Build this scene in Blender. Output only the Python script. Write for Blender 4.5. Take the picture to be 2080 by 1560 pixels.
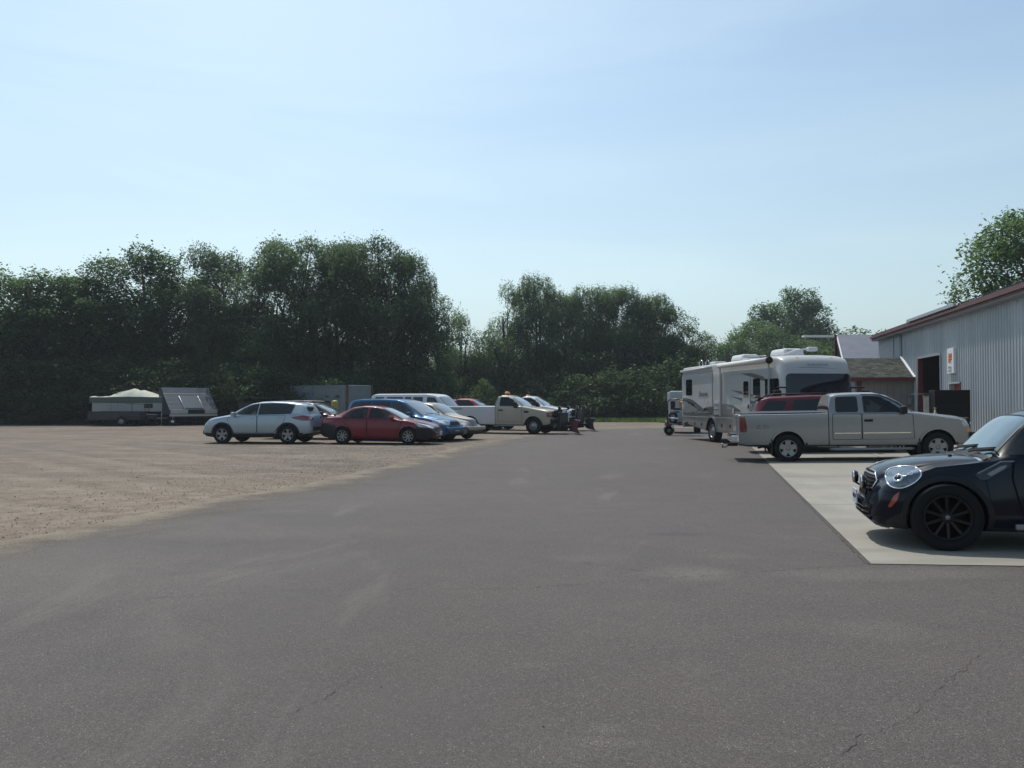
import bpy, bmesh, math, random
import numpy as np
from mathutils import Vector, Matrix
from mathutils.bvhtree import BVHTree

for _o in list(bpy.data.objects):
    bpy.data.objects.remove(_o, do_unlink=True)
SC = bpy.context.scene
COL = SC.collection
rad = math.radians
rng = random.Random(7)

# ------------------------------------------------------------ camera, sky, sun, exposure
EYE, FPX, HOR = 1.53, 1682.0, 820.0
PITCH = math.atan((HOR - 780.0) / FPX)
cd = bpy.data.cameras.new('camera'); cam = bpy.data.objects.new('camera', cd); COL.objects.link(cam)
cd.sensor_width = 36.0; cd.lens = 36.0 * FPX / 2080.0
cd.clip_start = 0.05; cd.clip_end = 6000
cam.location = (0, 0, EYE); cam.rotation_euler = (rad(90) + PITCH, 0, 0)
SC.camera = cam

SUN_EL, SUN_AZ = 60.0, -21.0     # azimuth measured from the view direction (+Y), negative = left
world = bpy.data.worlds.new('World'); SC.world = world; world.use_nodes = True
wn, wl = world.node_tree.nodes, world.node_tree.links
for n in list(wn): wn.remove(n)
wo = wn.new('ShaderNodeOutputWorld'); wb = wn.new('ShaderNodeBackground'); wl.new(wb.outputs[0], wo.inputs[0])
sky = wn.new('ShaderNodeTexSky'); sky.sky_type = 'NISHITA'; sky.sun_disc = False
sky.sun_elevation = rad(SUN_EL); sky.sun_rotation = rad(SUN_AZ)
sky.altitude = 250; sky.air_density = 1.0; sky.dust_density = 2.1; sky.ozone_density = 2.2
wb.inputs['Strength'].default_value = 0.144
# thin high cloud: soft streaks laid over the sky by direction
tc = wn.new('ShaderNodeTexCoord')
mp = wn.new('ShaderNodeMapping'); mp.inputs['Rotation'].default_value = (0.25, 0.75, 0.5); mp.inputs['Scale'].default_value = (0.9, 1.6, 5.5)
wl.new(tc.outputs['Generated'], mp.inputs['Vector'])
nz = wn.new('ShaderNodeTexNoise'); nz.inputs['Scale'].default_value = 1.7; nz.inputs['Detail'].default_value = 5; nz.inputs['Roughness'].default_value = 0.5
nz.inputs['Distortion'].default_value = 0.4
wl.new(mp.outputs[0], nz.inputs['Vector'])
cr = wn.new('ShaderNodeMapRange'); cr.interpolation_type = 'SMOOTHSTEP'
cr.inputs['From Min'].default_value = 0.38; cr.inputs['From Max'].default_value = 0.72; cr.inputs['To Min'].default_value = 0.2; cr.inputs['To Max'].default_value = 0.36
wl.new(nz.outputs[0], cr.inputs['Value'])
hsv = wn.new('ShaderNodeHueSaturation'); hsv.inputs['Saturation'].default_value = 0.25; hsv.inputs['Value'].default_value = 1.22
wl.new(sky.outputs[0], hsv.inputs['Color'])
mx = wn.new('ShaderNodeMix'); mx.data_type = 'RGBA'
wl.new(cr.outputs[0], mx.inputs[0]); wl.new(sky.outputs[0], mx.inputs[6]); wl.new(hsv.outputs[0], mx.inputs[7])
tint = wn.new('ShaderNodeMix'); tint.data_type = 'RGBA'; tint.blend_type = 'MULTIPLY'; tint.inputs[0].default_value = 1.0; tint.inputs[7].default_value = (0.885, 1.022, 1.0, 1)
hz_s = wn.new('ShaderNodeSeparateXYZ'); wl.new(tc.outputs['Generated'], hz_s.inputs[0])
hz_r = wn.new('ShaderNodeMapRange'); hz_r.interpolation_type = 'SMOOTHSTEP'; hz_r.inputs['From Min'].default_value = 0.42; hz_r.inputs['From Max'].default_value = 0.0; hz_r.inputs['To Min'].default_value = 0.0; hz_r.inputs['To Max'].default_value = 0.75
wl.new(hz_s.outputs['Z'], hz_r.inputs[0])
hz_h = wn.new('ShaderNodeHueSaturation'); hz_h.inputs['Saturation'].default_value = 0.35; hz_h.inputs['Value'].default_value = 0.82; wl.new(mx.outputs[2], hz_h.inputs['Color'])
hz_m = wn.new('ShaderNodeMix'); hz_m.data_type = 'RGBA'; wl.new(hz_r.outputs[0], hz_m.inputs[0]); wl.new(mx.outputs[2], hz_m.inputs[6]); wl.new(hz_h.outputs[0], hz_m.inputs[7])
wl.new(hz_m.outputs[2], tint.inputs[6]); wl.new(tint.outputs[2], wb.inputs['Color'])

sd = bpy.data.lights.new('sun', 'SUN'); sd.energy = 3.6; sd.angle = rad(0.53); sd.color = (1.0, 0.94, 0.87)
sun = bpy.data.objects.new('sun', sd); COL.objects.link(sun)
_el, _az = rad(SUN_EL), rad(SUN_AZ)
SDIR = Vector((math.sin(_az) * math.cos(_el), math.cos(_az) * math.cos(_el), math.sin(_el)))
sun.rotation_euler = SDIR.to_track_quat('Z', 'Y').to_euler()
sun.location = SDIR * 60

SC.view_settings.view_transform = 'Standard'
SC.view_settings.look = 'None'
SC.view_settings.exposure = 0.0
SC.view_settings.gamma = 1.0
SC.render.engine = 'CYCLES'
SC.cycles.max_bounces = 6; SC.cycles.diffuse_bounces = 2; SC.cycles.glossy_bounces = 3; SC.cycles.transmission_bounces = 4
SC.cycles.caustics_reflective = False; SC.cycles.caustics_refractive = False

# ------------------------------------------------------------ pixel helpers (photograph pixels, 2080 x 1560)
def G(px, py, z=0.0):
    a = (px - 1040.0) / FPX; b = (780.0 - py) / FPX
    c, s = math.cos(PITCH), math.sin(PITCH)
    dy = c - b * s; dz = s + b * c
    t = (z - EYE) / dz
    return Vector((a * t, dy * t, z))
def PX(px, Y):
    return (px - 1040.0) / FPX * Y
def PZ(py, Y):
    return EYE + (HOR - py) / FPX * Y

# ------------------------------------------------------------ ground height: level, rising 2 % on the apron towards the building
E0, E1 = 1.525, 0.236
def dedge(x, y): return x - E0 - E1 * y
def gz(x, y):
    return 0.02 * min(max(dedge(x, y), 0.0), 13.0)

# ------------------------------------------------------------ materials
def newmat(name):
    m = bpy.data.materials.new(name); m.use_nodes = True
    nt = m.node_tree; b = nt.nodes['Principled BSDF']
    return m, nt.nodes, nt.links, b
_MC = {}
def mat(name, col, rough=0.6, metal=0.0, coat=0.0, spec=0.5, var=0.0, vscale=4.0, emit=0.0, bump=0.0, coatr=0.04, dirt=0.0):
    if name in _MC: return _MC[name]
    m, N, Lk, b = newmat(name)
    b.inputs['Base Color'].default_value = (*col, 1); b.inputs['Roughness'].default_value = rough
    b.inputs['Metallic'].default_value = metal; b.inputs['Specular IOR Level'].default_value = spec
    if coat: b.inputs['Coat Weight'].default_value = coat; b.inputs['Coat Roughness'].default_value = coatr
    if emit: b.inputs['Emission Color'].default_value = (*col, 1); b.inputs['Emission Strength'].default_value = emit
    if var or bump or dirt:
        g = N.new('ShaderNodeTexCoord'); n = N.new('ShaderNodeTexNoise'); n.inputs['Scale'].default_value = vscale
        n.inputs['Detail'].default_value = 6; n.inputs['Roughness'].default_value = 0.6
        Lk.new(g.outputs['Object'], n.inputs['Vector'])
        last = None
        if var:
            r = N.new('ShaderNodeMapRange'); r.inputs['To Min'].default_value = 1 - var; r.inputs['To Max'].default_value = 1 + var
            r.inputs['From Min'].default_value = 0.25; r.inputs['From Max'].default_value = 0.75
            Lk.new(n.outputs[0], r.inputs[0])
            mm = N.new('ShaderNodeMix'); mm.data_type = 'RGBA'; mm.blend_type = 'MULTIPLY'; mm.inputs[0].default_value = 1
            mm.inputs[6].default_value = (*col, 1); Lk.new(r.outputs[0], mm.inputs[7]); Lk.new(mm.outputs[2], b.inputs['Base Color'])
            last = mm.outputs[2]
        if dirt:   # road dust thrown up on the lower body: belongs to the thing
            sp = N.new('ShaderNodeSeparateXYZ'); Lk.new(g.outputs['Object'], sp.inputs[0])
            r2 = N.new('ShaderNodeMapRange'); r2.inputs['From Min'].default_value = 0.85; r2.inputs['From Max'].default_value = 0.2
            r2.inputs['To Min'].default_value = 0; r2.inputs['To Max'].default_value = dirt
            Lk.new(sp.outputs['Z'], r2.inputs[0])
            m3 = N.new('ShaderNodeMath'); m3.operation = 'MULTIPLY'; Lk.new(r2.outputs[0], m3.inputs[0]); Lk.new(n.outputs[0], m3.inputs[1])
            m2 = N.new('ShaderNodeMix'); m2.data_type = 'RGBA'; Lk.new(m3.outputs[0], m2.inputs[0])
            if last: Lk.new(last, m2.inputs[6])
            else: m2.inputs[6].default_value = (*col, 1)
            m2.inputs[7].default_value = (0.22, 0.19, 0.15, 1); Lk.new(m2.outputs[2], b.inputs['Base Color'])
            m4 = N.new('ShaderNodeMath'); m4.operation = 'ADD'; m4.inputs[1].default_value = rough
            Lk.new(m3.outputs[0], m4.inputs[0]); Lk.new(m4.outputs[0], b.inputs['Roughness'])
        if bump:
            bp = N.new('ShaderNodeBump'); bp.inputs['Strength'].default_value = bump; bp.inputs['Distance'].default_value = 0.02
            Lk.new(n.outputs[0], bp.inputs['Height']); Lk.new(bp.outputs[0], b.inputs['Normal'])
    _MC[name] = m
    return m

def paint(name, col, metal=0.35, rough=0.38, dirt=0.5):
    return mat(name, col, rough, metal, coat=0.6, spec=0.3, var=0.04, vscale=2.0, dirt=dirt)
M_TYRE = mat('tyre_rubber', (0.011, 0.011, 0.012), 0.85, spec=.2, var=0.2, vscale=12)
M_BLK = mat('black_plastic', (0.014, 0.014, 0.015), 0.6, spec=.3)
M_GBLK = mat('gloss_black', (0.008, 0.008, 0.009), 0.2, coat=0.5)
M_WELL = mat('wheel_well', (0.008, 0.008, 0.008), 0.9, spec=0.1)
M_CHR = mat('chrome', (0.75, 0.75, 0.77), 0.12, 1.0)
M_ALLOY = mat('alloy', (0.27, 0.27, 0.275), 0.38, 0.7)
M_STEEL = mat('grey_steel', (0.25, 0.25, 0.26), 0.5, 0.6)
M_RED = mat('red_lens', (0.16, 0.005, 0.009), 0.15, coat=1)
M_AMB = mat('amber_lens', (0.75, 0.25, 0.01), 0.2, coat=1)
M_LENS = mat('clear_lens', (0.42, 0.45, 0.48), 0.12, 0.5, coat=1, var=0.5, vscale=14)
M_WHITE = mat('white_paint_flat', (0.75, 0.76, 0.76), 0.5)
M_PLATE = mat('plate', (0.45, 0.48, 0.55), 0.5)
def glass_mat(name, col, var=0.5, vs=3.5, rough=0.03, coat=1.0):
    m = mat(name, col, rough, 0.0, coat=coat, spec=0.6, var=var, vscale=vs, coatr=0.02)
    return m
M_GLD = glass_mat('dark_glass', (0.006, 0.008, 0.009), coat=0.0)
M_GLM = glass_mat('tinted_glass', (0.018, 0.026, 0.028), .7, 4.0, coat=0.0)
M_GLW = glass_mat('windscreen_glass', (0.085, 0.105, 0.12), 0.25, 1.5)
M_GLL = glass_mat('clear_glass_cabin', (0.035, 0.048, 0.05), 0.7, 2.5, coat=0.0)

def clear_glass(name, tint):
    m, N, Lk, b = newmat(name)
    for n in list(N):
        if n.type != 'OUTPUT_MATERIAL': N.remove(n)
    out = [n for n in N if n.type == 'OUTPUT_MATERIAL'][0]
    t = N.new('ShaderNodeBsdfTransparent'); t.inputs[0].default_value = (*tint, 1)
    g = N.new('ShaderNodeBsdfGlossy'); g.inputs['Roughness'].default_value = 0.02; g.inputs['Color'].default_value = (.9, .9, .9, 1)
    f = N.new('ShaderNodeFresnel'); f.inputs[0].default_value = 1.5
    x = N.new('ShaderNodeMixShader'); Lk.new(f.outputs[0], x.inputs[0]); Lk.new(t.outputs[0], x.inputs[1]); Lk.new(g.outputs[0], x.inputs[2]); Lk.new(x.outputs[0], out.inputs[0])
    return m
M_GLT = clear_glass('clear_side_glass', (.50, .56, .54))

# ------------------------------------------------------------ object helpers
def tag(o, label=None, cat=None, group=None, kind=None):
    if label: o['label'] = label
    if cat: o['category'] = cat
    if group: o['group'] = group
    if kind: o['kind'] = kind
    return o
def thing(name, label, cat, loc=(0, 0, 0), rz=0.0, group=None):
    o = bpy.data.objects.new(name, None); COL.objects.link(o)
    o.empty_display_size = 0.3
    o.location = loc; o.rotation_euler = (0, 0, rz)
    return tag(o, label, cat, group)
def link(name, me, parent=None, label=None):
    o = bpy.data.objects.new(name, me); COL.objects.link(o)
    if parent is not None: o.parent = parent
    if label: o['label'] = label
    return o
def np_mesh(name, V, F, mats, mi=None, smooth=False):
    """V (n,3), F (m,4) or (m,3) ints"""
    me = bpy.data.meshes.new(name)
    V = np.asarray(V, dtype=np.float32); F = np.asarray(F, dtype=np.int32)
    me.vertices.add(len(V)); me.vertices.foreach_set('co', V.ravel())
    k = F.shape[1]
    me.loops.add(F.size); me.loops.foreach_set('vertex_index', F.ravel())
    me.polygons.add(len(F)); me.polygons.foreach_set('loop_start', np.arange(len(F), dtype=np.int32) * k)
    if mi is not None: me.polygons.foreach_set('material_index', np.asarray(mi, dtype=np.int32))
    me.polygons.foreach_set('use_smooth', np.full(len(F), smooth))
    for m in (mats if isinstance(mats, (list, tuple)) else [mats]): me.materials.append(m)
    me.update(); me.validate()
    return me
class MB:
    """collects shapes into one mesh"""
    def __init__(s): s.bm = bmesh.new(); s.mats = []
    def mi(s, m):
        if m not in s.mats: s.mats.append(m)
        return s.mats.index(m)
    def _fin(s, faces, m, smooth):
        i = s.mi(m)
        for f in faces: f.material_index = i; f.smooth = smooth
    def box(s, c, d, m, rot=None, bev=0.0, taper=None):
        r = bmesh.ops.create_cube(s.bm, size=1.0)
        vs = r['verts']
        for v in vs:
            v.co = Vector((v.co.x * d[0], v.co.y * d[1], v.co.z * d[2]))
            if taper and v.co.z > 0: v.co.x *= taper[0]; v.co.y *= taper[1]
        fs = list({f for v in vs for f in v.link_faces})
        s._fin(fs, m, False)
        if bev > 0:
            es = list({e for v in vs for e in v.link_edges})
            g = bmesh.ops.bevel(s.bm, geom=es, offset=bev, segments=2, affect='EDGES', profile=0.6)
            vs = list({v for f in g['faces'] for v in f.verts} | {v for v in vs if v.is_valid})
            seen = set(); st = list(vs)
            allf = {f for v in vs for f in v.link_faces}
            s._fin(allf, m, False)
            vs = list({v for f in allf for v in f.verts})
        mt = Matrix.Translation(Vector(c))
        if rot is not None: mt = mt @ (rot if isinstance(rot, Matrix) else Matrix.Rotation(rot, 4, 'Z'))
        bmesh.ops.transform(s.bm, matrix=mt, verts=vs)
        return vs
    def tube(s, pts, r, m, n=8, smooth=True, caps=True):
        pts = [Vector(p) for p in pts]
        rs = r if isinstance(r, (list, tuple)) else [r] * len(pts)
        rings = []
        prev = None
        for i, p in enumerate(pts):
            if i == 0: t = pts[1] - p
            elif i == len(pts) - 1: t = p - pts[i - 1]
            else: t = (pts[i + 1] - p).normalized() + (p - pts[i - 1]).normalized()
            t = t.normalized() if t.length > 1e-9 else Vector((0, 0, 1))
            if prev is None:
                a = t.orthogonal().normalized()
            else:
                a = (prev - t * prev.dot(t)); a = a.normalized() if a.length > 1e-6 else t.orthogonal().normalized()
            prev = a; b = t.cross(a)
            rings.append([s.bm.verts.new(p + (a * math.cos(2 * math.pi * k / n) + b * math.sin(2 * math.pi * k / n)) * rs[i]) for k in range(n)])
        fs = []
        for i in range(len(rings) - 1):
            for k in range(n):
                fs.append(s.bm.faces.new((rings[i][k], rings[i][(k + 1) % n], rings[i + 1][(k + 1) % n], rings[i + 1][k])))
        if caps:
            fs.append(s.bm.faces.new(rings[0][::-1])); fs.append(s.bm.faces.new(rings[-1]))
        s._fin(fs, m, smooth)
        return rings
    def lathe(s, prof, m, n=28, axis='Y', c=(0, 0, 0), smooth=True):
        """prof: (radius, axial)"""
        rings = []
        for (r, a) in prof:
            ring = []
            for k in range(n):
                th = 2 * math.pi * k / n
                if axis == 'Y': p = (r * math.cos(th), a, r * math.sin(th))
                elif axis == 'Z': p = (r * math.cos(th), r * math.sin(th), a)
                else: p = (a, r * math.cos(th), r * math.sin(th))
                ring.append(s.bm.verts.new(Vector(p) + Vector(c)))
            rings.append(ring)
        fs = []
        for i in range(len(rings) - 1):
            for k in range(n):
                fs.append(s.bm.faces.new((rings[i][k], rings[i][(k + 1) % n], rings[i + 1][(k + 1) % n], rings[i + 1][k])))
        s._fin(fs, m, smooth)
        return rings
    def poly(s, pts, m, smooth=False):
        f = s.bm.faces.new([s.bm.verts.new(Vector(p)) for p in pts]); s._fin([f], m, smooth); return f
    def prism(s, pts, off, m):
        """pts polygon (3d), off extrusion vector"""
        off = Vector(off); a = [s.bm.verts.new(Vector(p)) for p in pts]; b = [s.bm.verts.new(Vector(p) + off) for p in pts]
        fs = [s.bm.faces.new(a), s.bm.faces.new(b[::-1])]
        n = len(a)
        for i in range(n): fs.append(s.bm.faces.new((a[i], b[i], b[(i + 1) % n], a[(i + 1) % n])))
        s._fin(fs, m, False)
    def build(s, name, parent=None, label=None, recalc=True, sharp=None):
        if recalc: bmesh.ops.recalc_face_normals(s.bm, faces=s.bm.faces[:])
        me = bpy.data.meshes.new(name); s.bm.to_mesh(me); s.bm.free()
        for m in s.mats: me.materials.append(m)
        if sharp is not None: me.set_sharp_from_angle(angle=rad(sharp))
        return link(name, me, parent, label)
def copy_tree(o, parent=None):
    c = o.copy(); COL.objects.link(c); c.parent = parent
    for ch in list(o.children): copy_tree(ch, c)
    return c
def text_mesh(s, size, m, name, parent, loc, rot, label=None, xs=1.0, shear=0.0, ext=0.002):
    cu = bpy.data.curves.new('t', 'FONT'); cu.body = s; cu.size = size; cu.extrude = ext; cu.align_x = 'CENTER'; cu.align_y = 'CENTER'; cu.shear = shear
    cu.resolution_u = 3
    to = bpy.data.objects.new('t', cu); COL.objects.link(to)
    bpy.context.view_layer.update()
    me = bpy.data.meshes.new_from_object(to.evaluated_get(bpy.context.evaluated_depsgraph_get()))
    bpy.data.objects.remove(to, do_unlink=True); bpy.data.curves.remove(cu)
    me.materials.clear(); me.materials.append(m)
    for v in me.vertices: v.co.x *= xs
    o = link(name, me, parent, label); o.location = loc; o.rotation_euler = rot
    return o

# ------------------------------------------------------------ wheels
def wheel(parent, pos, R, w, rimR, side, spokes=5, rim_m=None, style='spoke', fw=None, steer=0.0):
    """wheel (hub disc) > tyre, rim.  side = +1 outer face towards +y"""
    rim_m = rim_m or M_ALLOY
    b = MB(); h = w / 2
    b.lathe([(0.001, side * h * 0.2), (rimR * 0.95, side * h * 0.2), (rimR * 0.98, -side * h), (0.001, -side * h)], M_WELL, 24)
    hub = b.build('wheel', parent); hub.location = pos; hub.rotation_euler = (0, 0, steer)
    b = MB()
    b.lathe([(rimR, -h * .85), (rimR + .03, -h * .95), (R * .93, -h), (R * .985, -h * .82), (R, -h * .6), (R, h * .6), (R * .985, h * .82), (R * .93, h), (rimR + .03, h * .95), (rimR, h * .85), (rimR * .98, h * .3), (rimR * .98, -h * .3), (rimR, -h * .85)], M_TYRE, 36)
    t = b.build('tyre', hub)
    b = MB(); f = side * h
    b.lathe([(rimR * .99, f * .35), (rimR * 1.0, f * .9), (rimR * .96, f * .96), (rimR * .91, f * .88), (rimR * .9, f * .35)], rim_m, 36)
    if style == 'spoke':
        for k in range(spokes):
            a = 2 * math.pi * k / spokes + 0.3
            ww = (fw or 0.36) * rimR
            ca, sa = math.cos(a), math.sin(a)
            def P(r, t_, d): return Vector((ca * r - sa * t_, f * d, sa * r + ca * t_))
            b.prism([P(rimR * .12, -ww * .45, .62), P(rimR * .93, -ww * .5, .8), P(rimR * .93, ww * .5, .8), P(rimR * .12, ww * .45, .62)], Vector((0, -side * 0.03, 0)), rim_m)
        b.lathe([(0.001, f * .72), (rimR * .2, f * .72), (rimR * .27, f * .62), (rimR * .27, f * .3)], rim_m, 20)
        for k in range(5):
            a = 2 * math.pi * k / 5 + 0.9
            b.tube([(rimR * .2 * math.cos(a), f * .66, rimR * .2 * math.sin(a)), (rimR * .2 * math.cos(a), f * .745, rimR * .2 * math.sin(a))], rimR * .035, M_BLK, 6)
    else:  # steel dish with round holes
        b.lathe([(rimR * .92, f * .5), (rimR * .7, f * .55), (rimR * .55, f * .8), (rimR * .3, f * .85), (rimR * .25, f * .95), (0.001, f * .97)], rim_m, 28)
        for k in range(8):
            a = 2 * math.pi * k / 8
            b.tube([(rimR * .74 * math.cos(a), f * .45, rimR * .74 * math.sin(a)), (rimR * .74 * math.cos(a), f * .59, rimR * .74 * math.sin(a))], rimR * .075, M_WELL, 8)
    b.build('rim', hub)
    return hub

# ------------------------------------------------------------ lofted vehicle bodies
def rpoly(pts, r=0.05, n=4):
    """round the corners of a 2d/3d polygon"""
    out = []; P = [Vector(p) for p in pts]; m = len(P)
    for i in range(m):
        a, b, c = P[i - 1], P[i], P[(i + 1) % m]
        u, v = a - b, c - b
        rr = min(r, u.length * .45, v.length * .45)
        if rr < 1e-4: out.append(b); continue
        s, e = b + u.normalized() * rr, b + v.normalized() * rr
        for k in range(n + 1):
            t = k / n
            out.append(s * (1 - t) ** 2 + b * 2 * t * (1 - t) + e * t * t)
    return out
def catmull(P, sub=3):
    P = np.asarray(P, float); out = []
    n = len(P)
    for i in range(n - 1):
        p0 = P[max(i - 1, 0)]; p1 = P[i]; p2 = P[i + 1]; p3 = P[min(i + 2, n - 1)]
        for k in range(sub):
            t = k / sub
            m1 = (p2 - p0) * .5 * .8; m2 = (p3 - p1) * .5 * .8
            out.append((2 * t**3 - 3 * t**2 + 1) * p1 + (t**3 - 2 * t**2 + t) * m1 + (-2 * t**3 + 3 * t**2) * p2 + (t**3 - t**2) * m2)
    out.append(P[-1]); return np.array(out)

class Body:
    def __init__(s, L, W, top, belt, wbelt, wtop, bot, wmax=None, zm=0.62, crown=0.06, sm=0.05, wlow=0.94, step=0.07, bulge=0.05):
        s.L, s.W = L, W
        s.uc = L / 2
        n = int(L / step)
        us = np.concatenate([np.array([0, .015, .035, .06, .09, .13]), np.linspace(.18, L - .18, n), L - np.array([.13, .09, .06, .035, .015, 0])])
        def cv(pl, sm_=sm):
            x, y = zip(*pl)
            if sm_ <= 0: return np.interp(us, x, y)
            acc = 0; K = 7
            for k in range(K):
                acc = acc + np.interp(us + (k - (K - 1) / 2) / ((K - 1) / 2) * np.minimum(sm_, np.minimum(us, L - us) + 1e-4), x, y)
            return acc / K
        zt, zs, ws, wt, zb = cv(top), cv(belt), cv(wbelt), cv(wtop), cv(bot, .02)
        wm = cv(wmax) if wmax else ws + 0.0
        rings = []
        for i, u in enumerate(us):
            c = crown if np.isscalar(crown) else np.interp(u, *zip(*crown))
            ze = max(zs[i] + .012, zt[i] - c); cc = max(zt[i] - ze, 0.004)
            B, Wm, S, T = wm[i] * wlow, wm[i], ws[i], min(wt[i], ws[i] - .005)
            z0 = zb[i]; zmm = min(max(zm, z0 + .15), zs[i] - .08) if zs[i] - z0 > .3 else (z0 + zs[i]) / 2
            P = [(0, z0), (B * .6, z0), (B * .94, z0 + .005), (B, z0 + .05), (Wm * .985, z0 + (zmm - z0) * .5), (Wm, zmm), (Wm * .5 + S * .5 + .004, zmm + (zs[i] - zmm) * .62), (S, zs[i]),
                 (S + (T - S) * .3, zs[i] + (ze - zs[i]) * .33), (S + (T - S) * .64, zs[i] + (ze - zs[i]) * .68), (T, ze), (T * .93, ze + cc * .42), (T * .78, ze + cc * .72), (T * .42, ze + cc * .95), (0, ze + cc)]
            rings.append(catmull(P, 3))
        H = len(rings[0]); R = []
        for i, u in enumerate(us):
            h = rings[i]
            full = [( s.uc - u, y, z) for y, z in h] + [(s.uc - u, -y, z) for y, z in h[-2:0:-1]]
            R.append(full)
        def cap(ring, sgn, fl):
            zc = np.mean([p[2] for p in ring]); out = []
            for sc in (.93, .8, .6, .35):
                out.append([(p[0] + sgn * bulge * math.sqrt(max(0, 1 - sc**2)), p[1] * sc, zc + (p[2] - zc) * sc) for p in ring])
            return out, (ring[0][0] + sgn * bulge, 0, zc)
        c0, f0 = cap(R[0], 1, 0); c1, f1 = cap(R[-1], -1, 0)
        allr = c0[::-1] + R + c1
        m = len(allr[0])
        V = [p for r in allr for p in r]; F = []
        for i in range(len(allr) - 1):
            for k in range(m):
                a = i * m + k; b = i * m + (k + 1) % m
                F.append((a, b, b + m, a + m))
        V.append(f0); V.append(f1); i0, i1 = len(V) - 2, len(V) - 1
        for k in range(m):
            F.append((i0, (k + 1) % m, k)); a = (len(allr) - 1) * m
            F.append((i1, a + k, a + (k + 1) % m))
        s.V, s.F = V, F
        me = bpy.data.meshes.new('b'); me.from_pydata(V, [], F)
        bm = bmesh.new(); bm.from_mesh(me); bmesh.ops.recalc_face_normals(bm, faces=bm.faces[:]); bm.to_mesh(me)
        bm.verts.ensure_lookup_table(); bm.normal_update()
        s.N = [v.normal.copy() for v in bm.verts]; bm.free()
        s.me = me
        s.VV = [Vector(v) for v in V]
        s.bvh = BVHTree.FromPolygons(s.VV, F)
    def x(s, u): return s.uc - u
    def hit(s, p, d):
        loc, nor, idx, dist = s.bvh.ray_cast(p, d)
        if loc is None:
            loc, nor, idx, dist = s.bvh.find_nearest(p + d * 2.0)
        f = s.F[idx]; w = [1 / ((s.VV[i] - loc).length + 1e-5) ** 2 for i in f]
        n = Vector((0, 0, 0))
        for i, k in zip(f, w): n += s.N[i] * k
        return loc, n.normalized()
    def build(s, root, m_body, wheels=(), m_low=None, zlow=0.0, archR=0.36, cuts=(), name='body', archdep=.32, m_top=None, ztop=9, tunnels=()):
        """wheels: (u, zc, R)"""
        me = s.me.copy()
        o = link(name, me, root)
        me.materials.append(m_body); me.materials.append(M_WELL); me.materials.append(m_low or M_BLK)
        cutb = MB()
        for (u, zc, R) in wheels:
            for sd_ in (1, -1):
                y0 = s.W / 2 - archdep
                cutb.lathe([(0.001, sd_ * y0), (R, sd_ * y0), (R, sd_ * (s.W / 2 + .3)), (0.001, sd_ * (s.W / 2 + .3))], M_WELL, 40, c=(s.x(u), 0, zc))
        for (c, d) in cuts: cutb.box(c, d, M_WELL)
        tun = []
        for pts in tunnels:     # open window bands from side to side
            c_ = Vector((sum(p[0] for p in pts) / len(pts), sum(p[1] for p in pts) / len(pts)))
            q = [c_ + (Vector(p) - c_) * (1 - .03 / max((Vector(p) - c_).length, .1)) for p in pts]
            cutb.prism([(s.x(p.x), -s.W, p.y) for p in q], (0, 2 * s.W, 0), M_WELL)
            tun.append([c_ + (Vector(p) - c_) * (1 - .012 / max((Vector(p) - c_).length, .1)) for p in pts])
        def intun(u_, z_):
            for q in tun:
                ins = False; n_ = len(q)
                for i in range(n_):
                    a, b2 = q[i], q[i - 1]
                    if (a.y > z_) != (b2.y > z_) and u_ < (b2.x - a.x) * (z_ - a.y) / (b2.y - a.y) + a.x: ins = not ins
                if ins: return True
            return False
        if wheels or cuts or tunnels:
            bmesh.ops.remove_doubles(cutb.bm, verts=cutb.bm.verts[:], dist=0.002)
            co = cutb.build('cut'); co.parent = root
            md = o.modifiers.new('b', 'BOOLEAN'); md.operation = 'DIFFERENCE'; md.object = co; md.solver = 'EXACT'
            bpy.context.view_layer.update()
            me2 = bpy.data.meshes.new_from_object(o.evaluated_get(bpy.context.evaluated_depsgraph_get()))
            o.modifiers.clear(); o.data = me2; me = me2
            bpy.data.objects.remove(co, do_unlink=True)
        for p in me.polygons:
            c = p.center; p.material_index = 0
            for (u, zc, R) in wheels:
                r = math.hypot(c.x - s.x(u), c.z - zc)
                if abs(c.y) < s.W / 2 - archdep + .003 and abs(c.y) > s.W / 2 - archdep - .003 and r < R: p.material_index = 1
                elif abs(r - R) < .006 and abs(p.normal.y) < .35 and abs(c.y) > s.W / 2 - archdep: p.material_index = 1
            for (cc, d) in cuts:
                if all(abs(c[i] - cc[i]) < d[i] / 2 + .004 for i in range(3)): p.material_index = 1
            if tun and intun(s.uc - c.x, c.z): p.material_index = 2
            if p.material_index == 0 and (p.normal.z < -.6 or (m_low and c.z < zlow)): p.material_index = 2
        me.polygons.foreach_set('use_smooth', np.full(len(me.polygons), True))
        me.set_sharp_from_angle(angle=rad(38))
        o.data.name = name
        return o
    def drape(s, pts, d, m, name, parent, off=.006, thick=.012, maxlen=.09, label=None, rnd=.03):
        """pts 3d polygon in local coords, thrown along d on to the body"""
        d = Vector(d).normalized()
        P = rpoly(pts, rnd) if rnd > 0 else [Vector(p) for p in pts]
        bm = bmesh.new(); vs = [bm.verts.new(p) for p in P]
        bm.faces.new(vs)
        bmesh.ops.triangulate(bm, faces=bm.faces[:])
        for _ in range(7):
            es = [e for e in bm.edges if e.calc_length() > maxlen]
            if not es: break
            bmesh.ops.subdivide_edges(bm, edges=es, cuts=1)
            bmesh.ops.triangulate(bm, faces=[f for f in bm.faces if len(f.verts) > 3])
        bm.verts.index_update()
        co, no = [], []
        for v in bm.verts:
            l, n = s.hit(v.co - d * 3.0, d)
            co.append(l + n * off); no.append(n)
        F = [tuple(v.index for v in f.verts) for f in bm.faces]
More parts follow.
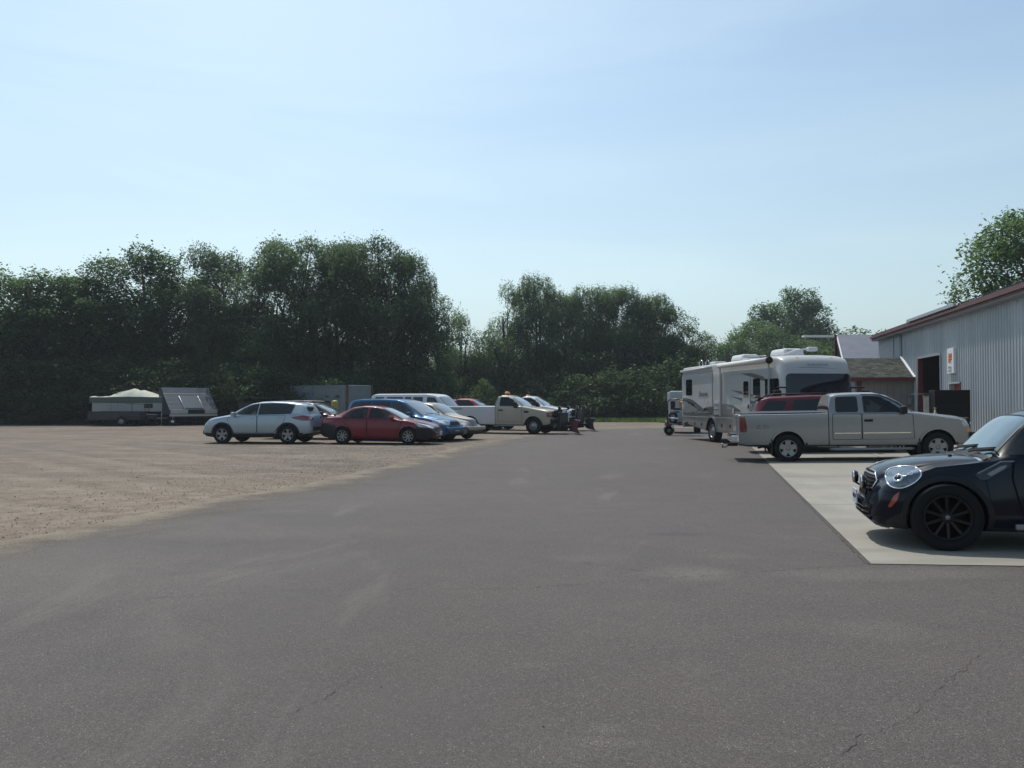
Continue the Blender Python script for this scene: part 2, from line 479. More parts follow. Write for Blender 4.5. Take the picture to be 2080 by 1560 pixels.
        bnd = [(e.verts[0].index, e.verts[1].index) for e in bm.edges if len(e.link_faces) == 1]
        bm.free()
        # orientation
        tot = 0
        for f in F:
            n = (co[f[1]] - co[f[0]]).cross(co[f[2]] - co[f[0]]); tot += n.dot(no[f[0]])
        if tot < 0: F = [f[::-1] for f in F]
        nv = len(co); V = list(co); NN = list(no); mp_ = {}
        dirs = {}
        for f in F:
            for a, b in zip(f, f[1:] + f[:1]): dirs[(a, b)] = 1
        for a, b in bnd:
            if (a, b) not in dirs: a, b = b, a
            e = (co[b] - co[a]).normalized(); out = e.cross(no[a]).normalized()
            i = len(V)
            V += [co[a], co[b], co[b] - no[b] * thick, co[a] - no[a] * thick]; NN += [out] * 4
            F.append((i + 1, i, i + 3, i + 2))
        me = bpy.data.meshes.new(name); me.from_pydata(V, [], F); me.materials.append(m)
        me.polygons.foreach_set('use_smooth', np.full(len(me.polygons), True))
        me.normals_split_custom_set_from_vertices([tuple(n) for n in NN])
        return link(name, me, parent, label)
    def side(s, pts, sd_, m, name, parent, **k):
        """pts (u,z) on the side sd_ (+1/-1)"""
        return s.drape([(s.x(u), sd_ * 1.6, z) for u, z in pts], (0, -sd_, 0), m, name, parent, **k)
    def front(s, pts, m, name, parent, **k):
        return s.drape([(s.x(0) + .5, y, z) for y, z in pts], (-1, 0, 0), m, name, parent, **k)
    def rear(s, pts, m, name, parent, **k):
        return s.drape([(s.x(s.L) - .5, y, z) for y, z in pts], (1, 0, 0), m, name, parent, **k)
    def top(s, pts, m, name, parent, **k):
        return s.drape([(s.x(u), y, 3.0) for u, y in pts], (0, 0, -1), m, name, parent, **k)
    def door(s, pts, sd_, m, parent, handle=None, label=None, hm=None):
        d = s.side(pts, sd_, m, 'door', parent, off=.007, thick=.012, rnd=.05, label=label)
        cx = sum(p[0] for p in pts) / len(pts); cz = sum(p[1] for p in pts) / len(pts)
        big = []
        for p in pts:
            v = Vector((p[0] - cx, p[1] - cz)); l = v.length; v = v * ((l + .018) / l); big.append((cx + v.x, cz + v.y))
        s.side(big, sd_, M_WELL, 'door_gap', d, off=.0025, thick=.004, rnd=.05)
        if handle:
            l, n = s.hit(Vector((s.x(handle[0]), sd_ * 2.5, handle[1])), Vector((0, -sd_, 0)))
            b = MB(); b.box((l.x, l.y + sd_ * .022, l.z), (.17, .03, .035) if hm is not M_BLK else (.23, .035, .065), hm or m, bev=.012); b.build('handle', d)
        return d
def ribbon(body, pts, sd_, w, m, name, parent, off=.008, closed=False):
    """draped narrow strip along a (u,z) polyline"""
    P = [Vector(p) for p in pts]; L_, R_ = [], []
    for i, p in enumerate(P):
        t = (P[min(i + 1, len(P) - 1)] - P[max(i - 1, 0)]).normalized(); n = Vector((-t.y, t.x)) * w / 2
        L_.append(p + n); R_.append(p - n)
    return body.side([tuple(q) for q in L_ + R_[::-1]], sd_, m, name, parent, off=off, thick=.012, rnd=0)
def cabin(root, body, us, zs, wy=.38, wheel_u=None, side=1):
    """seats and steering wheel seen through the side glass"""
    M_SEAT = mat('seat_fabric', (.03, .03, .032), .9)
    for u in us:
        for y in (-wy, wy):
            b = MB(); b.box((body.x(u), y, zs - .12), (.12, .44, .46), M_SEAT, bev=.04); b.box((body.x(u) - .02, y, zs + .2), (.08, .24, .17), M_SEAT, bev=.03); b.build('seat', root)
    if wheel_u:
        b = MB(); c = Vector((body.x(wheel_u), side * wy, zs)); pts = [c + Vector((.08 * math.sin(a), .18 * math.cos(a), .17 * math.sin(a))) for a in np.linspace(0, 2 * math.pi, 17)]
        b.tube(pts, .014, M_SEAT, 6); b.tube([c, c + Vector((.2, 0, -.14))], .025, M_SEAT, 6); b.build('steering_wheel', root)
def mirror_part(body, root, u, z, m, sz=(.14, .22, .16), out=.1):
    for sd_ in (1, -1):
        l, n = body.hit(Vector((body.x(u), sd_ * 2.5, z)), Vector((0, -sd_, 0)))
        b = MB(); b.box((l.x, l.y + sd_ * (out + sz[1] / 2 - .03), z + sz[2] * .3), sz, m, bev=.045)
        b.box((l.x, l.y + sd_ * (out / 2), z), (.07, out + .04, .05), M_BLK, bev=.012)
        o = b.build('mirror', root)
def put(root, heading, lx, ly, wx, wy):
    h = rad(heading); root.rotation_euler = (0, 0, h)
    x = wx - (math.cos(h) * lx - math.sin(h) * ly); y = wy - (math.sin(h) * lx + math.cos(h) * ly)
    root.location = (x, y, gz(x, y))
# ============================================================ GROUND
def ground_nodes(name):
    m, N, Lk, b = newmat(name)
    g = N.new('ShaderNodeNewGeometry')
    def noise(scale, detail=4, rough=.6, map_=None, rot=0, dist=0):
        n = N.new('ShaderNodeTexNoise'); n.inputs['Scale'].default_value = scale; n.inputs['Detail'].default_value = detail; n.inputs['Roughness'].default_value = rough
        n.inputs['Distortion'].default_value = dist
        if map_ or rot:
            mp = N.new('ShaderNodeMapping'); mp.inputs['Scale'].default_value = map_ or (1, 1, 1); mp.inputs['Rotation'].default_value = (0, 0, rot); Lk.new(g.outputs['Position'], mp.inputs[0]); Lk.new(mp.outputs[0], n.inputs['Vector'])
        else: Lk.new(g.outputs['Position'], n.inputs['Vector'])
        return n.outputs[0]
    def rng_(v, a, b_, c=0., d=1., smooth=True):
        r = N.new('ShaderNodeMapRange'); r.inputs['From Min'].default_value = a; r.inputs['From Max'].default_value = b_; r.inputs['To Min'].default_value = c; r.inputs['To Max'].default_value = d
        if smooth: r.interpolation_type = 'SMOOTHSTEP'
        Lk.new(v, r.inputs[0]); return r.outputs[0]
    def mix(f, a, b_, mode='MIX'):
        x = N.new('ShaderNodeMix'); x.data_type = 'RGBA'; x.blend_type = mode
        for i, v in ((0, f), (6, a), (7, b_)):
            if isinstance(v, (int, float)): x.inputs[i].default_value = v
            elif isinstance(v, tuple): x.inputs[i].default_value = (*v, 1)
            else: Lk.new(v, x.inputs[i])
        return x.outputs[2]
    def math_(op, a, b_=None):
        x = N.new('ShaderNodeMath'); x.operation = op
        for i, v in ((0, a), (1, b_)):
            if v is None: continue
            if isinstance(v, (int, float)): x.inputs[i].default_value = v
            else: Lk.new(v, x.inputs[i])
        return x.outputs[0]
    def voro(scale, rand=1):
        v = N.new('ShaderNodeTexVoronoi'); v.inputs['Scale'].default_value = scale; Lk.new(g.outputs['Position'], v.inputs['Vector']); return v
    def blob(cx, cy, rx, ry, rot=0.0, edge=.35):
        """soft elliptical stain at a place on the ground"""
        mp = N.new('ShaderNodeMapping'); mp.vector_type = 'POINT'
        sep = N.new('ShaderNodeVectorMath'); sep.operation = 'SUBTRACT'; Lk.new(g.outputs['Position'], sep.inputs[0]); sep.inputs[1].default_value = (cx, cy, 0)
        mp.inputs['Rotation'].default_value = (0, 0, -rot); Lk.new(sep.outputs[0], mp.inputs[0])
        sc = N.new('ShaderNodeVectorMath'); sc.operation = 'MULTIPLY'; Lk.new(mp.outputs[0], sc.inputs[0]); sc.inputs[1].default_value = (1 / rx, 1 / ry, 0)
        ln = N.new('ShaderNodeVectorMath'); ln.operation = 'LENGTH'; Lk.new(sc.outputs[0], ln.inputs[0])
        nn = noise(2.5, 4)
        d = math_('ADD', ln.outputs['Value'], math_('MULTIPLY', math_('SUBTRACT', nn, .5), 1.4))
        return rng_(d, 1 + edge, 1 - edge)
    def bump(h, s, dist=.01):
        bp = N.new('ShaderNodeBump'); bp.inputs['Strength'].default_value = s; bp.inputs['Distance'].default_value = dist; Lk.new(h, bp.inputs['Height']); Lk.new(bp.outputs[0], b.inputs['Normal'])
    return m, N, Lk, b, noise, rng_, mix, math_, voro, blob, bump

# gravel
m, N, Lk, b, noise, rng_, mix, math_, voro, blob, bump = ground_nodes('gravel')
big = noise(.16, 5, .6); mid = noise(1.1, 5, .65); fine = noise(28, 3, .7)
c = mix(rng_(big, .38, .62), (.138, .116, .094), (.190, .158, .124))
c = mix(rng_(noise(.35, 4, .6, (1, 3.0, 1), .25), .5, .68), c, (.245, .21, .17))       # pale tyre tracks
c = mix(rng_(noise(.5, 4, .6, (1, 3.5, 1), -.12), .55, .7, 0, .7), c, (.125, .108, .095))
c = mix(rng_(mid, .3, .7), c, mix(1.0, c, (.82, .8, .78), 'MULTIPLY'))
v = voro(26)
c = mix(rng_(v.outputs['Color'], .55, .95, 0, .55), c, (.30, .27, .24))
c = mix(rng_(noise(17, 4, .75), .5, .72, 0, .55), c, (.085, .07, .06))
c = mix(rng_(noise(6, 5, .75), .5, .7, 0, .4), c, (.11, .092, .078))
c = mix(rng_(noise(1.0, 5, .6, (1, 5.0, 1), .62, .3), .52, .66, 0, .6), c, (.225, .192, .155))
# sandier and browner close to the asphalt in front
sb = blob(-6.5, 11.0, 6.5, 4.6, .35, .5)
c = mix(math_('MULTIPLY', sb, .65), c, mix(rng_(noise(3, 5), .35, .65), (.165, .130, .098), (.27, .22, .168)))
for (a_, e_, w_, k) in [((0, 903), (560, 992), .22, .55), ((0, 925), (470, 1022), .2, .5), ((120, 893), (700, 962), .25, .45), ((0, 960), (300, 1035), .2, .5), ((60, 880), (640, 920), .4, .3), ((-200, 1000), (240, 1060), .2, .45), ((250, 880), (900, 915), .4, .3), ((0, 874), (60, 873), 1.0, .5)]:
    p, q = G(*a_), G(*e_); c0_ = (p + q) / 2; d_ = q - p
    c = mix(math_('MULTIPLY', blob(c0_.x, c0_.y, d_.length / 2 * .9, w_, math.atan2(d_.y, d_.x), .9), k * .45), c, (.275, .238, .185))
    off = Vector((-d_.y, d_.x, 0)).normalized() * .55
    c = mix(math_('MULTIPLY', blob(c0_.x + off.x, c0_.y + off.y, d_.length / 2 * .8, w_ * .8, math.atan2(d_.y, d_.x), .6), k * .4), c, (.105, .085, .07))
Lk.new(c, b.inputs['Base Color']); b.inputs['Roughness'].default_value = .95; b.inputs['Specular IOR Level'].default_value = .15
bump(math_('ADD', math_('MULTIPLY', noise(14, 4, .7), 1.2), math_('MULTIPLY', mid, 1.5)), .6, .04)
M_GRAVEL = m

# asphalt
m, N, Lk, b, noise, rng_, mix, math_, voro, blob, bump = ground_nodes('asphalt')
c = mix(rng_(noise(.12, 5, .6), .35, .65), (.108, .082, .075), (.140, .109, .100))
c = mix(rng_(noise(.3, 5, .6, (1, .25, 1), .1), .45, .7, 0, .35), c, (.145, .132, .124))
c = mix(rng_(noise(1.7, 6, .7), .35, .7, 0, .45), c, (.064, .059, .058))
c = mix(rng_(noise(.75, 6, .72, None, 0, .6), .48, .68, 0, .5), c, (.105, .099, .088))
c = mix(rng_(noise(7, 5, .7), .45, .7, 0, .4), c, (.115, .102, .100))
for (px, py, rx, ry, k) in [(1405, 1165, .35, .30, .65), (1480, 1130, .3, .12, .3), (1190, 1133, .35, .2, .35), (1800, 1168, 1.05, .22, .6), (1780, 1280, .3, .28, .4), (1430, 1168, .3, .18, .4), (1230, 1480, .1, .06, .4), (1240, 1508, .12, .05, .35), (1500, 1510, .1, .06, .3), (1610, 1525, .1, .04, .25), (1095, 1350, .1, .05, .35), (1135, 1515, .2, .12, .2), (470, 1080, 2.0, .5, .4), (150, 1190, 1.6, .7, .42), (80, 1140, 1.5, .8, .45), (700, 1010, 1.5, 1.4, .3), (350, 1060, 1.2, .5, .3)]:
    p = G(px, py)
    c = mix(math_('MULTIPLY', blob(p.x, p.y, rx, ry, 0, .6), k * .7), c, (.225, .195, .17))
p = G(1370, 1085)
c = mix(math_('MULTIPLY', blob(p.x, p.y, .33, .12), .55), c, (.045, .045, .047))
# exposed stone chips
v1 = voro(105); chip = math_('MULTIPLY', rng_(v1.outputs['Distance'], .34, .22), rng_(v1.outputs['Color'], .74, .80))
c = mix(math_('MULTIPLY', chip, .8), c, mix(v1.outputs['Color'], (.18, .165, .15), (.50, .48, .45)))
v3 = voro(48); chip3 = math_('MULTIPLY', rng_(v3.outputs['Distance'], .22, .14), rng_(v3.outputs['Color'], .83, .86))
c = mix(math_('MULTIPLY', chip3, .9), c, (.48, .46, .43))
v2 = voro(140); c = mix(rng_(v2.outputs['Distance'], .25, .65, 0, .75), c, (.032, .030, .029))
c = mix(rng_(noise(75, 2, .7), .5, .75, 0, .55), c, (.16, .145, .138))
c = mix(rng_(noise(27, 3, .8), .5, .72, 0, .6), c, (.135, .12, .116))
c = mix(rng_(noise(33, 3, .8, None, 0, .2), .52, .74, 0, .6), c, (.045, .041, .041))
c = mix(rng_(noise(.28, 6, .7, None, 0, 1.2), .5, .62, 0, .35), c, (.075, .072, .068))
c = mix(rng_(noise(.55, 5, .7, (1, .4, 1), .5, .8), .56, .7, 0, .4), c, (.15, .136, .122))
Lk.new(c, b.inputs['Base Color']); b.inputs['Roughness'].default_value = .82; b.inputs['Specular IOR Level'].default_value = .3
bump(math_('ADD', v2.outputs['Distance'], math_('MULTIPLY', v1.outputs['Distance'], .6)), .35, .006)
M_ASPH = m

# concrete
m, N, Lk, b, noise, rng_, mix, math_, voro, blob, bump = ground_nodes('concrete')
c = mix(rng_(noise(.5, 6, .65), .35, .65), (.235, .22, .188), (.29, .272, .235))
c = mix(rng_(noise(3.2, 6, .7), .3, .75, 0, .5), c, (.26, .245, .21))
c = mix(rng_(noise(1.2, 5, .6, (1, .3, 1), .2), .5, .75, 0, .35), c, (.40, .385, .34))
c = mix(rng_(noise(60, 2, .6), .3, .7, 0, .25), c, (.24, .23, .2))
for (px, py, rx, ry, k) in [(1700, 1060, .5, .25, .5), (1640, 990, .9, .5, .35), (1760, 1120, .35, .12, .55), (1900, 1145, .9, .12, .45), (1660, 1030, .25, .8, .4), (1720, 970, 1.2, .4, .3), (1600, 965, .3, .9, .5), (1850, 1000, .6, .3, .35)]:
    p = G(px, py)
    c = mix(math_('MULTIPLY', blob(p.x, p.y, rx, ry, 0, .6), k), c, (.19, .178, .152))
c = mix(rng_(noise(9, 5, .75), .52, .72, 0, .35), c, (.21, .195, .165))
Lk.new(c, b.inputs['Base Color']); b.inputs['Roughness'].default_value = .85; b.inputs['Specular IOR Level'].default_value = .3
bump(noise(40, 4), .12, .004)
M_CONC = m
m, N, Lk, b, noise, rng_, mix, math_, voro, blob, bump = ground_nodes('meadow')
c = mix(rng_(noise(.3, 5, .6), .35, .65), (.05, .085, .025), (.09, .11, .04)); Lk.new(c, b.inputs['Base Color']); b.inputs['Roughness'].default_value = 1
M_MEAD = m

def sheet(name, xs_of_y, ys, off, m, dlines=True, label=None):
    """strip sheet: xs_of_y(y) -> list of x (same length for every y)"""
    V, F = [], []
    k = None
    for y in ys:
        xs = xs_of_y(y); k = len(xs)
        for x in xs: V.append((x, y, gz(x, y) + off))
    for j in range(len(ys) - 1):
        for i in range(k - 1):
            a = j * k + i; F.append((a, a + 1, a + k + 1, a + k))
    return tag(link(name, np_mesh(name, V, F, m)), kind='structure')
def d2x(d, y): return d + E0 + E1 * y
sheet('ground', lambda y: [d2x(d, y) for d in (-1400, -500, -120, -40, 0, 13, 40, 120, 500, 1400)], [-60, -10, 20, 60, 120, 300, 700, 1400], -.006, M_GRAVEL)
# asphalt with a ragged edge to the gravel
EP = [(-7.9, -12), (-7.0, 0), (-6.3, 6)] + [(lambda p: (p.x, p.y))(G(px, py)) for px, py in [(0, 1106), (160, 1076), (330, 1040), (480, 1014), (600, 990), (700, 969), (800, 948), (880, 926), (960, 905), (1060, 888), (1130, 880), (1180, 873), (1345, 869)]]
ey = [p[1] for p in EP]; ex = [p[0] for p in EP]
yend = 52.0
ys = sorted(set(list(np.linspace(-12, 6, 20)) + list(np.linspace(6, 30, 260)) + list(np.linspace(30, 52, 90))))
jn = {}
_r = random.Random(3); j1 = [_r.uniform(-1, 1) for _ in range(800)]
def jit(y):
    s = 0
    for f, a in ((1.1, .12), (4.1, .03), (15.3, .012)):
        t = y * f + 40; i = int(t); u = t - i; u = u * u * (3 - 2 * u); s += a * (j1[i % 800] * (1 - u) + j1[(i + 1) % 800] * u)
    return s
sheet('asphalt_yard', lambda y: [min(np.interp(y, ey, ex) + jit(y) * (1 + y * .03), d2x(-.02, y))] + [d2x(d, y) for d in (0, 13, 50)], ys, 0.0, M_ASPH)
# sand and grit carried on to the asphalt: a thin sheet that breaks up away from the gravel
def fringe():
    ys_ = list(np.linspace(6, 34, 220)); ts = [0, .12, .3, .55, 1.0]; V, F, A = [], [], []
    for y in ys_:
        e = min(np.interp(y, ey, ex) + jit(y) * (1 + y * .03), d2x(-.02, y))
        for t in ts:
            x = e - .25 + t * (1.7 + y * .05); V.append((x, y, gz(x, y) + .0035)); A.append(t)
    k = len(ts)
    for j in range(len(ys_) - 1):
        for i in range(k - 1): a = j * k + i; F.append((a, a + 1, a + k + 1, a + k))
    me = np_mesh('sand_fringe', V, F, M_FRINGE); at = me.attributes.new('fade', 'FLOAT', 'POINT'); at.data.foreach_set('value', np.array(A, dtype=np.float32))
    tag(link('sand_fringe', me), kind='structure')
m, N, Lk, b, noise, rng_, mix, math_, voro, blob, bump = ground_nodes('sand_fringe')
at_ = N.new('ShaderNodeAttribute'); at_.attribute_name = 'fade'
c = mix(rng_(noise(1.1, 5, .65), .3, .7), (.185, .155, .125), (.255, .22, .175))
Lk.new(c, b.inputs['Base Color']); b.inputs['Roughness'].default_value = .95; b.inputs['Specular IOR Level'].default_value = .15
nn_ = math_('ADD', math_('MULTIPLY', noise(1.3, 5, .6), .9), math_('MULTIPLY', noise(26, 4, .85), 1.1))
al_ = math_('MULTIPLY', rng_(math_('SUBTRACT', math_('SUBTRACT', nn_, .55), math_('POWER', at_.outputs['Fac'], .6)), -.25, .28), .85)
Lk.new(al_, b.inputs['Alpha'])
M_FRINGE = m
fringe()
# concrete apron: several slabs with saw joints
c0 = G(1763, 1146); fy = lambda x: c0.y - .19 * (x - c0.x)
M_JOINT = mat('joint', (.06, .055, .05), .9)
def apron():
    V, F = [], []; dl = [0.0, 13.0, 18.0]
    # front row follows the sawn front edge
    def yfront(d):
        # solve x = d+E0+E1*y ; y = c0.y-.19*(x-c0.x)
        y = (c0.y - .19 * (d + E0 - c0.x)) / (1 + .19 * E1); return y
    ds = [0.015, 3.2, 6.4, 9.6, 13, 16.3]
    ysr = [None, 12.6, 17.4, 22.2, 27.0, 32, 37, 42]
    g_ = .022
    for i in range(len(ds) - 1):
        for j in range(len(ysr) - 1):
            pts = []
            for dd, yy, sx, sy in ((ds[i], ysr[j], 1, 1), (ds[i + 1], ysr[j], -1, 1), (ds[i + 1], ysr[j + 1], -1, -1), (ds[i], ysr[j + 1], 1, -1)):
                d = dd + sx * g_ / 2
                y = (yfront(d) if yy is None else yy + sy * g_ / 2 - .19 * (d - 0))
                x = d2x(d, y); pts.append((x, y, gz(x, y) + .0065))
            k = len(V); V += pts; F.append((k, k + 1, k + 2, k + 3))
    o = link('concrete_apron', np_mesh('concrete_apron', V, F, M_CONC)); tag(o, kind='structure')
    V = []
    for dd, yy in ((.01, None), (16.3, None), (16.3, 42), (.01, 42)):
        y = yfront(dd) if yy is None else yy - .19 * dd
        x = d2x(dd, y); V.append((x, y, gz(x, y) + .003))
    # joint bed needs the fold at d=13
    V2 = []
    for dd in (.01, 13, 16.3):
        for yy in (None, 42):
            y = yfront(dd) if yy is None else yy - .19 * dd
            x = d2x(dd, y); V2.append((x, y, gz(x, y) + .0032))
    tag(link('apron_joint', np_mesh('apron_joint', V2, [(0, 2, 3, 1), (2, 4, 5, 3)], M_JOINT)), kind='structure')
apron()
# cracks in the asphalt
M_CRACK = mat('crack', (.056, .047, .045), 1)
def crack(pts, w, seed):
    r_ = random.Random(seed); P = []
    W_ = [G(*p) for p in pts]
    for a, b_ in zip(W_[:-1], W_[1:]):
        n = max(3, int((b_ - a).length / .035))
        for k in range(n):
            t = k / n; q = a.lerp(b_, t); P.append(Vector((q.x + r_.gauss(0, .010), q.y + r_.gauss(0, .014), 0)))
    V, F = [], []
    for i, p in enumerate(P):
        t = (P[min(i + 1, len(P) - 1)] - P[max(i - 1, 0)]).normalized(); n = Vector((-t.y, t.x, 0)) * w * (.1 + .9 * r_.random() ** 2) / 2
        for q in (p + n, p - n): V.append((q.x, q.y, gz(q.x, q.y) + .0035))
        if i: F.append((2 * i - 2, 2 * i - 1, 2 * i + 1, 2 * i))
    tag(link('asphalt_crack', np_mesh('asphalt_crack', V, F, M_CRACK)), kind='structure')
crack([(1705, 1540), (1745, 1500), (1830, 1470), (1880, 1425), (1990, 1330)], .007, 1)
crack([(1040, 1130), (1180, 1142), (1400, 1173), (1560, 1160), (1760, 1147)], .010, 2)
crack([(100, 1232), (300, 1215), (560, 1200), (800, 1198), (1060, 1195), (1290, 1180), (1400, 1172)], .008, 3)
crack([(560, 1460), (660, 1420), (730, 1365)], .007, 4)
crack([(1565, 950), (1620, 1005), (1763, 1148)], .018, 6)
crack([(1763, 1148), (1900, 1153), (2080, 1158)], .014, 7)

# loose stones on gravel and asphalt
def stones():
    r_ = random.Random(11); V, F = [], []
    base = [(1, 0, 0), (-.5, .87, 0), (-.5, -.87, 0), (.1, .05, .7), (0, 0, -.3)]
    fc = [(0, 1, 3), (1, 2, 3), (2, 0, 3), (1, 0, 4), (2, 1, 4), (0, 2, 4)]
    for i in range(6600):
        if i < 6000:
            y = 7 + 24 * r_.random() ** 1.5; e = np.interp(y, ey, ex); x = e + .35 - abs(r_.gauss(0, 3.2)) * (1 if r_.random() < .9 else 2.5)
        else:
            y = 3 + 14 * r_.random(); x = r_.uniform(-.6 * y, .5 * y)
            if dedge(x, y) > 0: continue
        s = r_.uniform(.004, .011) * (1 + y * .02) * (1.5 if r_.random() < .07 else 1); a = r_.random() * 6.3; k = len(V)
        if i >= 6000: s *= .6
        for bx, by, bz in base:
            V.append((x + s * (bx * math.cos(a) - by * math.sin(a)), y + s * (bx * math.sin(a) + by * math.cos(a)), s * bz + gz(x, y)))
        for f in fc: F.append((k + f[0], k + f[1], k + f[2]))
    mi = []
    for i in range(len(F) // 6): mi += [r_.choice([0, 0, 1, 2])] * 6
    ms = [mat('stone_brown', (.19, .15, .12), .95), mat('stone_dark', (.10, .085, .07), .95), mat('stone_pale', (.32, .29, .25), .95)]
    tag(link('loose_stones', np_mesh('loose_stones', V, F, ms, mi)), 'small loose stones scattered over the gravel and asphalt', 'gravel', kind='stuff')
stones()

# ============================================================ VEGETATION
def leafmat(name, c1, c2, tr=.35, zlo=-.5):
    m, N, Lk, b = newmat(name)
    for n in list(N): 
        if n.type != 'OUTPUT_MATERIAL': N.remove(n)
    out = [n for n in N if n.type == 'OUTPUT_MATERIAL'][0]
    g = N.new('ShaderNodeNewGeometry'); oi = N.new('ShaderNodeObjectInfo')
    n1 = N.new('ShaderNodeTexNoise'); n1.inputs['Scale'].default_value = .45; n1.inputs['Detail'].default_value = 3; Lk.new(g.outputs['Position'], n1.inputs['Vector'])
    a = N.new('ShaderNodeMath'); a.operation = 'ADD'; Lk.new(g.outputs['Random Per Island'], a.inputs[0]); Lk.new(n1.outputs[0], a.inputs[1])
    r = N.new('ShaderNodeMapRange'); r.inputs['From Min'].default_value = .45; r.inputs['From Max'].default_value = 1.2; Lk.new(a.outputs[0], r.inputs[0])
    x = N.new('ShaderNodeMix'); x.data_type = 'RGBA'; x.inputs[6].default_value = (*c1, 1); x.inputs[7].default_value = (*c2, 1); Lk.new(r.outputs[0], x.inputs[0])
    h = N.new('ShaderNodeHueSaturation'); Lk.new(x.outputs[2], h.inputs['Color'])
    hr = N.new('ShaderNodeMapRange'); hr.inputs['To Min'].default_value = .8; hr.inputs['To Max'].default_value = 1.2; Lk.new(oi.outputs['Random'], hr.inputs[0]); Lk.new(hr.outputs[0], h.inputs['Value'])
    d = N.new('ShaderNodeBsdfDiffuse'); t = N.new('ShaderNodeBsdfTranslucent'); gl = N.new('ShaderNodeBsdfGlossy'); gl.inputs['Roughness'].default_value = .5
    gl.inputs['Color'].default_value = (.5, .5, .5, 1)
    Lk.new(h.outputs[0], d.inputs[0]); Lk.new(h.outputs[0], t.inputs[0])
    m1 = N.new('ShaderNodeMixShader'); m1.inputs[0].default_value = tr; Lk.new(d.outputs[0], m1.inputs[1]); Lk.new(t.outputs[0], m1.inputs[2])
    m2 = N.new('ShaderNodeMixShader'); m2.inputs[0].default_value = .025; Lk.new(m1.outputs[0], m2.inputs[1]); Lk.new(gl.outputs[0], m2.inputs[2])
    Lk.new(m2.outputs[0], out.inputs[0])
    return m
L_WIL = leafmat('willow_leaf', (.090, .155, .066), (.165, .245, .110), .48)
L_DRK = leafmat('maple_leaf', (.070, .140, .046), (.130, .215, .070), .48)
L_YEL = leafmat('ash_leaf', (.060, .110, .036), (.115, .175, .058))
L_BUS = leafmat('bush_leaf', (.042, .082, .030), (.080, .130, .050), .4)
L_GRS = leafmat('grass_blade', (.10, .165, .04), (.18, .25, .07), .4)
M_BARK = mat('bark', (.055, .045, .036), .95, var=.4, vscale=3, bump=.6)

def leaves(cent, nrm_up, size, nr, asp=.5, droop=.0):
    """quads around centres. cent (n,3). returns V,F"""
    n = len(cent)
    a = nr.uniform(0, 2 * np.pi, n); tilt = nr.normal(0, .7, n)
    d1 = np.stack([np.cos(a), np.sin(a), nr.normal(0, .45, n) - droop], 1); d1 /= np.linalg.norm(d1, axis=1)[:, None]
    up = np.stack([nr.normal(0, .6, n), nr.normal(0, .6, n), np.ones(n)], 1)
    d2 = np.cross(d1, up); d2 /= np.linalg.norm(d2, axis=1)[:, None]
    s = size * nr.uniform(.6, 1.35, n)[:, None]
    A = cent - d1 * s * .5; Bp = cent + d2 * s * asp * .5; Cc = cent + d1 * s * .5; Dd = cent - d2 * s * asp * .5
    V = np.stack([A, Bp, Cc, Dd], 1).reshape(-1, 3)
    F = np.arange(n * 4).reshape(-1, 4)
    return V, F
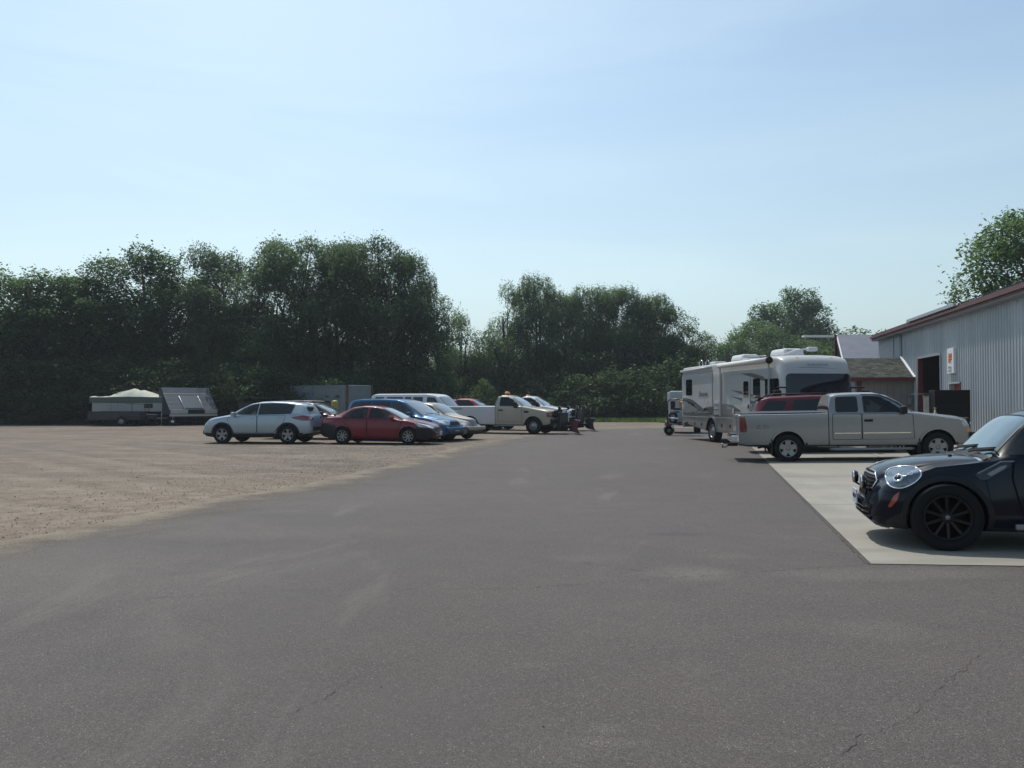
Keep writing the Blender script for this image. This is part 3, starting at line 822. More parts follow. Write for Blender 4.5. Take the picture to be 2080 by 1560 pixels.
def tree_mesh(seed, H, Rr, kind, nleaf, zc0=.25, nclump=34, leaf=.24, mats=None):
    """returns crown mesh, trunk mesh"""
    nr = np.random.RandomState(seed); r_ = random.Random(seed)
    # clump centres through an uneven envelope
    cl = []
    tries = 0
    while len(cl) < nclump and tries < 4000:
        tries += 1
        t = r_.random(); z = H * (zc0 + (1 - zc0) * t * .93)
        k = (z / H - zc0) / (1 - zc0)
        env = Rr * (math.sin(min(1, k * 1.0 + .12) * math.pi * .93) ** .55) * (1 if kind != 'bush' else 1.1)
        a = r_.random() * 6.283; rr = env * math.sqrt(r_.uniform(.1, 1)) * r_.uniform(.75, 1.1)
        p = np.array([rr * math.cos(a), rr * math.sin(a), z])
        cr = r_.uniform(.75, 1.45) * (Rr / 4.0) ** .6
        if all(np.linalg.norm(p - q[0]) > (cr + q[1]) * .55 for q in cl): cl.append((p, cr))
    tb = MB()
    base_r = .02 * H + .06
    lean = np.array([r_.gauss(0, .4), r_.gauss(0, .4), 0])
    top = np.array([lean[0], lean[1], H * .72])
    tp = [Vector((0, 0, -.2)), Vector((lean[0] * .2, lean[1] * .2, H * .2)), Vector((lean[0] * .6 + .2, lean[1] * .6, H * .45)), Vector(top)]
    nst = 3 if kind == 'willow' else 1
    stems = []
    for s in range(nst):
        off = Vector((r_.gauss(0, .5), r_.gauss(0, .4), 0)) * (s > 0); spread = Vector((r_.gauss(0, Rr * .3), r_.gauss(0, Rr * .3), 0)) * (s > 0)
        q = [p + off + spread * (i / 3) for i, p in enumerate(tp)]; stems.append(q)
        tb.tube(q, [base_r * (1 if s == 0 else .7), base_r * .75, base_r * .5, base_r * .15], M_BARK, 7)
    for p, cr in cl:
        st = r_.choice(stems); t = min(.95, max(.12, (p[2] / H) - r_.uniform(.12, .3))) / .72
        t = min(t, 1) * 3; i = min(2, int(t)); a = st[i].lerp(st[i + 1], t - i)
        b_ = Vector(p); mid = a.lerp(b_, .5) + Vector((0, 0, -.12 * (b_ - a).length if kind != 'oak' else .1))
        tb.tube([a, mid, b_], [base_r * .28, base_r * .17, .02], M_BARK, 5, caps=False)
    trunk = tb.build('trunk_src', None); tm = trunk.data; bpy.data.objects.remove(trunk)
    per = nleaf // len(cl); C = []; NN = []
    for p, cr in cl:
        n = int(per * (cr ** 1.6) / 1.25)
        d = nr.normal(0, 1, (n, 3)); d /= np.linalg.norm(d, axis=1)[:, None]
        rad_ = cr * (nr.uniform(.25, 1, n) ** .45) * (1 + .22 * np.sin(d[:, 0] * 5 + p[0]) * np.cos(d[:, 1] * 4 + p[1] * 2))
        q = p + d * rad_[:, None] * np.array([1.15, 1.15, .8])
        if kind == 'willow':
            # hanging strands below the clump
            ns = int(n / 11); sidx = nr.randint(0, n, ns); tt = nr.uniform(0, 1, (ns, 8)); ln = nr.uniform(.4, 1.0, ns) * (1.0 + 1.1 * (nr.uniform(0, 1, ns) > .75))
            st = q[sidx][:, None, :] + np.zeros((ns, 8, 3)); st[:, :, 2] -= tt * ln[:, None]; st[:, :, 0] += (d[sidx, 0] * .25)[:, None] * tt; st[:, :, 1] += (d[sidx, 1] * .25)[:, None] * tt
            st += nr.normal(0, .05, st.shape)
            st = st[: int(len(st) * .6)]; sidx = sidx[: len(st)]; q = np.concatenate([q[: n * 7 // 10], st.reshape(-1, 3)]); dn = np.concatenate([d[: n * 7 // 10], np.repeat(d[sidx], 8, axis=0)])
            up = q[:n // 8] + np.stack([nr.normal(0, .1, n // 8), nr.normal(0, .1, n // 8), nr.uniform(0, .7, n // 8)], 1); q = np.concatenate([q, up]); dn = np.concatenate([dn, d[:n // 8]])
        else:
            # twigs sticking out of the clump
            ns = max(3, int(n / 26)); sidx = nr.randint(0, n, ns); tt = np.linspace(0, 1, 6)
            st = q[sidx][:, None, :] + d[sidx][:, None, :] * (tt[None, :, None] * nr.uniform(.3, .95, ns)[:, None, None] * cr * .7) + nr.normal(0, .06, (ns, 6, 3))
            q = np.concatenate([q, st.reshape(-1, 3)]); dn = np.concatenate([d, np.repeat(d[sidx], 6, axis=0)])
        C.append(q); NN.append(dn)
    C = np.concatenate(C); NN = np.concatenate(NN); ok = C[:, 2] > .12; C = C[ok]; NN = NN[ok]
    ax_ = np.stack([C[:, 0], C[:, 1], (C[:, 2] - H * .55) * .8], 1); ax_ /= np.linalg.norm(ax_, axis=1)[:, None] + 1e-6
    NN = NN * .7 + ax_ * .3 + nr.normal(0, .62, NN.shape); NN[:, 2] += .32; NN /= np.linalg.norm(NN, axis=1)[:, None] + 1e-6
    V, F = leaves(C, None, leaf, nr, .5 if kind != 'willow' else .40, .5 if kind == 'willow' else .15)
    me = np_mesh('crown_src', V, F, mats, smooth=True); me.normals_split_custom_set_from_vertices(np.repeat(NN, 4, axis=0).tolist())
    return me, tm
TR = {}
def proto(key, *a, **k): TR[key] = tree_mesh(*a, **k)
proto('willow0', 21, 14, 4.6, 'willow', 30000, .36, 34, .23, mats=L_WIL)
proto('willow1', 22, 14, 5.0, 'willow', 30000, .38, 32, .23, mats=L_WIL)
proto('willow2', 25, 12, 3.6, 'willow', 24000, .22, 30, .22, mats=L_WIL)
proto('oak0', 23, 13, 4.6, 'oak', 21000, .36, 26, .23, mats=L_DRK)
proto('oak1', 24, 12, 4.4, 'oak', 22000, .22, 32, .22, mats=L_DRK)
proto('dense0', 26, 11, 3.8, 'dense', 20000, .10, 38, .23, mats=L_DRK)
proto('dense1', 27, 10, 3.4, 'dense', 18000, .08, 36, .22, mats=L_WIL)
proto('bush0', 28, 4.2, 2.6, 'bush', 8000, .02, 26, .20, mats=L_BUS)
proto('bush1', 29, 3.6, 2.8, 'bush', 8000, .02, 26, .20, mats=L_BUS)
proto('ash0', 30, 12, 5.2, 'oak', 26000, .25, 44, .26, mats=L_DRK)
proto('yell0', 31, 7, 3.0, 'dense', 10000, .05, 28, .22, mats=L_YEL)
PH = dict(willow0=14, willow1=14, willow2=12, oak0=13, oak1=12, dense0=11, dense1=10, bush0=4.2, bush1=3.6, ash0=12, yell0=7)
PTOP = {}
for k_, (cm, tm) in TR.items():
    zz = np.empty(len(cm.vertices) * 3, np.float32); cm.vertices.foreach_get('co', zz); PTOP[k_] = float(np.percentile(zz[2::3], 99.7))
def tree(key, px, Y, topy, label, name='tree', cat='tree', group=None, wide=1.0, rot=None, z=0.0):
    X = PX(px, Y); h = PZ(topy, Y) - z; s = h / PTOP[key]
    o = thing(name, label, cat, (X, Y, z), rng.random() * 6.28 if rot is None else rot, group)
    o.scale = (s * wide, s * wide, s)
    cm, tm = TR[key]
    t = link('trunk', tm, o); c = link('crown' if cat == 'tree' else 'foliage', cm, o)
    return o
# front trees of the line, left to right: key, px, depth, top pixel, width
T = [
 ('oak1', 12, 64, 540, 1.05, 'dense dark tree at the left edge of the picture'),
 ('dense0', 78, 65, 556, 1.15, 'dark round tree, second from the left edge'),
 ('oak0', 175, 66, 560, 1.0, 'leafy tree with a low left shoulder, left of the tallest open crowned tree'),
 ('oak0', 282, 68, 506, .95, 'tall tree with an open clumpy crown and sky gaps under it'),
 ('oak1', 345, 72, 545, .9, 'tree filling the dip right of the open crowned tree'),
 ('willow1', 440, 70, 508, .95, 'rounded willow behind the grey clamshell trailer'),
 ('willow2', 520, 68, 540, .95, 'slim willow above the bonnet of the silver crossover'),
 ('willow0', 610, 68, 490, .92, 'tallest willow, directly above the pale shipping containers'),
 ('willow1', 690, 69, 494, .85, 'tall willow just right of the tallest one, with sky showing through its branches'),
 ('willow0', 765, 67, 490, .9, 'broad weeping willow above the red sedan'),
 ('willow1', 826, 69, 518, .58, 'willow forming the right shoulder of the tall willow group'),
 ('dense1', 886, 70, 598, .62, 'low willow with thin upright twigs at the notch in the treeline'),
 ('willow2', 948, 78, 636, .95, 'pale green lower tree in the notch above the passenger van'),
 ('willow2', 1030, 80, 582, .66, 'willow with a feathery left side, left of the pointed willow'),
 ('willow0', 1088, 81, 560, .60, 'pointed willow rising highest above the tan plough truck'),
 ('willow1', 1150, 83, 596, .8, 'willow just right of the pointed willow'),
 ('willow0', 1200, 84, 584, .72, 'willow with a twin tip right of the plough trucks'),
 ('willow1', 1258, 84, 584, .85, 'flat topped willow in the middle of the right hand group'),
 ('willow0', 1320, 84, 600, .85, 'rounded willow sloping down to the right, left of the motorhome'),
 ('dense1', 1388, 82, 628, .75, 'narrow dark tree beside the motorhome'),
 ('dense1', 1428, 80, 680, .75, 'small dark tree, last of the treeline by the motorhome'),
]
for key, px, Y, ty, wd, lab in T:
    tree(key, px, Y, ty, lab, name='willow_tree' if 'wil' in key else 'tree', group='trees of the front row', wide=wd)
# the row behind: seen only in the gaps
for i, px in enumerate(range(-20, 1420, 46)):
    Y = rng.uniform(80, 86) + (10 if px > 900 else 0)
    ty = np.interp(px, [0, 110, 130, 300, 500, 850, 900, 960, 1080, 1380, 1430], [620, 640, 680, 690, 700, 715, 720, 720, 700, 700, 730]) + rng.uniform(-25, 30)
    tree(rng.choice(['oak1', 'dense0', 'dense1', 'dense0']), px + rng.uniform(-15, 15), Y, ty, 'dark tree deep in the shade of the back row, seen between the front trees', group='trees of the back row', wide=1.25)
# undergrowth at the foot of the trees
for i, px in enumerate(range(-30, 1450, 27)):
    right = px > 905
    Y = (rng.uniform(74, 79) if right else rng.uniform(61.5, 64.5)) if px < 1390 else 74
    ty = np.interp(px, [0, 400, 700, 900, 1000, 1250, 1440], [748, 752, 765, 775, 785, 770, 752]) + rng.uniform(-32, 18)
    if 940 < px < 1080: ty += 22
    tree(rng.choice(['bush0', 'bush1']), px + rng.uniform(-8, 8), Y, ty, 'dark leafy shrub in the undergrowth at the foot of the treeline', name='shrub', cat='shrub', group='shrubs under the trees', wide=1.15)
for i, px in enumerate(range(-20, 1420, 38)):
    right = px > 905
    Y = (rng.uniform(80, 84) if right else rng.uniform(66, 69))
    ty = np.interp(px, [0, 400, 700, 900, 1000, 1250, 1440], [700, 715, 745, 745, 750, 740, 745]) + rng.uniform(-45, 25)
    tree(rng.choice(['dense0', 'dense1', 'bush0']), px, Y, ty, 'dark understorey tree filling the space under the tall crowns', name='understorey_tree', group='understorey trees', wide=1.3)
# lighter bushes that stand out
for px, Y, ty, w, lab in [(470, 60.5, 765, .5, 'thin pale bush behind the bonnet of the silver crossover'), (985, 71, 770, .95, 'sunlit green bush above the bed of the plough truck'), (430, 66, 655, .7, 'light green sapling above the grey clamshell trailer'), (500, 66, 688, .6, 'light green sapling right of the other sapling over the clamshell trailer'), (868, 67.5, 640, .6, 'light green young tree at the notch of the treeline')]:
    tree('yell0' if ty < 780 and px != 430 else 'dense1', px, Y, ty, lab, name='bush' if ty > 700 else 'young_tree', cat='bush' if ty > 700 else 'tree', wide=w)
# right-hand trees
tree('ash0', 1612, 118, 590, 'large rounded tree standing alone behind the motorhome', wide=.85)
tree('willow2', 1655, 116, 606, 'right half of the large rounded tree group behind the motorhome', name='tree', wide=.8)
tree('dense0', 1535, 104, 652, 'dark medium tree left of the large rounded tree', wide=1.0)
tree('dense1', 1585, 92, 668, 'bright green bushy tree above the roof of the motorhome', wide=1.3)
tree('dense0', 1500, 100, 690, 'small tree above the rear of the motorhome roof', wide=1.0)
tree('dense1', 1650, 95, 690, 'bushy green tree in front of the white canopy beam', wide=1.2)
tree('yell0', 1742, 90, 668, 'light green tree top peeking over the grey metal roof', wide=1.3)
tree('yell0', 1786, 94, 676, 'small light green tree top left of the red fascia', wide=.9)
tree('dense1', 1465, 110, 702, 'low far tree in the gap left of the motorhome', wide=1.5)
tree('ash0', 2106, 52, 424, 'large open crowned ash tree behind the corrugated metal building', wide=.82, rot=.4)
tree('ash0', 2230, 54, 440, 'ash tree behind the building at the right edge', wide=.8, rot=2.0)
# bare twiggy snag
b = MB(); r_ = random.Random(5); X = PX(1482, 96)
for i in range(26):
    a = Vector((X + r_.gauss(0, .4), 96 + r_.gauss(0, .3), r_.uniform(3.5, 7))); e = a + Vector((r_.uniform(-1.4, 1.2), r_.gauss(0, .5), r_.uniform(1, 3)))
    b.tube([a, a.lerp(e, .5) + Vector((0, 0, .2)), e], [.035, .025, .012], M_BARK, 4, caps=False)
b.tube([(X, 96, 0), (X, 96, 4), (X + .3, 96, 8)], [.14, .1, .03], M_BARK, 6)
tag(b.build('bare_tree'), 'bare twiggy dead tree in the gap left of the motorhome', 'tree')

# grass verge and weeds
def grass(name, regions, n, h, label, seed, m=L_GRS):
    nr = np.random.RandomState(seed); Cs = []
    for (x0, x1, y0, y1, k) in regions:
        q = int(n * k); Cs.append(np.stack([nr.uniform(x0, x1, q), nr.uniform(y0, y1, q)], 1))
    P = np.concatenate(Cs); k = len(P)
    hh = h * nr.uniform(.4, 1.3, k); a = nr.uniform(0, 6.28, k); w = .05
    b0 = np.stack([P[:, 0] - w * np.cos(a), P[:, 1] - w * np.sin(a), np.zeros(k)], 1); b1 = np.stack([P[:, 0] + w * np.cos(a), P[:, 1] + w * np.sin(a), np.zeros(k)], 1)
    t = np.stack([P[:, 0] + nr.normal(0, .1, k), P[:, 1] + nr.normal(0, .1, k), hh], 1)
    V = np.stack([b0, b1, t], 1).reshape(-1, 3); F = np.arange(3 * k).reshape(-1, 3)
    return tag(link(name, np_mesh(name, V, F, m)), label, 'grass', kind='stuff')
sheet('meadow', lambda y: [-400, -60, PX(1140, 74), PX(1440, 74), 60], [69 + 0, 74, 160], .0, M_MEAD) if False else None
def patch(name, pts, z, m):
    tag(link(name, np_mesh(name, [(x, y, z) for x, y in pts], [tuple(range(len(pts)))] if len(pts) == 4 else None, m)), kind='structure')
patch('grass_verge', [(2.0, 70.5), (22, 65.5), (40, 78), (-5, 80)], .004, M_MEAD)
patch('woodland_floor', [(-90, 62.5), (-4.5, 64), (4, 82), (-90, 110)], .004, mat('leaf_litter', (.035, .032, .02), 1, var=.3))
patch('far_meadow', [(-160, 110), (160, 86), (300, 400), (-300, 400)], .006, M_MEAD)
grass('grass', [(2.5, 14, 69, 74, .35), (12, 22, 66.5, 73, .5), (10, 30, 72, 80, .15)], 26000, .32, 'green grass verge at the far end of the yard left of the motorhome', 5)
grass('weeds', [(-46, -4, 60.6, 64, .8), (2, 14, 73, 77, .2)], 22000, .55, 'dark weeds along the foot of the treeline', 6, L_BUS)

# ============================================================ METAL BUILDING
WX0, WT = 11.4, .2           # wall foot: X = WX0 + WT * Y
wdir = Vector((WT, 1, 0)).normalized(); wnrm = Vector((-wdir.y, wdir.x, 0))       # wnrm points left, out of the wall
def wall_pt(Y, z, out=0.0): p = Vector((WX0 + WT * Y, Y, z)) + wnrm * out; p.z = z; return p
def corr_mat():
    m, N, Lk, b, noise, rng_, mix, math_, voro, blob, bump = ground_nodes('galvanised_steel')
    c = mix(rng_(noise(.7, 5, .6, (1, 1, .25)), .35, .65), (.36, .395, .42), (.44, .475, .50))
    c = mix(rng_(noise(2.4, 6, .7, (1, 1, .08)), .45, .75, 0, .45), c, (.30, .315, .33))
    Lk.new(c, b.inputs['Base Color']); b.inputs['Roughness'].default_value = .42; b.inputs['Metallic'].default_value = .2; b.inputs['Specular IOR Level'].default_value = .4
    return m
M_GALV = corr_mat()
M_FASC = mat('red_fascia', (.115, .045, .043), .5, var=.25, vscale=3)
M_DKRED = mat('dark_red_trim', (.10, .012, .02), .5)
M_ROOFD = mat('dark_roof', (.05, .05, .055), .6)
WY0, WY1, EAVE = 6.0, 46.6, 5.18
zb_w = .26
bld = thing('metal_building', 'long corrugated metal workshop building with red fascia and an open doorway', 'building', (WX0 + WT * 30, 30, 0))
inv = bld.location.copy()
def L2(p): return Vector(p) - inv
DY0, DY1, DZ = 35.75, 39.1, 3.66       # big doorway
PY0, PY1, PZ_ = 33.3, 34.6, 2.35       # small red door
def corrugated(y0, y1, z0, z1, name='wall', pitch=.26, m=None):
    """ribbed sheet along the wall between two depths"""
    V, F = [], []; L_ = (y1 - y0) / wdir.y; n = int(L_ / pitch); prof = [(0, 0), (.32, 0), (.42, .035), (.6, .035), (.7, 0)]
    cols = []
    for i in range(n + 1):
        for a, o in prof:
            s = (i + a) * pitch
            if s <= L_: cols.append((s, o))
    cols.append((L_, 0))
    for s, o in cols:
        p = Vector((WX0 + WT * y0, y0, 0)) + wdir * s + wnrm * o
        V += [L2((p.x, p.y, z0)), L2((p.x, p.y, z1))]
    for i in range(len(cols) - 1): F.append((2 * i, 2 * i + 2, 2 * i + 3, 2 * i + 1))
    return V, F
VV, FF = [], []
for (y0, y1, z0, z1) in [(WY0, PY0, zb_w, EAVE), (PY0, PY1, PZ_, EAVE), (PY1, DY0, zb_w, EAVE), (DY0, DY1, DZ, EAVE), (DY1, WY1, zb_w, EAVE)]:
    v_, f_ = corrugated(y0, y1, z0, z1); k = len(VV); VV += v_; FF += [tuple(i + k for i in f) for f in f_]
link('wall', np_mesh('wall', VV, FF, M_GALV), bld)
# inside and the other walls
b = MB(); M_IN = mat('dark_interior', (.035, .033, .035), .9)
def wbox(bm_, y0, y1, z0, z1, o0, o1, m, bev=0):
    """box along the wall, o = distance out of the wall (negative = inside)"""
    P = [wall_pt(y, z, o) - inv for y in (y0, y1) for z in (z0, z1) for o in (o0, o1)]
    vs = [bm_.bm.verts.new(p) for p in P]
    fs = [bm_.bm.faces.new([vs[i] for i in f]) for f in ((0, 1, 3, 2), (4, 6, 7, 5), (0, 4, 5, 1), (2, 3, 7, 6), (0, 2, 6, 4), (1, 5, 7, 3))]
    bm_._fin(fs, m, False)
wbox(b, WY0, WY1, zb_w, zb_w + .02, -18, -.02, mat('shop_floor', (.16, .15, .14), .7))
wbox(b, WY0, WY1, zb_w, EAVE, -18.2, -18, M_GALV)
wbox(b, WY0, WY0 + .1, zb_w, EAVE, -18, -.02, M_GALV); wbox(b, WY1 - .1, WY1, zb_w, EAVE, -18, -.02, M_GALV)
wbox(b, 34.9, 35.0, zb_w, EAVE, -18, -.05, M_IN); wbox(b, 42.0, 42.1, zb_w, EAVE, -18, -.05, M_IN)
b.build('wall_shell', bld)
b = MB(); wbox(b, WY0, WY1, 0, zb_w, -.2, .02, mat('foundation', (.3, .29, .27), .9, var=.2)); b.build('foundation', bld)
b = MB()
R0, R1 = wall_pt(WY0 - .3, EAVE + .18, .36) - inv, wall_pt(WY1 + .3, EAVE + .18, .36) - inv
R2, R3 = wall_pt(WY1 + .3, EAVE + .95, -9) - inv, wall_pt(WY0 - .3, EAVE + .95, -9) - inv
R4, R5 = wall_pt(WY1 + .3, EAVE + .18, -18.4) - inv, wall_pt(WY0 - .3, EAVE + .18, -18.4) - inv
b.prism([R0, R1, R2, R3], (0, 0, .06), M_ROOFD); b.prism([R3, R2, R4, R5], (0, 0, .06), M_ROOFD)
b.build('roof', bld)
for (ya, yb, m_, nm) in ((WY0 - .3, WY1 + .3, M_FASC, 'fascia'),):
    b = MB(); wbox(b, ya, yb, EAVE - .10, EAVE + .22, .34, .37, m_); wbox(b, ya, yb, EAVE + .02, EAVE + .12, .37, .46, m_)
    wbox(b, ya, yb, EAVE - .12, EAVE - .10, .0, .37, mat('soffit', (.24, .25, .27), .6)); b.build(nm, bld)
b = MB(); wbox(b, 32.5, 39.2, EAVE + .2, EAVE + .33, .38, .5, mat('galv_gutter', (.42, .44, .46), .4, .4)); b.build('gutter', bld)
b = MB()
for y in np.arange(WY0, 32.4, .26): 
    p = wall_pt(y, EAVE + .27, .36) - inv; b.box(p, (.05, .09, .035), M_ROOFD)
b.build('roof_ribs', bld)
# doorway trim
b = MB(); wbox(b, DY0 - .05, DY0 + .03, zb_w, DZ, .0, .06, mat('grey_jamb', (.25, .26, .28), .6)); wbox(b, DY1 - .12, DY1 + .02, zb_w, DZ, -.15, .06, M_DKRED); wbox(b, DY0, DY1, DZ - .02, DZ + .08, 0, .06, mat('grey_jamb', (.25, .26, .28), .6)); b.build('door_frame', bld)
b = MB(); wbox(b, PY0, PY1, zb_w, PZ_, -.22, -.17, mat('red_door', (.22, .04, .035), .5, var=.15)); do = b.build('door', bld)
b = MB(); wbox(b, PY0 - .06, PY0, zb_w, PZ_ + .06, -.2, .05, M_DKRED); wbox(b, PY1, PY1 + .06, zb_w, PZ_ + .06, -.2, .05, M_GALV); wbox(b, PY0, PY1, PZ_, PZ_ + .07, -.2, .05, M_GALV); b.build('door_trim', bld)
# wall panel of the far end, smoother and paler, with blue-green strips
b = MB(); wbox(b, 43.4, 46.6, 3.4, EAVE - .12, .045, .06, mat('pale_panel', (.30, .33, .35), .5, var=.1)); wbox(b, 41.9, 42.3, 3.4, EAVE - .12, .045, .055, mat('teal_strip', (.12, .20, .22), .5)); b.build('wall_panel', bld)
# sign on the wall
sg = thing('wall_sign', 'tall narrow white sign with an orange and red emblem on the corrugated wall', 'sign', wall_pt(34.0, 0, 0))
si = sg.location.copy()
def sbox(y0, y1, z0, z1, o0, o1, m, nm, parent=None):
    global inv
    s0 = inv; inv = si; b = MB(); wbox(b, y0, y1, z0, z1, o0, o1, m); inv = s0; return b.build(nm, parent or sg)
M_SGW = mat('sign_white', (.78, .78, .82), .35, coat=.4)
SY0, SY1 = 33.72, 34.52
sbox(SY0, SY1, 2.78, 3.82, .04, .14, M_SGW, 'panel')
sbox(SY0 + .2, SY1 - .2, 3.32, 3.60, .14, .15, mat('sign_red', (.45, .05, .02), .4), 'emblem')
sbox(SY0 + .26, SY1 - .26, 3.37, 3.56, .15, .156, mat('sign_orange', (.75, .30, .03), .4), 'emblem')
rz_w = math.atan2(wnrm.y, wnrm.x) + rad(90)
for tx, z, s_, mm in (('RV', 3.465, .17, mat('sign_ink_red', (.35, .03, .02), .4)), ('SERVICE', 3.255, .11, mat('sign_ink_red', (.35, .03, .02), .4)), ('REPAIR', 3.02, .13, mat('sign_ink', (.12, .12, .16), .5)), ('& PARTS', 2.88, .13, mat('sign_ink', (.12, .12, .16), .5))):
    p = wall_pt((SY0 + SY1) / 2, z, .162) - si; text_mesh(tx, s_, mm, 'lettering', sg, p, (rad(90), 0, rz_w), xs=1.0)
# ---- entrance annex with shingle roof
def obox(bm_, o, ax, ay, x0, x1, y0, y1, z0, z1, m):
    P = [o + ax * x + ay * y + Vector((0, 0, z)) for x in (x0, x1) for y in (y0, y1) for z in (z0, z1)]
    vs = [bm_.bm.verts.new(p) for p in P]
    bm_._fin([bm_.bm.faces.new([vs[i] for i in f]) for f in ((0, 1, 3, 2), (4, 6, 7, 5), (0, 4, 5, 1), (2, 3, 7, 6), (0, 2, 6, 4), (1, 5, 7, 3))], m, False)
AY = 39.9
an = thing('entrance_annex', 'low annex with grey shingle roof and beige siding against the metal building', 'annex', wall_pt(AY, 0, 0))
ao = Vector((0, 0, 0)); ax, ay = wnrm.copy(), wdir.copy()     # ax = out of the wall (left), ay = away
M_SID = mat('beige_siding', (.20, .19, .175), .7, var=.12, vscale=2)
M_SHG_c = ground_nodes('shingles')
m, N, Lk, b_, noise, rng_, mix, math_, voro, blob, bump = M_SHG_c
M_SHG = m
br = N.new('ShaderNodeTexBrick'); br.inputs['Scale'].default_value = 1.0; br.inputs['Brick Width'].default_value = .32; br.inputs['Row Height'].default_value = .15; br.inputs['Mortar Size'].default_value = .012
br.inputs['Color1'].default_value = (.040, .044, .037, 1); br.inputs['Color2'].default_value = (.12, .125, .11, 1); br.inputs['Mortar'].default_value = (.02, .02, .02, 1)
tcn = N.new('ShaderNodeTexCoord'); mpn = N.new('ShaderNodeMapping'); Lk.new(tcn.outputs['Generated'], mpn.inputs[0]); mpn.inputs['Scale'].default_value = (3.9, 2.4, 1)
Lk.new(mpn.outputs[0], br.inputs['Vector']); Lk.new(mix(rng_(noise(3, 4), .4, .6, 0, .4), br.outputs[0], (.05, .055, .048)), b_.inputs['Base Color']); b_.inputs['Roughness'].default_value = .95; b_.inputs['Specular IOR Level'].default_value = .05
b = MB(); AWd = 3.25
obox(b, ao, ax, ay, .05, AWd, .0, .12, .2, 2.72, M_SID); obox(b, ao, ax, ay, AWd - .12, AWd, .12, 4, .2, 2.72, M_SID)
for x in np.arange(.3, AWd, .3): obox(b, ao, ax, ay, x, x + .012, -.006, 0, .2, 2.72, mat('siding_groove', (.1, .095, .09), .8))
b.build('siding', an)
b = MB(); obox(b, ao, ax, ay, 2.38, 2.60, -.03, -.008, .2, 2.72, M_DKRED); b.build('trim_post', an)
b = MB(); obox(b, ao, ax, ay, 2.68, 2.98, -.03, -.008, 1.0, 2.6, mat('pale_window', (.30, .34, .38), .2, coat=.6)); obox(b, ao, ax, ay, 2.72, 2.94, -.035, -.03, 1.1, 1.9, mat('poster_red', (.35, .10, .09), .6)); b.build('window', an)
# sloping roof: eave towards the camera
e0, e1, r1_, r0_ = [ao + ax * x + ay * y + Vector((0, 0, z)) for x, y, z in ((-.0, -.35, 2.78), (AWd + .2, -.35, 2.78), (AWd + .2, 2.1, 3.86), (0.0, 2.1, 3.86))]
# own mesh so that Generated coordinates follow the slope
dv = (r0_ - e0)
me = np_mesh('shingles', [tuple(p) for p in ((0, 0, 0), (AWd + .2, 0, 0), (AWd + .2, dv.length, 0), (0, dv.length, 0), (0, 0, -.05), (AWd + .2, 0, -.05), (AWd + .2, dv.length, -.05), (0, dv.length, -.05))], [(0, 1, 2, 3), (7, 6, 5, 4), (0, 4, 5, 1), (1, 5, 6, 2), (2, 6, 7, 3), (3, 7, 4, 0)], M_SHG)
sh = link('roof', me, an); xx = ax; yy = dv.normalized(); zz_ = xx.cross(yy)
if zz_.z < 0: xx = -ax; zz_ = xx.cross(yy); org = e1
else: org = e0
sh.matrix_local = Matrix(((xx.x, yy.x, zz_.x, org.x), (xx.y, yy.y, zz_.y, org.y), (xx.z, yy.z, zz_.z, org.z), (0, 0, 0, 1)))
b = MB(); obox(b, ao, ax, ay, 0, AWd + .2, -.38, -.353, 2.62, 2.80, M_DKRED); b.build('fascia', an)
M_RAKE = mat('white_rake', (.82, .83, .84), .5)
b = MB()
for x in (-.0, AWd + .2): 
    q = [ao + ax * x + ay * y + Vector((0, 0, z)) for y, z in ((-.36, 2.66), (-.36, 2.83), (2.1, 3.93), (2.1, 3.76))]; b.prism(q, ax * (.04 if x > 0 else .10), M_RAKE)
b.build('rake_board', an)
b = MB(); b.box(tuple(ao + ax * .25 + ay * -.12 + Vector((0, 0, 1.65))), (.22, .16, .3), M_STEEL, rot=math.atan2(ay.y, ay.x), bev=.02); b.build('meter_box', an)
# ---- further grey building with a sloping metal roof
fb = thing('metal_shed', 'grey metal roofed shed with white rake board and red post behind the annex', 'building', (PX(1752, 47), 47, 0))
fo = fb.location.copy()
M_SHEET = mat('grey_sheet_roof', (.15, .16, .195), .7, .0, spec=.15, var=.12, vscale=1.2)
def FP(px, py, Y): return Vector((PX(px, Y), Y, PZ(py, Y))) - fo
b = MB(); q = [FP(1722, 768, 46), FP(1900, 768, 44.6), FP(1856, 682, 52), FP(1702, 681, 52)]; b.prism(q, (0, 0, .06), M_SHEET); b.build('roof', fb)
b = MB()
for k in range(1, 6):
    t = k / 6; a = q[0].lerp(q[1], t); c_ = q[3].lerp(q[2], t); b.tube([a + Vector((0, 0, .075)), c_ + Vector((0, 0, .075))], .02, M_SHEET, 4)
b.build('roof_seam', fb)
b = MB(); b.prism([q[0] + Vector((-.07, -.03, -.1)), q[0] + Vector((-.07, -.03, .09)), q[3] + Vector((-.07, 0, .09)), q[3] + Vector((-.07, 0, -.1))], (.05, 0, 0), M_RAKE); b.build('rake_board', fb)
b = MB(); w0 = FP(1702, 681, 52); b.box((w0.x + 2.6, w0.y + .4, 2.6), (5.0, .15, 5.2), M_SID); w1 = FP(1718, 760, 46); b.box((w1.x + .4, w1.y + 1, (w1.z) / 2 + .1), (.12, 5, w1.z - .1), M_SID); b.build('siding', fb)
b = MB(); b.box((w0.x - .22, w0.y - .3, w0.z / 2), (.14, .14, w0.z), M_DKRED); b.build('post', fb)
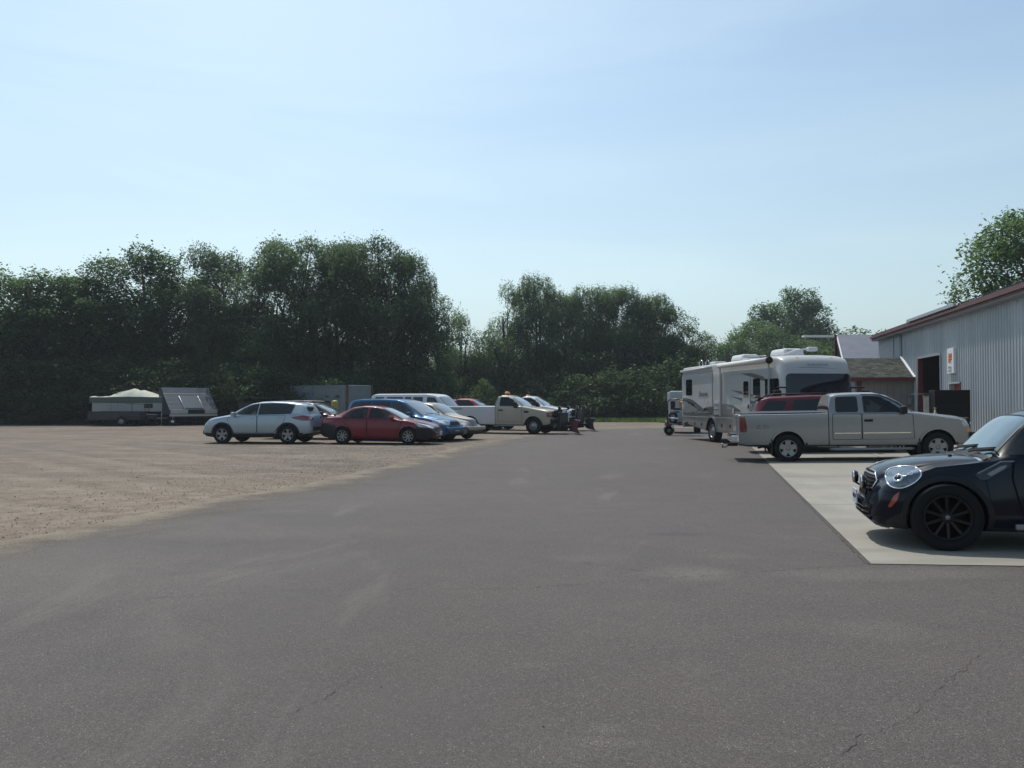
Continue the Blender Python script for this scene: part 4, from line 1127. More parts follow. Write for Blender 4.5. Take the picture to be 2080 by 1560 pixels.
# white canopy beam reaching left
cb_ = thing('canopy', 'thin white canopy beam on posts above the motorhome roof', 'canopy', (PX(1668, 56), 56, 0))
co_ = cb_.location.copy()
b = MB(); a = Vector((PX(1632, 56), 56, PZ(683, 56))) - co_; c_ = Vector((PX(1702, 56), 56, PZ(683, 56))) - co_
b.box(tuple((a + c_) / 2), ((c_ - a).length, .5, .12), M_RAKE); b.build('beam', cb_)
for t in (.96,):
    b = MB(); p = a.lerp(c_, t); b.box((p.x, p.y, p.z / 2 - .05), (.1, .1, p.z - .04), M_STEEL); b.build('post', cb_)
# ============================================================ VEHICLES
def four_wheels(root, B, uf, ur, R, w, rimR, track, **k):
    for u in (uf, ur):
        for sd_ in (1, -1):
            wheel(root, (B.x(u), sd_ * (track / 2), R), R, w, rimR, sd_, **k)
def plate(root, B, front=True, z=.5, w=.3, h=.15, m=None):
    b = MB(); x = B.x(0) + .075 if front else B.x(B.L) - .075
    b.box((x, 0, z), (.012, w, h), m or M_PLATE, bev=.003); b.build('licence_plate', root)

# ---------------------------------------------------------------- silver crossover, facing left
def crossover(label, cat, m_body, group=None, roof_rails=False, small=False, glass=M_GLD):
    B = Body(4.44, 1.855,
        top=[(0, .62), (.03, .82), (.1, .93), (.3, 1.0), (.7, 1.06), (1.05, 1.12), (1.5, 1.36), (1.92, 1.545), (2.3, 1.615), (2.8, 1.635), (3.4, 1.62), (3.95, 1.555), (4.1, 1.48), (4.28, 1.22), (4.36, 1.02), (4.41, .8), (4.44, .6)],
        belt=[(0, .55), (.1, .75), (.4, .9), (1.0, 1.02), (1.6, 1.06), (3.0, 1.1), (4.0, 1.12), (4.35, .98), (4.44, .56)],
        wbelt=[(0, .55), (.06, .66), (.2, .76), (.5, .84), (1.2, .885), (3.4, .89), (4.1, .84), (4.34, .74), (4.44, .66)],
        wtop=[(0, .4), (.2, .56), (.7, .66), (1.1, .7), (1.9, .61), (3.4, .62), (4.0, .58), (4.3, .6), (4.44, .5)],
        bot=[(0, .36), (.15, .27), (.6, .22), (3.9, .24), (4.3, .32), (4.44, .42)],
        wmax=[(0, .58), (.06, .70), (.2, .80), (.5, .88), (1.0, .925), (3.5, .925), (4.1, .89), (4.36, .78), (4.44, .68)], zm=.68, crown=[(0, .08), (1, .12), (1.9, .07), (4.44, .07)])
    r = thing('parked_crossover' if cat == 'SUV' else 'parked_wagon', label, cat, group=group)
    R = .345
    FW = [(1.27, 1.11), (1.42, 1.2), (1.68, 1.36), (1.98, 1.49), (2.3, 1.535), (2.3, 1.11)]
    B.build(r, m_body, wheels=[(.91, R, .40), (3.55, R, .40)], m_low=M_BLK, zlow=.40, tunnels=[FW])
    cabin(r, B, (2.2,), 1.2, wheel_u=1.75)
    for s_ in (1, -1):
        B.side(FW, s_, M_GLT, 'side_window', r)
        B.side([(2.34, 1.11), (2.34, 1.535), (2.9, 1.55), (3.45, 1.52), (3.74, 1.47), (3.66, 1.15), (3.3, 1.13)], s_, glass, 'side_window', r)
        B.door([(1.22, 1.06), (1.12, .9), (1.3, .62), (1.36, .42), (2.3, .42), (2.3, 1.07)], s_, m_body, r, handle=(2.12, .98))
        B.door([(2.34, 1.07), (2.34, .42), (2.98, .42), (3.14, .62), (3.36, .80), (3.44, 1.08)], s_, m_body, r, handle=(3.24, 1.0))
        for u in (.91, 3.55):
            pts = [(u + .475 * math.cos(a), R + .475 * math.sin(a)) for a in np.linspace(rad(-8), rad(188), 20)]
            pin = [(u + .402 * math.cos(a), R + .402 * math.sin(a)) for a in np.linspace(rad(188), rad(-8), 20)]
            B.side(pts + pin, s_, M_BLK, 'wheel_arch_trim', r, off=.012, rnd=0, maxlen=.12)
        B.drape([(B.x(3.82), s_ * 1.2, 1.02), (B.x(4.2), s_ * 1.0, 1.08), (B.x(4.5), s_ * .62, 1.02), (B.x(4.5), s_ * .64, .9), (B.x(4.2), s_ * 1.0, .88), (B.x(3.95), s_ * 1.2, .95)], (.5, -s_, 0), M_RED, 'taillight', r, rnd=.05)
        B.drape([(B.x(.05), s_ * .5, .86), (B.x(.5), s_ * 1.0, .96), (B.x(.62), s_ * 1.1, .95), (B.x(.4), s_ * 1.0, .84), (B.x(.05), s_ * .5, .76)], (-.7, -s_, 0), M_LENS, 'headlight', r, rnd=.03)
        if roof_rails:
            b = MB(); b.tube([(B.x(2.0), s_ * .58, 1.56), (B.x(2.1), s_ * .58, 1.63), (B.x(2.9), s_ * .58, 1.66), (B.x(3.6), s_ * .57, 1.63), (B.x(3.75), s_ * .57, 1.57)], .016, M_STEEL); b.build('roof_rail', r)
    B.top([(1.2, .62), (1.95, .55), (1.95, -.55), (1.2, -.62)], M_GLW, 'windscreen', r, rnd=.08)
    B.rear([(.58, 1.14), (.5, 1.44), (-.5, 1.44), (-.58, 1.14)], M_GLM, 'rear_window', r, rnd=.08)
    B.front([(-.35, .66), (-.42, .8), (.42, .8), (.35, .66)], M_BLK, 'grille', r)
    b = MB(); b.box((B.x(4.5), 0, .58), (.1, 1.3, .16), M_BLK, bev=.04); b.box((B.x(.02), 0, .42), (.12, 1.2, .18), M_BLK, bev=.05); b.build('bumper', r)
    b = MB(); b.box((B.x(4.44) + .12, 0, 1.5), (.26, 1.0, .03), m_body, bev=.012); b.build('spoiler', r)
    b = MB(); b.tube([(B.x(3.75), 0, 1.58), (B.x(3.9), 0, 1.72)], .004, M_BLK, 5); b.build('aerial', r)
    plate(r, B, False, .86); 
    mirror_part(B, r, 1.42, 1.08, m_body)
    four_wheels(r, B, .91, 3.55, R, .225, .225, 1.66, spokes=5, fw=.42)
    return r, B
P_SILV = paint('silver_blue_paint', (0.34, 0.40, 0.45), .45, .32, dirt=.8)
r, B = crossover('silver crossover with black wheel arch trim parked nose left on the gravel', 'SUV', P_SILV)
put(r, 172.5, B.x(3.55), .85, PX(586, 31.6), 31.6)

P_BLACK = paint('black_car_paint', (0.012, 0.013, 0.016), .2, .25, dirt=.3)
r, B = crossover('black wagon with silver roof rails half hidden behind the silver crossover', 'car', P_BLACK, roof_rails=True)
put(r, -14, 0, 0, PX(640, 36.5), 36.5)

# ---------------------------------------------------------------- red sedan
def sedan(name, label, m_body, dark_front=None):
    B = Body(4.54, 1.76,
        top=[(0, .52), (.03, .66), (.12, .73), (.45, .84), (.8, .91), (1.18, .975), (1.6, 1.2), (2.0, 1.385), (2.35, 1.455), (2.8, 1.465), (3.25, 1.41), (3.65, 1.24), (3.95, 1.09), (4.2, 1.06), (4.42, 1.05), (4.49, .93), (4.52, .75), (4.54, .5)],
        belt=[(0, .46), (.1, .6), (.4, .74), (1.0, .88), (1.6, .94), (2.8, .97), (3.8, 1.0), (4.4, .98), (4.5, .8), (4.54, .46)],
        wbelt=[(0, .5), (.06, .62), (.25, .74), (.6, .80), (1.2, .835), (3.3, .84), (4.1, .78), (4.42, .70), (4.54, .6)],
        wtop=[(0, .36), (.2, .5), (.7, .60), (1.15, .66), (2.0, .56), (3.2, .56), (3.9, .6), (4.4, .58), (4.54, .5)],
        bot=[(0, .3), (.15, .2), (.6, .17), (3.9, .2), (4.35, .26), (4.54, .36)],
        wmax=[(0, .52), (.06, .65), (.25, .77), (.6, .84), (1.2, .88), (3.5, .88), (4.1, .84), (4.42, .74), (4.54, .62)], zm=.6, crown=[(0, .07), (1, .1), (1.9, .07), (4.54, .06)])
    r = thing(name, label, 'car')
    R = .32
    FW = [(1.5, .985), (1.62, 1.12), (1.95, 1.29), (2.3, 1.375), (2.52, 1.38), (2.52, .985)]; RW = [(2.6, .985), (2.6, 1.38), (2.95, 1.37), (3.3, 1.28), (3.5, 1.15), (3.6, 1.04), (3.5, 1.0)]
    B.build(r, m_body, wheels=[(.95, R, .365), (3.55, R, .365)], tunnels=[FW, RW])
    cabin(r, B, (2.42, 3.3), 1.06, wheel_u=1.95)
    for s_ in (1, -1):
        B.side(FW, s_, M_GLT, 'side_window', r)
        B.side(RW, s_, M_GLT, 'side_window', r)
        B.door([(1.38, .95), (1.22, .8), (1.38, .5), (1.42, .27), (2.54, .27), (2.55, .955)], s_, m_body, r, handle=(2.38, .87))
        B.door([(2.59, .955), (2.58, .27), (3.1, .27), (3.2, .55), (3.42, .72), (3.55, .98)], s_, m_body, r, handle=(3.42, .89))
        B.drape([(B.x(0.0), s_ * .42, .70), (B.x(.3), s_ * .8, .80), (B.x(.62), s_ * 1.0, .84), (B.x(.42), s_ * 1.0, .69), (B.x(0.05), s_ * .5, .60)], (-.6, -s_, -.15), M_LENS, 'headlight', r, rnd=.04)
        B.drape([(B.x(4.1), s_ * 1.2, .96), (B.x(4.6), s_ * .6, .98), (B.x(4.6), s_ * .6, .80), (B.x(4.18), s_ * 1.2, .84)], (.6, -s_, 0), M_RED, 'taillight', r, rnd=.04)
    B.top([(1.22, .62), (2.0, .53), (2.0, -.53), (1.22, -.62)], M_GLW, 'windscreen', r, rnd=.08)
    B.top([(3.3, .5), (3.88, .56), (3.88, -.56), (3.3, -.5)], M_GLM, 'rear_window', r, rnd=.08)
    B.front([(-.32, .47), (-.36, .64), (.36, .64), (.32, .47)], M_BLK, 'grille', r)
    b = MB(); b.box((B.x(4.42), 0, 1.1), (.2, 1.15, .025), m_body, bev=.01); b.box((B.x(4.42), .5, 1.07), (.1, .03, .05), m_body); b.box((B.x(4.42), -.5, 1.07), (.1, .03, .05), m_body); b.build('spoiler', r)
    plate(r, B, True, .42)
    mirror_part(B, r, 1.55, .95, m_body)
    four_wheels(r, B, .95, 3.55, R, .2, .205, 1.56, spokes=8, fw=.2)
    return r, B
P_RED = paint('dark_red_paint', (0.14, 0.001, 0.012), .15, .3, dirt=.0)
r, B = sedan('parked_sedan', 'dark red four door sedan with black bumpers parked on the gravel', P_RED)
for s_ in (1, -1):
    B.drape([(B.x(0), s_ * .4, .58), (B.x(.2), s_ * .9, .6), (B.x(.56), s_ * 1.2, .66), (B.x(.575), s_ * 1.2, .24), (B.x(.2), s_ * .9, .22), (B.x(0), s_ * .4, .24)], (-.3, -s_, 0), M_BLK, 'bumper', r, off=.005, rnd=.02, label='unpainted black front bumper corner')
    B.drape([(B.x(3.94), s_ * 1.3, .70), (B.x(4.3), s_ * 1.0, .78), (B.x(4.6), s_ * .3, .76), (B.x(4.6), s_ * .3, .28), (B.x(4.2), s_ * 1.0, .26), (B.x(3.96), s_ * 1.3, .3)], (.3, -s_, 0), M_BLK, 'bumper', r, off=.005, rnd=.02, label='unpainted black rear bumper corner')
put(r, -11, B.x(3.55), -.8, PX(696.5, 31.4), 31.4)

# ---------------------------------------------------------------- blue minivan
def minivan(label, m_body):
    B = Body(5.09, 1.98,
        top=[(0, .55), (.03, .76), (.12, .86), (.5, .97), (.9, 1.05), (1.1, 1.09), (1.6, 1.39), (2.05, 1.64), (2.4, 1.73), (3.2, 1.76), (4.3, 1.745), (4.66, 1.70), (4.82, 1.6), (4.95, 1.3), (5.04, 1.0), (5.07, .8), (5.09, .5)],
        belt=[(0, .5), (.1, .7), (.4, .84), (1.0, .97), (1.6, 1.02), (3, 1.04), (4.6, 1.06), (5.0, .95), (5.09, .46)],
        wbelt=[(0, .6), (.06, .72), (.25, .83), (.6, .9), (1.2, .94), (4.2, .95), (4.8, .91), (5.0, .86), (5.09, .8)],
        wtop=[(0, .45), (.2, .6), (.7, .68), (1.15, .74), (2.05, .68), (4.3, .69), (4.8, .68), (5.0, .7), (5.09, .7)],
        bot=[(0, .32), (.15, .22), (.6, .18), (4.5, .22), (4.9, .28), (5.09, .36)],
        wmax=[(0, .62), (.06, .75), (.25, .87), (.6, .95), (1.2, .99), (4.4, .99), (4.9, .93), (5.09, .84)], zm=.62, crown=[(0, .08), (1, .12), (2, .07), (5.09, .06)])
    r = thing('parked_minivan', label, 'minivan'); R = .335
    B.build(r, m_body, wheels=[(.98, R, .385), (4.01, R, .385)])
    for s_ in (1, -1):
        B.side([(1.4, 1.07), (1.55, 1.2), (2.05, 1.5), (2.3, 1.6), (2.62, 1.62), (2.62, 1.07)], s_, M_GLM, 'side_window', r)
        B.side([(2.68, 1.07), (2.68, 1.62), (3.6, 1.63), (3.6, 1.07)], s_, M_GLD, 'side_window', r)
        B.side([(3.66, 1.07), (3.66, 1.63), (4.5, 1.61), (4.66, 1.5), (4.76, 1.1)], s_, M_GLD, 'side_window', r)
        B.door([(1.36, 1.03), (1.3, .8), (1.42, .55), (1.46, .3), (2.62, .3), (2.62, 1.04)], s_, m_body, r, handle=(2.46, .93))
        B.door([(2.68, 1.04), (2.68, .3), (3.5, .3), (3.6, .6), (3.62, 1.04)], s_, m_body, r, handle=(2.84, .93))
        B.drape([(B.x(-.02), s_ * .42, .84), (B.x(.2), s_ * .8, .87), (B.x(.42), s_ * 1.1, .86), (B.x(.36), s_ * 1.1, .72), (B.x(0.0), s_ * .5, .66)], (-.8, -s_, 0), M_LENS, 'headlight', r, rnd=.04)
        B.drape([(B.x(4.85), s_ * 1.2, 1.1), (B.x(5.15), s_ * .8, 1.1), (B.x(5.15), s_ * .8, .75), (B.x(4.9), s_ * 1.2, .75)], (.6, -s_, 0), M_RED, 'taillight', r)
    B.top([(1.14, .7), (2.06, .64), (2.06, -.64), (1.14, -.7)], M_GLW, 'windscreen', r, rnd=.08)
    B.rear([(.65, 1.12), (.6, 1.6), (-.6, 1.6), (-.65, 1.12)], M_GLD, 'rear_window', r, rnd=.08)
    B.front([(-.33, .66), (-.36, .8), (.36, .8), (.33, .66)], M_BLK, 'grille', r)
    b = MB(); b.box((B.x(-.03), 0, .52), (.14, 1.5, .14), m_body, bev=.05); b.box((B.x(.0), 0, .34), (.1, 1.1, .1), M_BLK, bev=.02); b.build('bumper', r)
    for k in (-1, 1):
        b = MB(); b.tube([(B.x(1.0) , k * .05, 1.12), (B.x(1.15), k * .45, 1.16)], .01, M_BLK, 5); b.build('wiper', r)
    plate(r, B, True, .5)
    mirror_part(B, r, 1.55, 1.06, m_body)
    four_wheels(r, B, .98, 4.01, R, .21, .21, 1.72, spokes=7, fw=.25)
    return r, B
P_BLUE = paint('teal_blue_paint', (0.004, 0.075, 0.19), .35, .3, dirt=.3)
r, B = minivan('blue minivan parked behind the red sedan with its nose to the right', P_BLUE)
put(r, -27, B.x(.0), 0, PX(926, 33.6), 33.6)

# ---------------------------------------------------------------- beige retro wagon
def retro(label, m_body):
    B = Body(4.29, 1.70,
        top=[(0, .62), (.03, .82), (.12, .90), (.5, .98), (.9, 1.06), (1.12, 1.12), (1.5, 1.36), (1.8, 1.52), (2.1, 1.585), (2.7, 1.6), (3.4, 1.55), (3.85, 1.42), (4.05, 1.25), (4.2, 1.0), (4.26, .8), (4.29, .5)],
        belt=[(0, .5), (.12, .66), (.4, .8), (.9, .95), (1.3, 1.02), (2.5, 1.04), (3.8, 1.02), (4.2, .85), (4.29, .45)],
        wbelt=[(0, .34), (.08, .42), (.4, .52), (.9, .68), (1.3, .78), (3.3, .79), (3.9, .74), (4.2, .66), (4.29, .58)],
        wtop=[(0, .2), (.3, .32), (.8, .48), (1.2, .6), (1.8, .58), (3.2, .58), (3.9, .54), (4.2, .5), (4.29, .45)],
        bot=[(0, .3), (.15, .22), (.6, .18), (3.7, .2), (4.1, .26), (4.29, .34)],
        wmax=[(0, .6), (.06, .72), (.2, .80), (.5, .84), (1.2, .83), (3.0, .83), (3.6, .85), (4.0, .8), (4.29, .68)], zm=.56, crown=[(0, .12), (1, .1), (1.9, .07), (4.29, .07)])
    r = thing('parked_hatchback', label, 'car'); R = .32
    B.build(r, m_body, wheels=[(.83, R, .37), (3.45, R, .37)])
    for s_ in (1, -1):
        B.side([(1.4, 1.07), (1.5, 1.18), (1.78, 1.4), (2.0, 1.48), (2.3, 1.49), (2.3, 1.07)], s_, M_GLM, 'side_window', r)
        B.side([(2.36, 1.07), (2.36, 1.49), (3.0, 1.48), (3.1, 1.07)], s_, M_GLD, 'side_window', r)
        B.side([(3.18, 1.07), (3.12, 1.46), (3.4, 1.42), (3.68, 1.28), (3.72, 1.09)], s_, M_GLD, 'side_window', r)
        B.door([(1.3, 1.02), (1.24, .8), (1.3, .4), (1.32, .28), (2.32, .28), (2.33, 1.03)], s_, m_body, r, handle=(2.18, .93))
        B.drape([(B.x(0.0), s_ * .5, .80), (B.x(.3), s_ * .8, .82), (B.x(.42), s_ * .9, .76), (B.x(.3), s_ * .9, .66), (B.x(.05), s_ * .55, .64)], (-.9, -s_ * .5, -.2), M_LENS, 'headlight', r, rnd=.08)
    B.top([(1.2, .6), (1.8, .53), (1.8, -.53), (1.2, -.6)], M_GLW, 'windscreen', r, rnd=.08)
    B.rear([(.5, 1.08), (.45, 1.4), (-.45, 1.4), (-.5, 1.08)], M_GLM, 'rear_window', r, rnd=.08)
    B.front([(-.16, .5), (-.3, .86), (.3, .86), (.16, .5)], M_STEEL, 'grille', r)
    b = MB(); b.box((B.x(-.06), 0, .5), (.16, 1.45, .15), m_body, bev=.05); b.box((B.x(-.05), 0, .33), (.12, 1.25, .12), M_BLK, bev=.04); b.build('bumper', r)
    plate(r, B, True, .5)
    mirror_part(B, r, 1.5, 1.05, m_body)
    four_wheels(r, B, .83, 3.45, R, .2, .2, 1.5, spokes=5)
    return r, B
P_BEI = paint('champagne_paint', (0.34, 0.30, 0.25), .4, .34, dirt=.3)
r, B = retro('champagne beige retro hatchback next to the blue minivan, nose to the right', P_BEI)
put(r, -27, B.x(.0), 0, PX(965, 35.2), 35.2)

# ---------------------------------------------------------------- white passenger van
def pass_van(label, m_body):
    B = Body(5.9, 2.0,
        top=[(0, .7), (.03, .95), (.1, 1.08), (.4, 1.17), (.8, 1.27), (1.15, 1.62), (1.45, 1.93), (1.7, 2.05), (2.2, 2.1), (5.5, 2.1), (5.72, 2.03), (5.82, 1.7), (5.88, 1.2), (5.9, .7)],
        belt=[(0, .6), (.1, .85), (.5, 1.02), (.9, 1.15), (1.6, 1.2), (5.5, 1.2), (5.85, 1.1), (5.9, .6)],
        wbelt=[(0, .76), (.1, .86), (.4, .93), (.9, .96), (5.5, .96), (5.8, .93), (5.9, .88)],
        wtop=[(0, .6), (.3, .74), (.8, .8), (1.4, .76), (2.0, .76), (5.5, .76), (5.8, .77), (5.9, .8)],
        bot=[(0, .45), (.2, .38), (5.6, .38), (5.9, .45)], zm=.8, crown=.08)
    r = thing('passenger_van', label, 'van'); R = .38
    B.build(r, m_body, wheels=[(.85, R, .44), (4.35, R, .44)])
    for s_ in (1, -1):
        B.side([(1.2, 1.27), (1.34, 1.5), (1.62, 1.86), (2.1, 1.9), (2.1, 1.27)], s_, M_GLM, 'side_window', r)
        for a, b_ in ((2.36, 2.98), (3.1, 3.52), (3.64, 4.7), (4.85, 5.45)):
            B.side([(a, 1.3), (a, 1.9), (b_, 1.9), (b_, 1.3)], s_, M_GLM, 'side_window', r, rnd=.06)
        B.door([(1.14, 1.22), (1.1, .8), (1.25, .5), (2.2, .5), (2.2, 1.23)], s_, m_body, r, handle=(2.05, 1.08))
        B.drape([(B.x(0), s_ * .5, 1.0), (B.x(0), s_ * .84, 1.0), (B.x(0), s_ * .84, .82), (B.x(0), s_ * .5, .82)], (-1, 0, 0), M_LENS, 'headlight', r)
        B.rear([(s_ * .95, 1.2), (s_ * .95, .85), (s_ * .8, .85), (s_ * .8, 1.2)], M_RED, 'taillight', r)
    B.top([(.88, .76), (1.46, .7), (1.46, -.7), (.88, -.76)], M_GLW, 'windscreen', r, rnd=.06)
    B.rear([(.7, 1.3), (.65, 1.85), (-.65, 1.85), (-.7, 1.3)], M_GLM, 'rear_window', r, rnd=.06)
    B.front([(-.48, .8), (-.48, 1.02), (.48, 1.02), (.48, .8)], M_BLK, 'grille', r)
    b = MB(); b.box((B.x(-.06), 0, .58), (.16, 1.9, .22), M_CHR, bev=.04); b.build('bumper', r)
    b = MB(); b.box((B.x(1.35), .45, 1.55), (.04, .1, .1), M_BLK); b.build('cab_mirror', r)
    mirror_part(B, r, 1.35, 1.3, M_BLK, sz=(.12, .2, .26))
    four_wheels(r, B, .85, 4.35, R, .24, .21, 1.72, style='steel', rim_m=M_STEEL)
    return r, B
P_WHITE = paint('white_car_paint', (0.58, 0.60, 0.62), .0, .35, dirt=.5)
r, B = pass_van('long white passenger van with a row of side windows behind the blue minivan', P_WHITE)
put(r, -24, B.x(1.0), 0, PX(918, 45.6), 45.6)

# ---------------------------------------------------------------- pickups
def pickup(name, label, m_body, L, W, H, foh, wb, R, cab0, cab1, ws, rail, doors, m_bed=None, ext=False, group=None, archR=None, rear_bumper=True, steps=True, hood=1.2, m_cab_glass=None, rim=.22, spokes=5, fw=.5, flare=.0, step_m=None):
    """cab0 = cowl u, cab1 = back of the cab u, ws = (u,z) top of windscreen"""
    gap = .03
    top = [(0, .75), (.03, hood - .14), (.08, hood - .04), (.25, hood + .005), (cab0 - .25, hood + .12), (cab0, hood + .15), ((cab0 + ws[0]) / 2, (hood + .15 + ws[1]) / 2 + .035), (ws[0], ws[1]), (ws[0] + .35, H - .005), ((ws[0] + cab1) / 2 + .2, H), (cab1 - .22, H - .015), (cab1 - .06, H - .07), (cab1 - .005, H - .35), (cab1 + .0, rail), (cab1 + .02, rail), (L - .02, rail), (L, rail - .06)]
    bb = .01
    B = Body(L, W, top=top,
        belt=[(0, .8), (.05, hood - .26), (.3, hood - .09), (cab0, rail - .06), (cab1 - .05, rail - .03), (cab1, rail - .05), (L, rail - .05)],
        wbelt=[(0, W / 2 - .14), (.08, W / 2 - .07), (.3, W / 2 - .04), (cab0, W / 2 - .03), (L - .1, W / 2 - .03), (L, W / 2 - .06)],
        wtop=[(0, W / 2 - .22), (.3, W / 2 - .16), (cab0, W / 2 - .2), (ws[0], W / 2 - .26), (cab1 - .1, W / 2 - .25), (cab1, W / 2 - .07), (L, W / 2 - .08)],
        bot=[(0, .55), (.2, .45), (.5, .42), (L - .2, .46), (L, .5)], zm=.86, crown=[(0, .1), (cab0, .1), (ws[0], .07), (cab1 - .05, .07), (cab1 + .03, .03), (L, .03)], sm=.018, wlow=.97)
    B.W = W
    r = thing(name, label, 'pickup truck', group=group)
    archR = archR or R + .085
    bl = L - cab1 - .12
    B.build(r, m_body, wheels=[(foh, R, archR), (foh + wb, R, archR)], cuts=[((B.x(cab1 + .06 + bl / 2), 0, rail + .1), (bl, W - .32, 1.1)), ((B.x(cab1 + .012), 0, rail - .3), (.022, W + .2, 1.6 if not ext else 1.6))], tunnels=[g_ for g_, gm in doors['glass'] if gm is M_GLT])
    if m_bed:
        me = bpy.data.objects[-1] if False else [c for c in r.children if c.name.startswith('body')][0].data
        me.materials.append(m_bed)
        for p in me.polygons:
            if p.material_index == 0 and p.center.x < B.x(cab1 + .01): p.material_index = 3
    for s_ in (1, -1):
        for (pts, gm) in doors['glass']:
            B.side(pts, s_, gm, 'side_window', r, rnd=.07)
        for (pts, h) in doors['door']:
            B.door(pts, s_, m_body, r, handle=h, hm=M_BLK)
        # wheel arch lips
        for u in (foh, foh + wb):
            mm = m_bed if (m_bed and u > cab1) else m_body
            pts = [(u + (archR + .06) * math.cos(a), R + (archR + .05) * math.sin(a)) for a in np.linspace(rad(0), rad(180), 20)]
            pin = [(u + (archR + .003) * math.cos(a), R + (archR + .003) * math.sin(a)) for a in np.linspace(rad(180), rad(0), 20)]
            B.side(pts + pin, s_, mm, 'wheel_arch', r, off=.022, thick=.04, rnd=0, maxlen=.14)
    wt = W / 2 - .26
    B.top([(cab0 + .04, wt + .03), (ws[0] + .02, wt - .03), (ws[0] + .02, -wt + .03), (cab0 + .04, -wt - .03)], M_GLW, 'windscreen', r, rnd=.08)
    b = MB(); b.box((B.x(L) - .02, 0, (rail + .6) / 2 - .01), (.07, W - .5, rail - .62), m_bed or m_body, bev=.015); b.build('tailgate', r)
    B.rear([(wt - .1, rail + .1), (wt - .15, H - .17), (-wt + .15, H - .17), (-wt + .1, rail + .1)], M_GLD, 'rear_window', r, rnd=.05) if False else None
    return r, B

P_SIL2 = paint('pewter_paint', (0.265, 0.27, 0.272), .5, .36, dirt=.9)
G1 = [(1.95, 1.335), (2.02, 1.43), (2.3, 1.64), (2.5, 1.755), (2.84, 1.775), (2.84, 1.335)]
G1 = [(1.72, 1.33), (1.84, 1.44), (2.1, 1.62), (2.34, 1.76), (2.82, 1.785), (2.82, 1.33)]
r, B = pickup('parked_pickup', 'dusty silver extended cab pickup truck parked on the concrete apron, nose to the building', P_SIL2, 6.27, 2.0, 1.89, .88, 4.02, .388, 1.42, 3.76, (2.12, 1.80), 1.345,
    dict(glass=[(G1, M_GLT), ([(2.96, 1.35), (2.96, 1.775), (3.55, 1.765), (3.58, 1.35)], M_GLD)],
         door=[([(1.53, 1.29), (1.5, .62), (2.86, .62), (2.86, 1.30)], (2.7, 1.12)), ([(2.89, 1.30), (2.89, .62), (3.66, .62), (3.66, 1.30)], None)]), hood=1.2, fw=.62, rim=.235)
root_pk = r
cabin(r, B, (2.72,), 1.42, wheel_u=2.0)
for s_ in (1, -1):
    B.side([(6.08, 1.27), (6.03, .86), (6.10, .84), (6.24, .86), (6.25, 1.27)], s_, M_RED, 'taillight', r, rnd=.03)
    B.drape([(B.x(-.02), s_ * .5, 1.08), (B.x(.1), s_ * 1.0, 1.12), (B.x(.16), s_ * 1.1, 1.05), (B.x(.1), s_ * 1.1, .92), (B.x(0), s_ * .5, .9)], (-.8, -s_, 0), M_LENS, 'headlight', r)
    B.side([(.02, .9), (.02, .78), (.12, .78), (.12, .9)], s_, M_AMB, 'indicator', r, rnd=.01)
    for a, b_ in ((1.58, 2.84), (2.92, 3.62)):
        B.side([(a, .80), (a, .775), (b_, .775), (b_, .80)], s_, M_CHR, 'side_trim', r, off=.016, rnd=.004, maxlen=.2)
    b = MB(); b.tube([(B.x(1.5), s_ * .9, .36), (B.x(1.6), s_ * .98, .36), (B.x(3.6), s_ * .98, .36), (B.x(3.75), s_ * .9, .36)], .042, M_STEEL, 10)
    for u in (1.8, 2.7, 3.5): b.tube([(B.x(u), s_ * .97, .36), (B.x(u), s_ * .75, .44)], .018, M_BLK, 6)
    b.build('running_board', r)
    b = MB(); b.box((B.x(5.3) - .05, s_ * .86, .42), (.03, .3, .44), M_BLK, bev=.01); b.build('mud_flap', r)
    b = MB(); b.box((B.x(1.36), s_ * .86, .42), (.03, .28, .4), M_BLK, bev=.01); b.build('mud_flap', r)
    text_mesh('Z', .125, mat('decal_red', (.22, .02, .02), .4), 'decal', r, (B.x(5.72), s_ * .983, .98), (rad(90), 0, rad(0 if s_ < 0 else 180)), xs=1.5, ext=.0015)
    text_mesh('71', .125, mat('decal_grey', (.1, .1, .11), .4), 'decal', r, (B.x(5.50 if s_ < 0 else 5.94), s_ * .983, .98), (rad(90), 0, rad(0 if s_ < 0 else 180)), xs=1.5, ext=.0015)
    b = MB(); b.box((B.x(1.78), s_ * 1.07, 1.39), (.16, .26, .2), M_BLK, bev=.05); b.box((B.x(1.78), s_ * .97, 1.34), (.08, .14, .06), M_BLK); b.build('mirror', r)
    b = MB(); b.tube([(B.x(1.72), s_ * .8, 1.46), (B.x(1.84), s_ * .79, 1.56), (B.x(2.1), s_ * .765, 1.7), (B.x(2.34), s_ * .745, 1.805), (B.x(2.84), s_ * .74, 1.825)], .014, M_BLK, 5); b.build('wind_deflector', r)
b = MB(); b.box((B.x(6.27) - .11, 0, .66), (.22, 1.86, .2), M_CHR, bev=.04); b.box((B.x(6.27) - .1, 0, .775), (.2, 1.3, .03), M_BLK, bev=.005); b.build('bumper', r)
b = MB(); b.box((B.x(0) + .06, 0, .68), (.2, 1.9, .2), M_BLK, bev=.05); b.build('bumper', r)
b = MB(); b.box((B.x(6.3) - .1, 0, .46), (.3, .07, .07), M_BLK); b.tube([(B.x(6.3) - .2, 0, .46), (B.x(6.3) - .3, 0, .40), (B.x(6.3) - .42, 0, .40)], .02, M_BLK, 6)
b.tube([(B.x(6.3) - .4, 0, .40), (B.x(6.3) - .4, 0, .46)], .012, M_BLK, 6); b.lathe([(0.001, .03), (.022, .022), (.03, 0), (.022, -.022), (.001, -.03)], M_CHR, 10, axis='Z', c=(B.x(6.3) - .4, 0, .485)); b.build('tow_hitch', r)
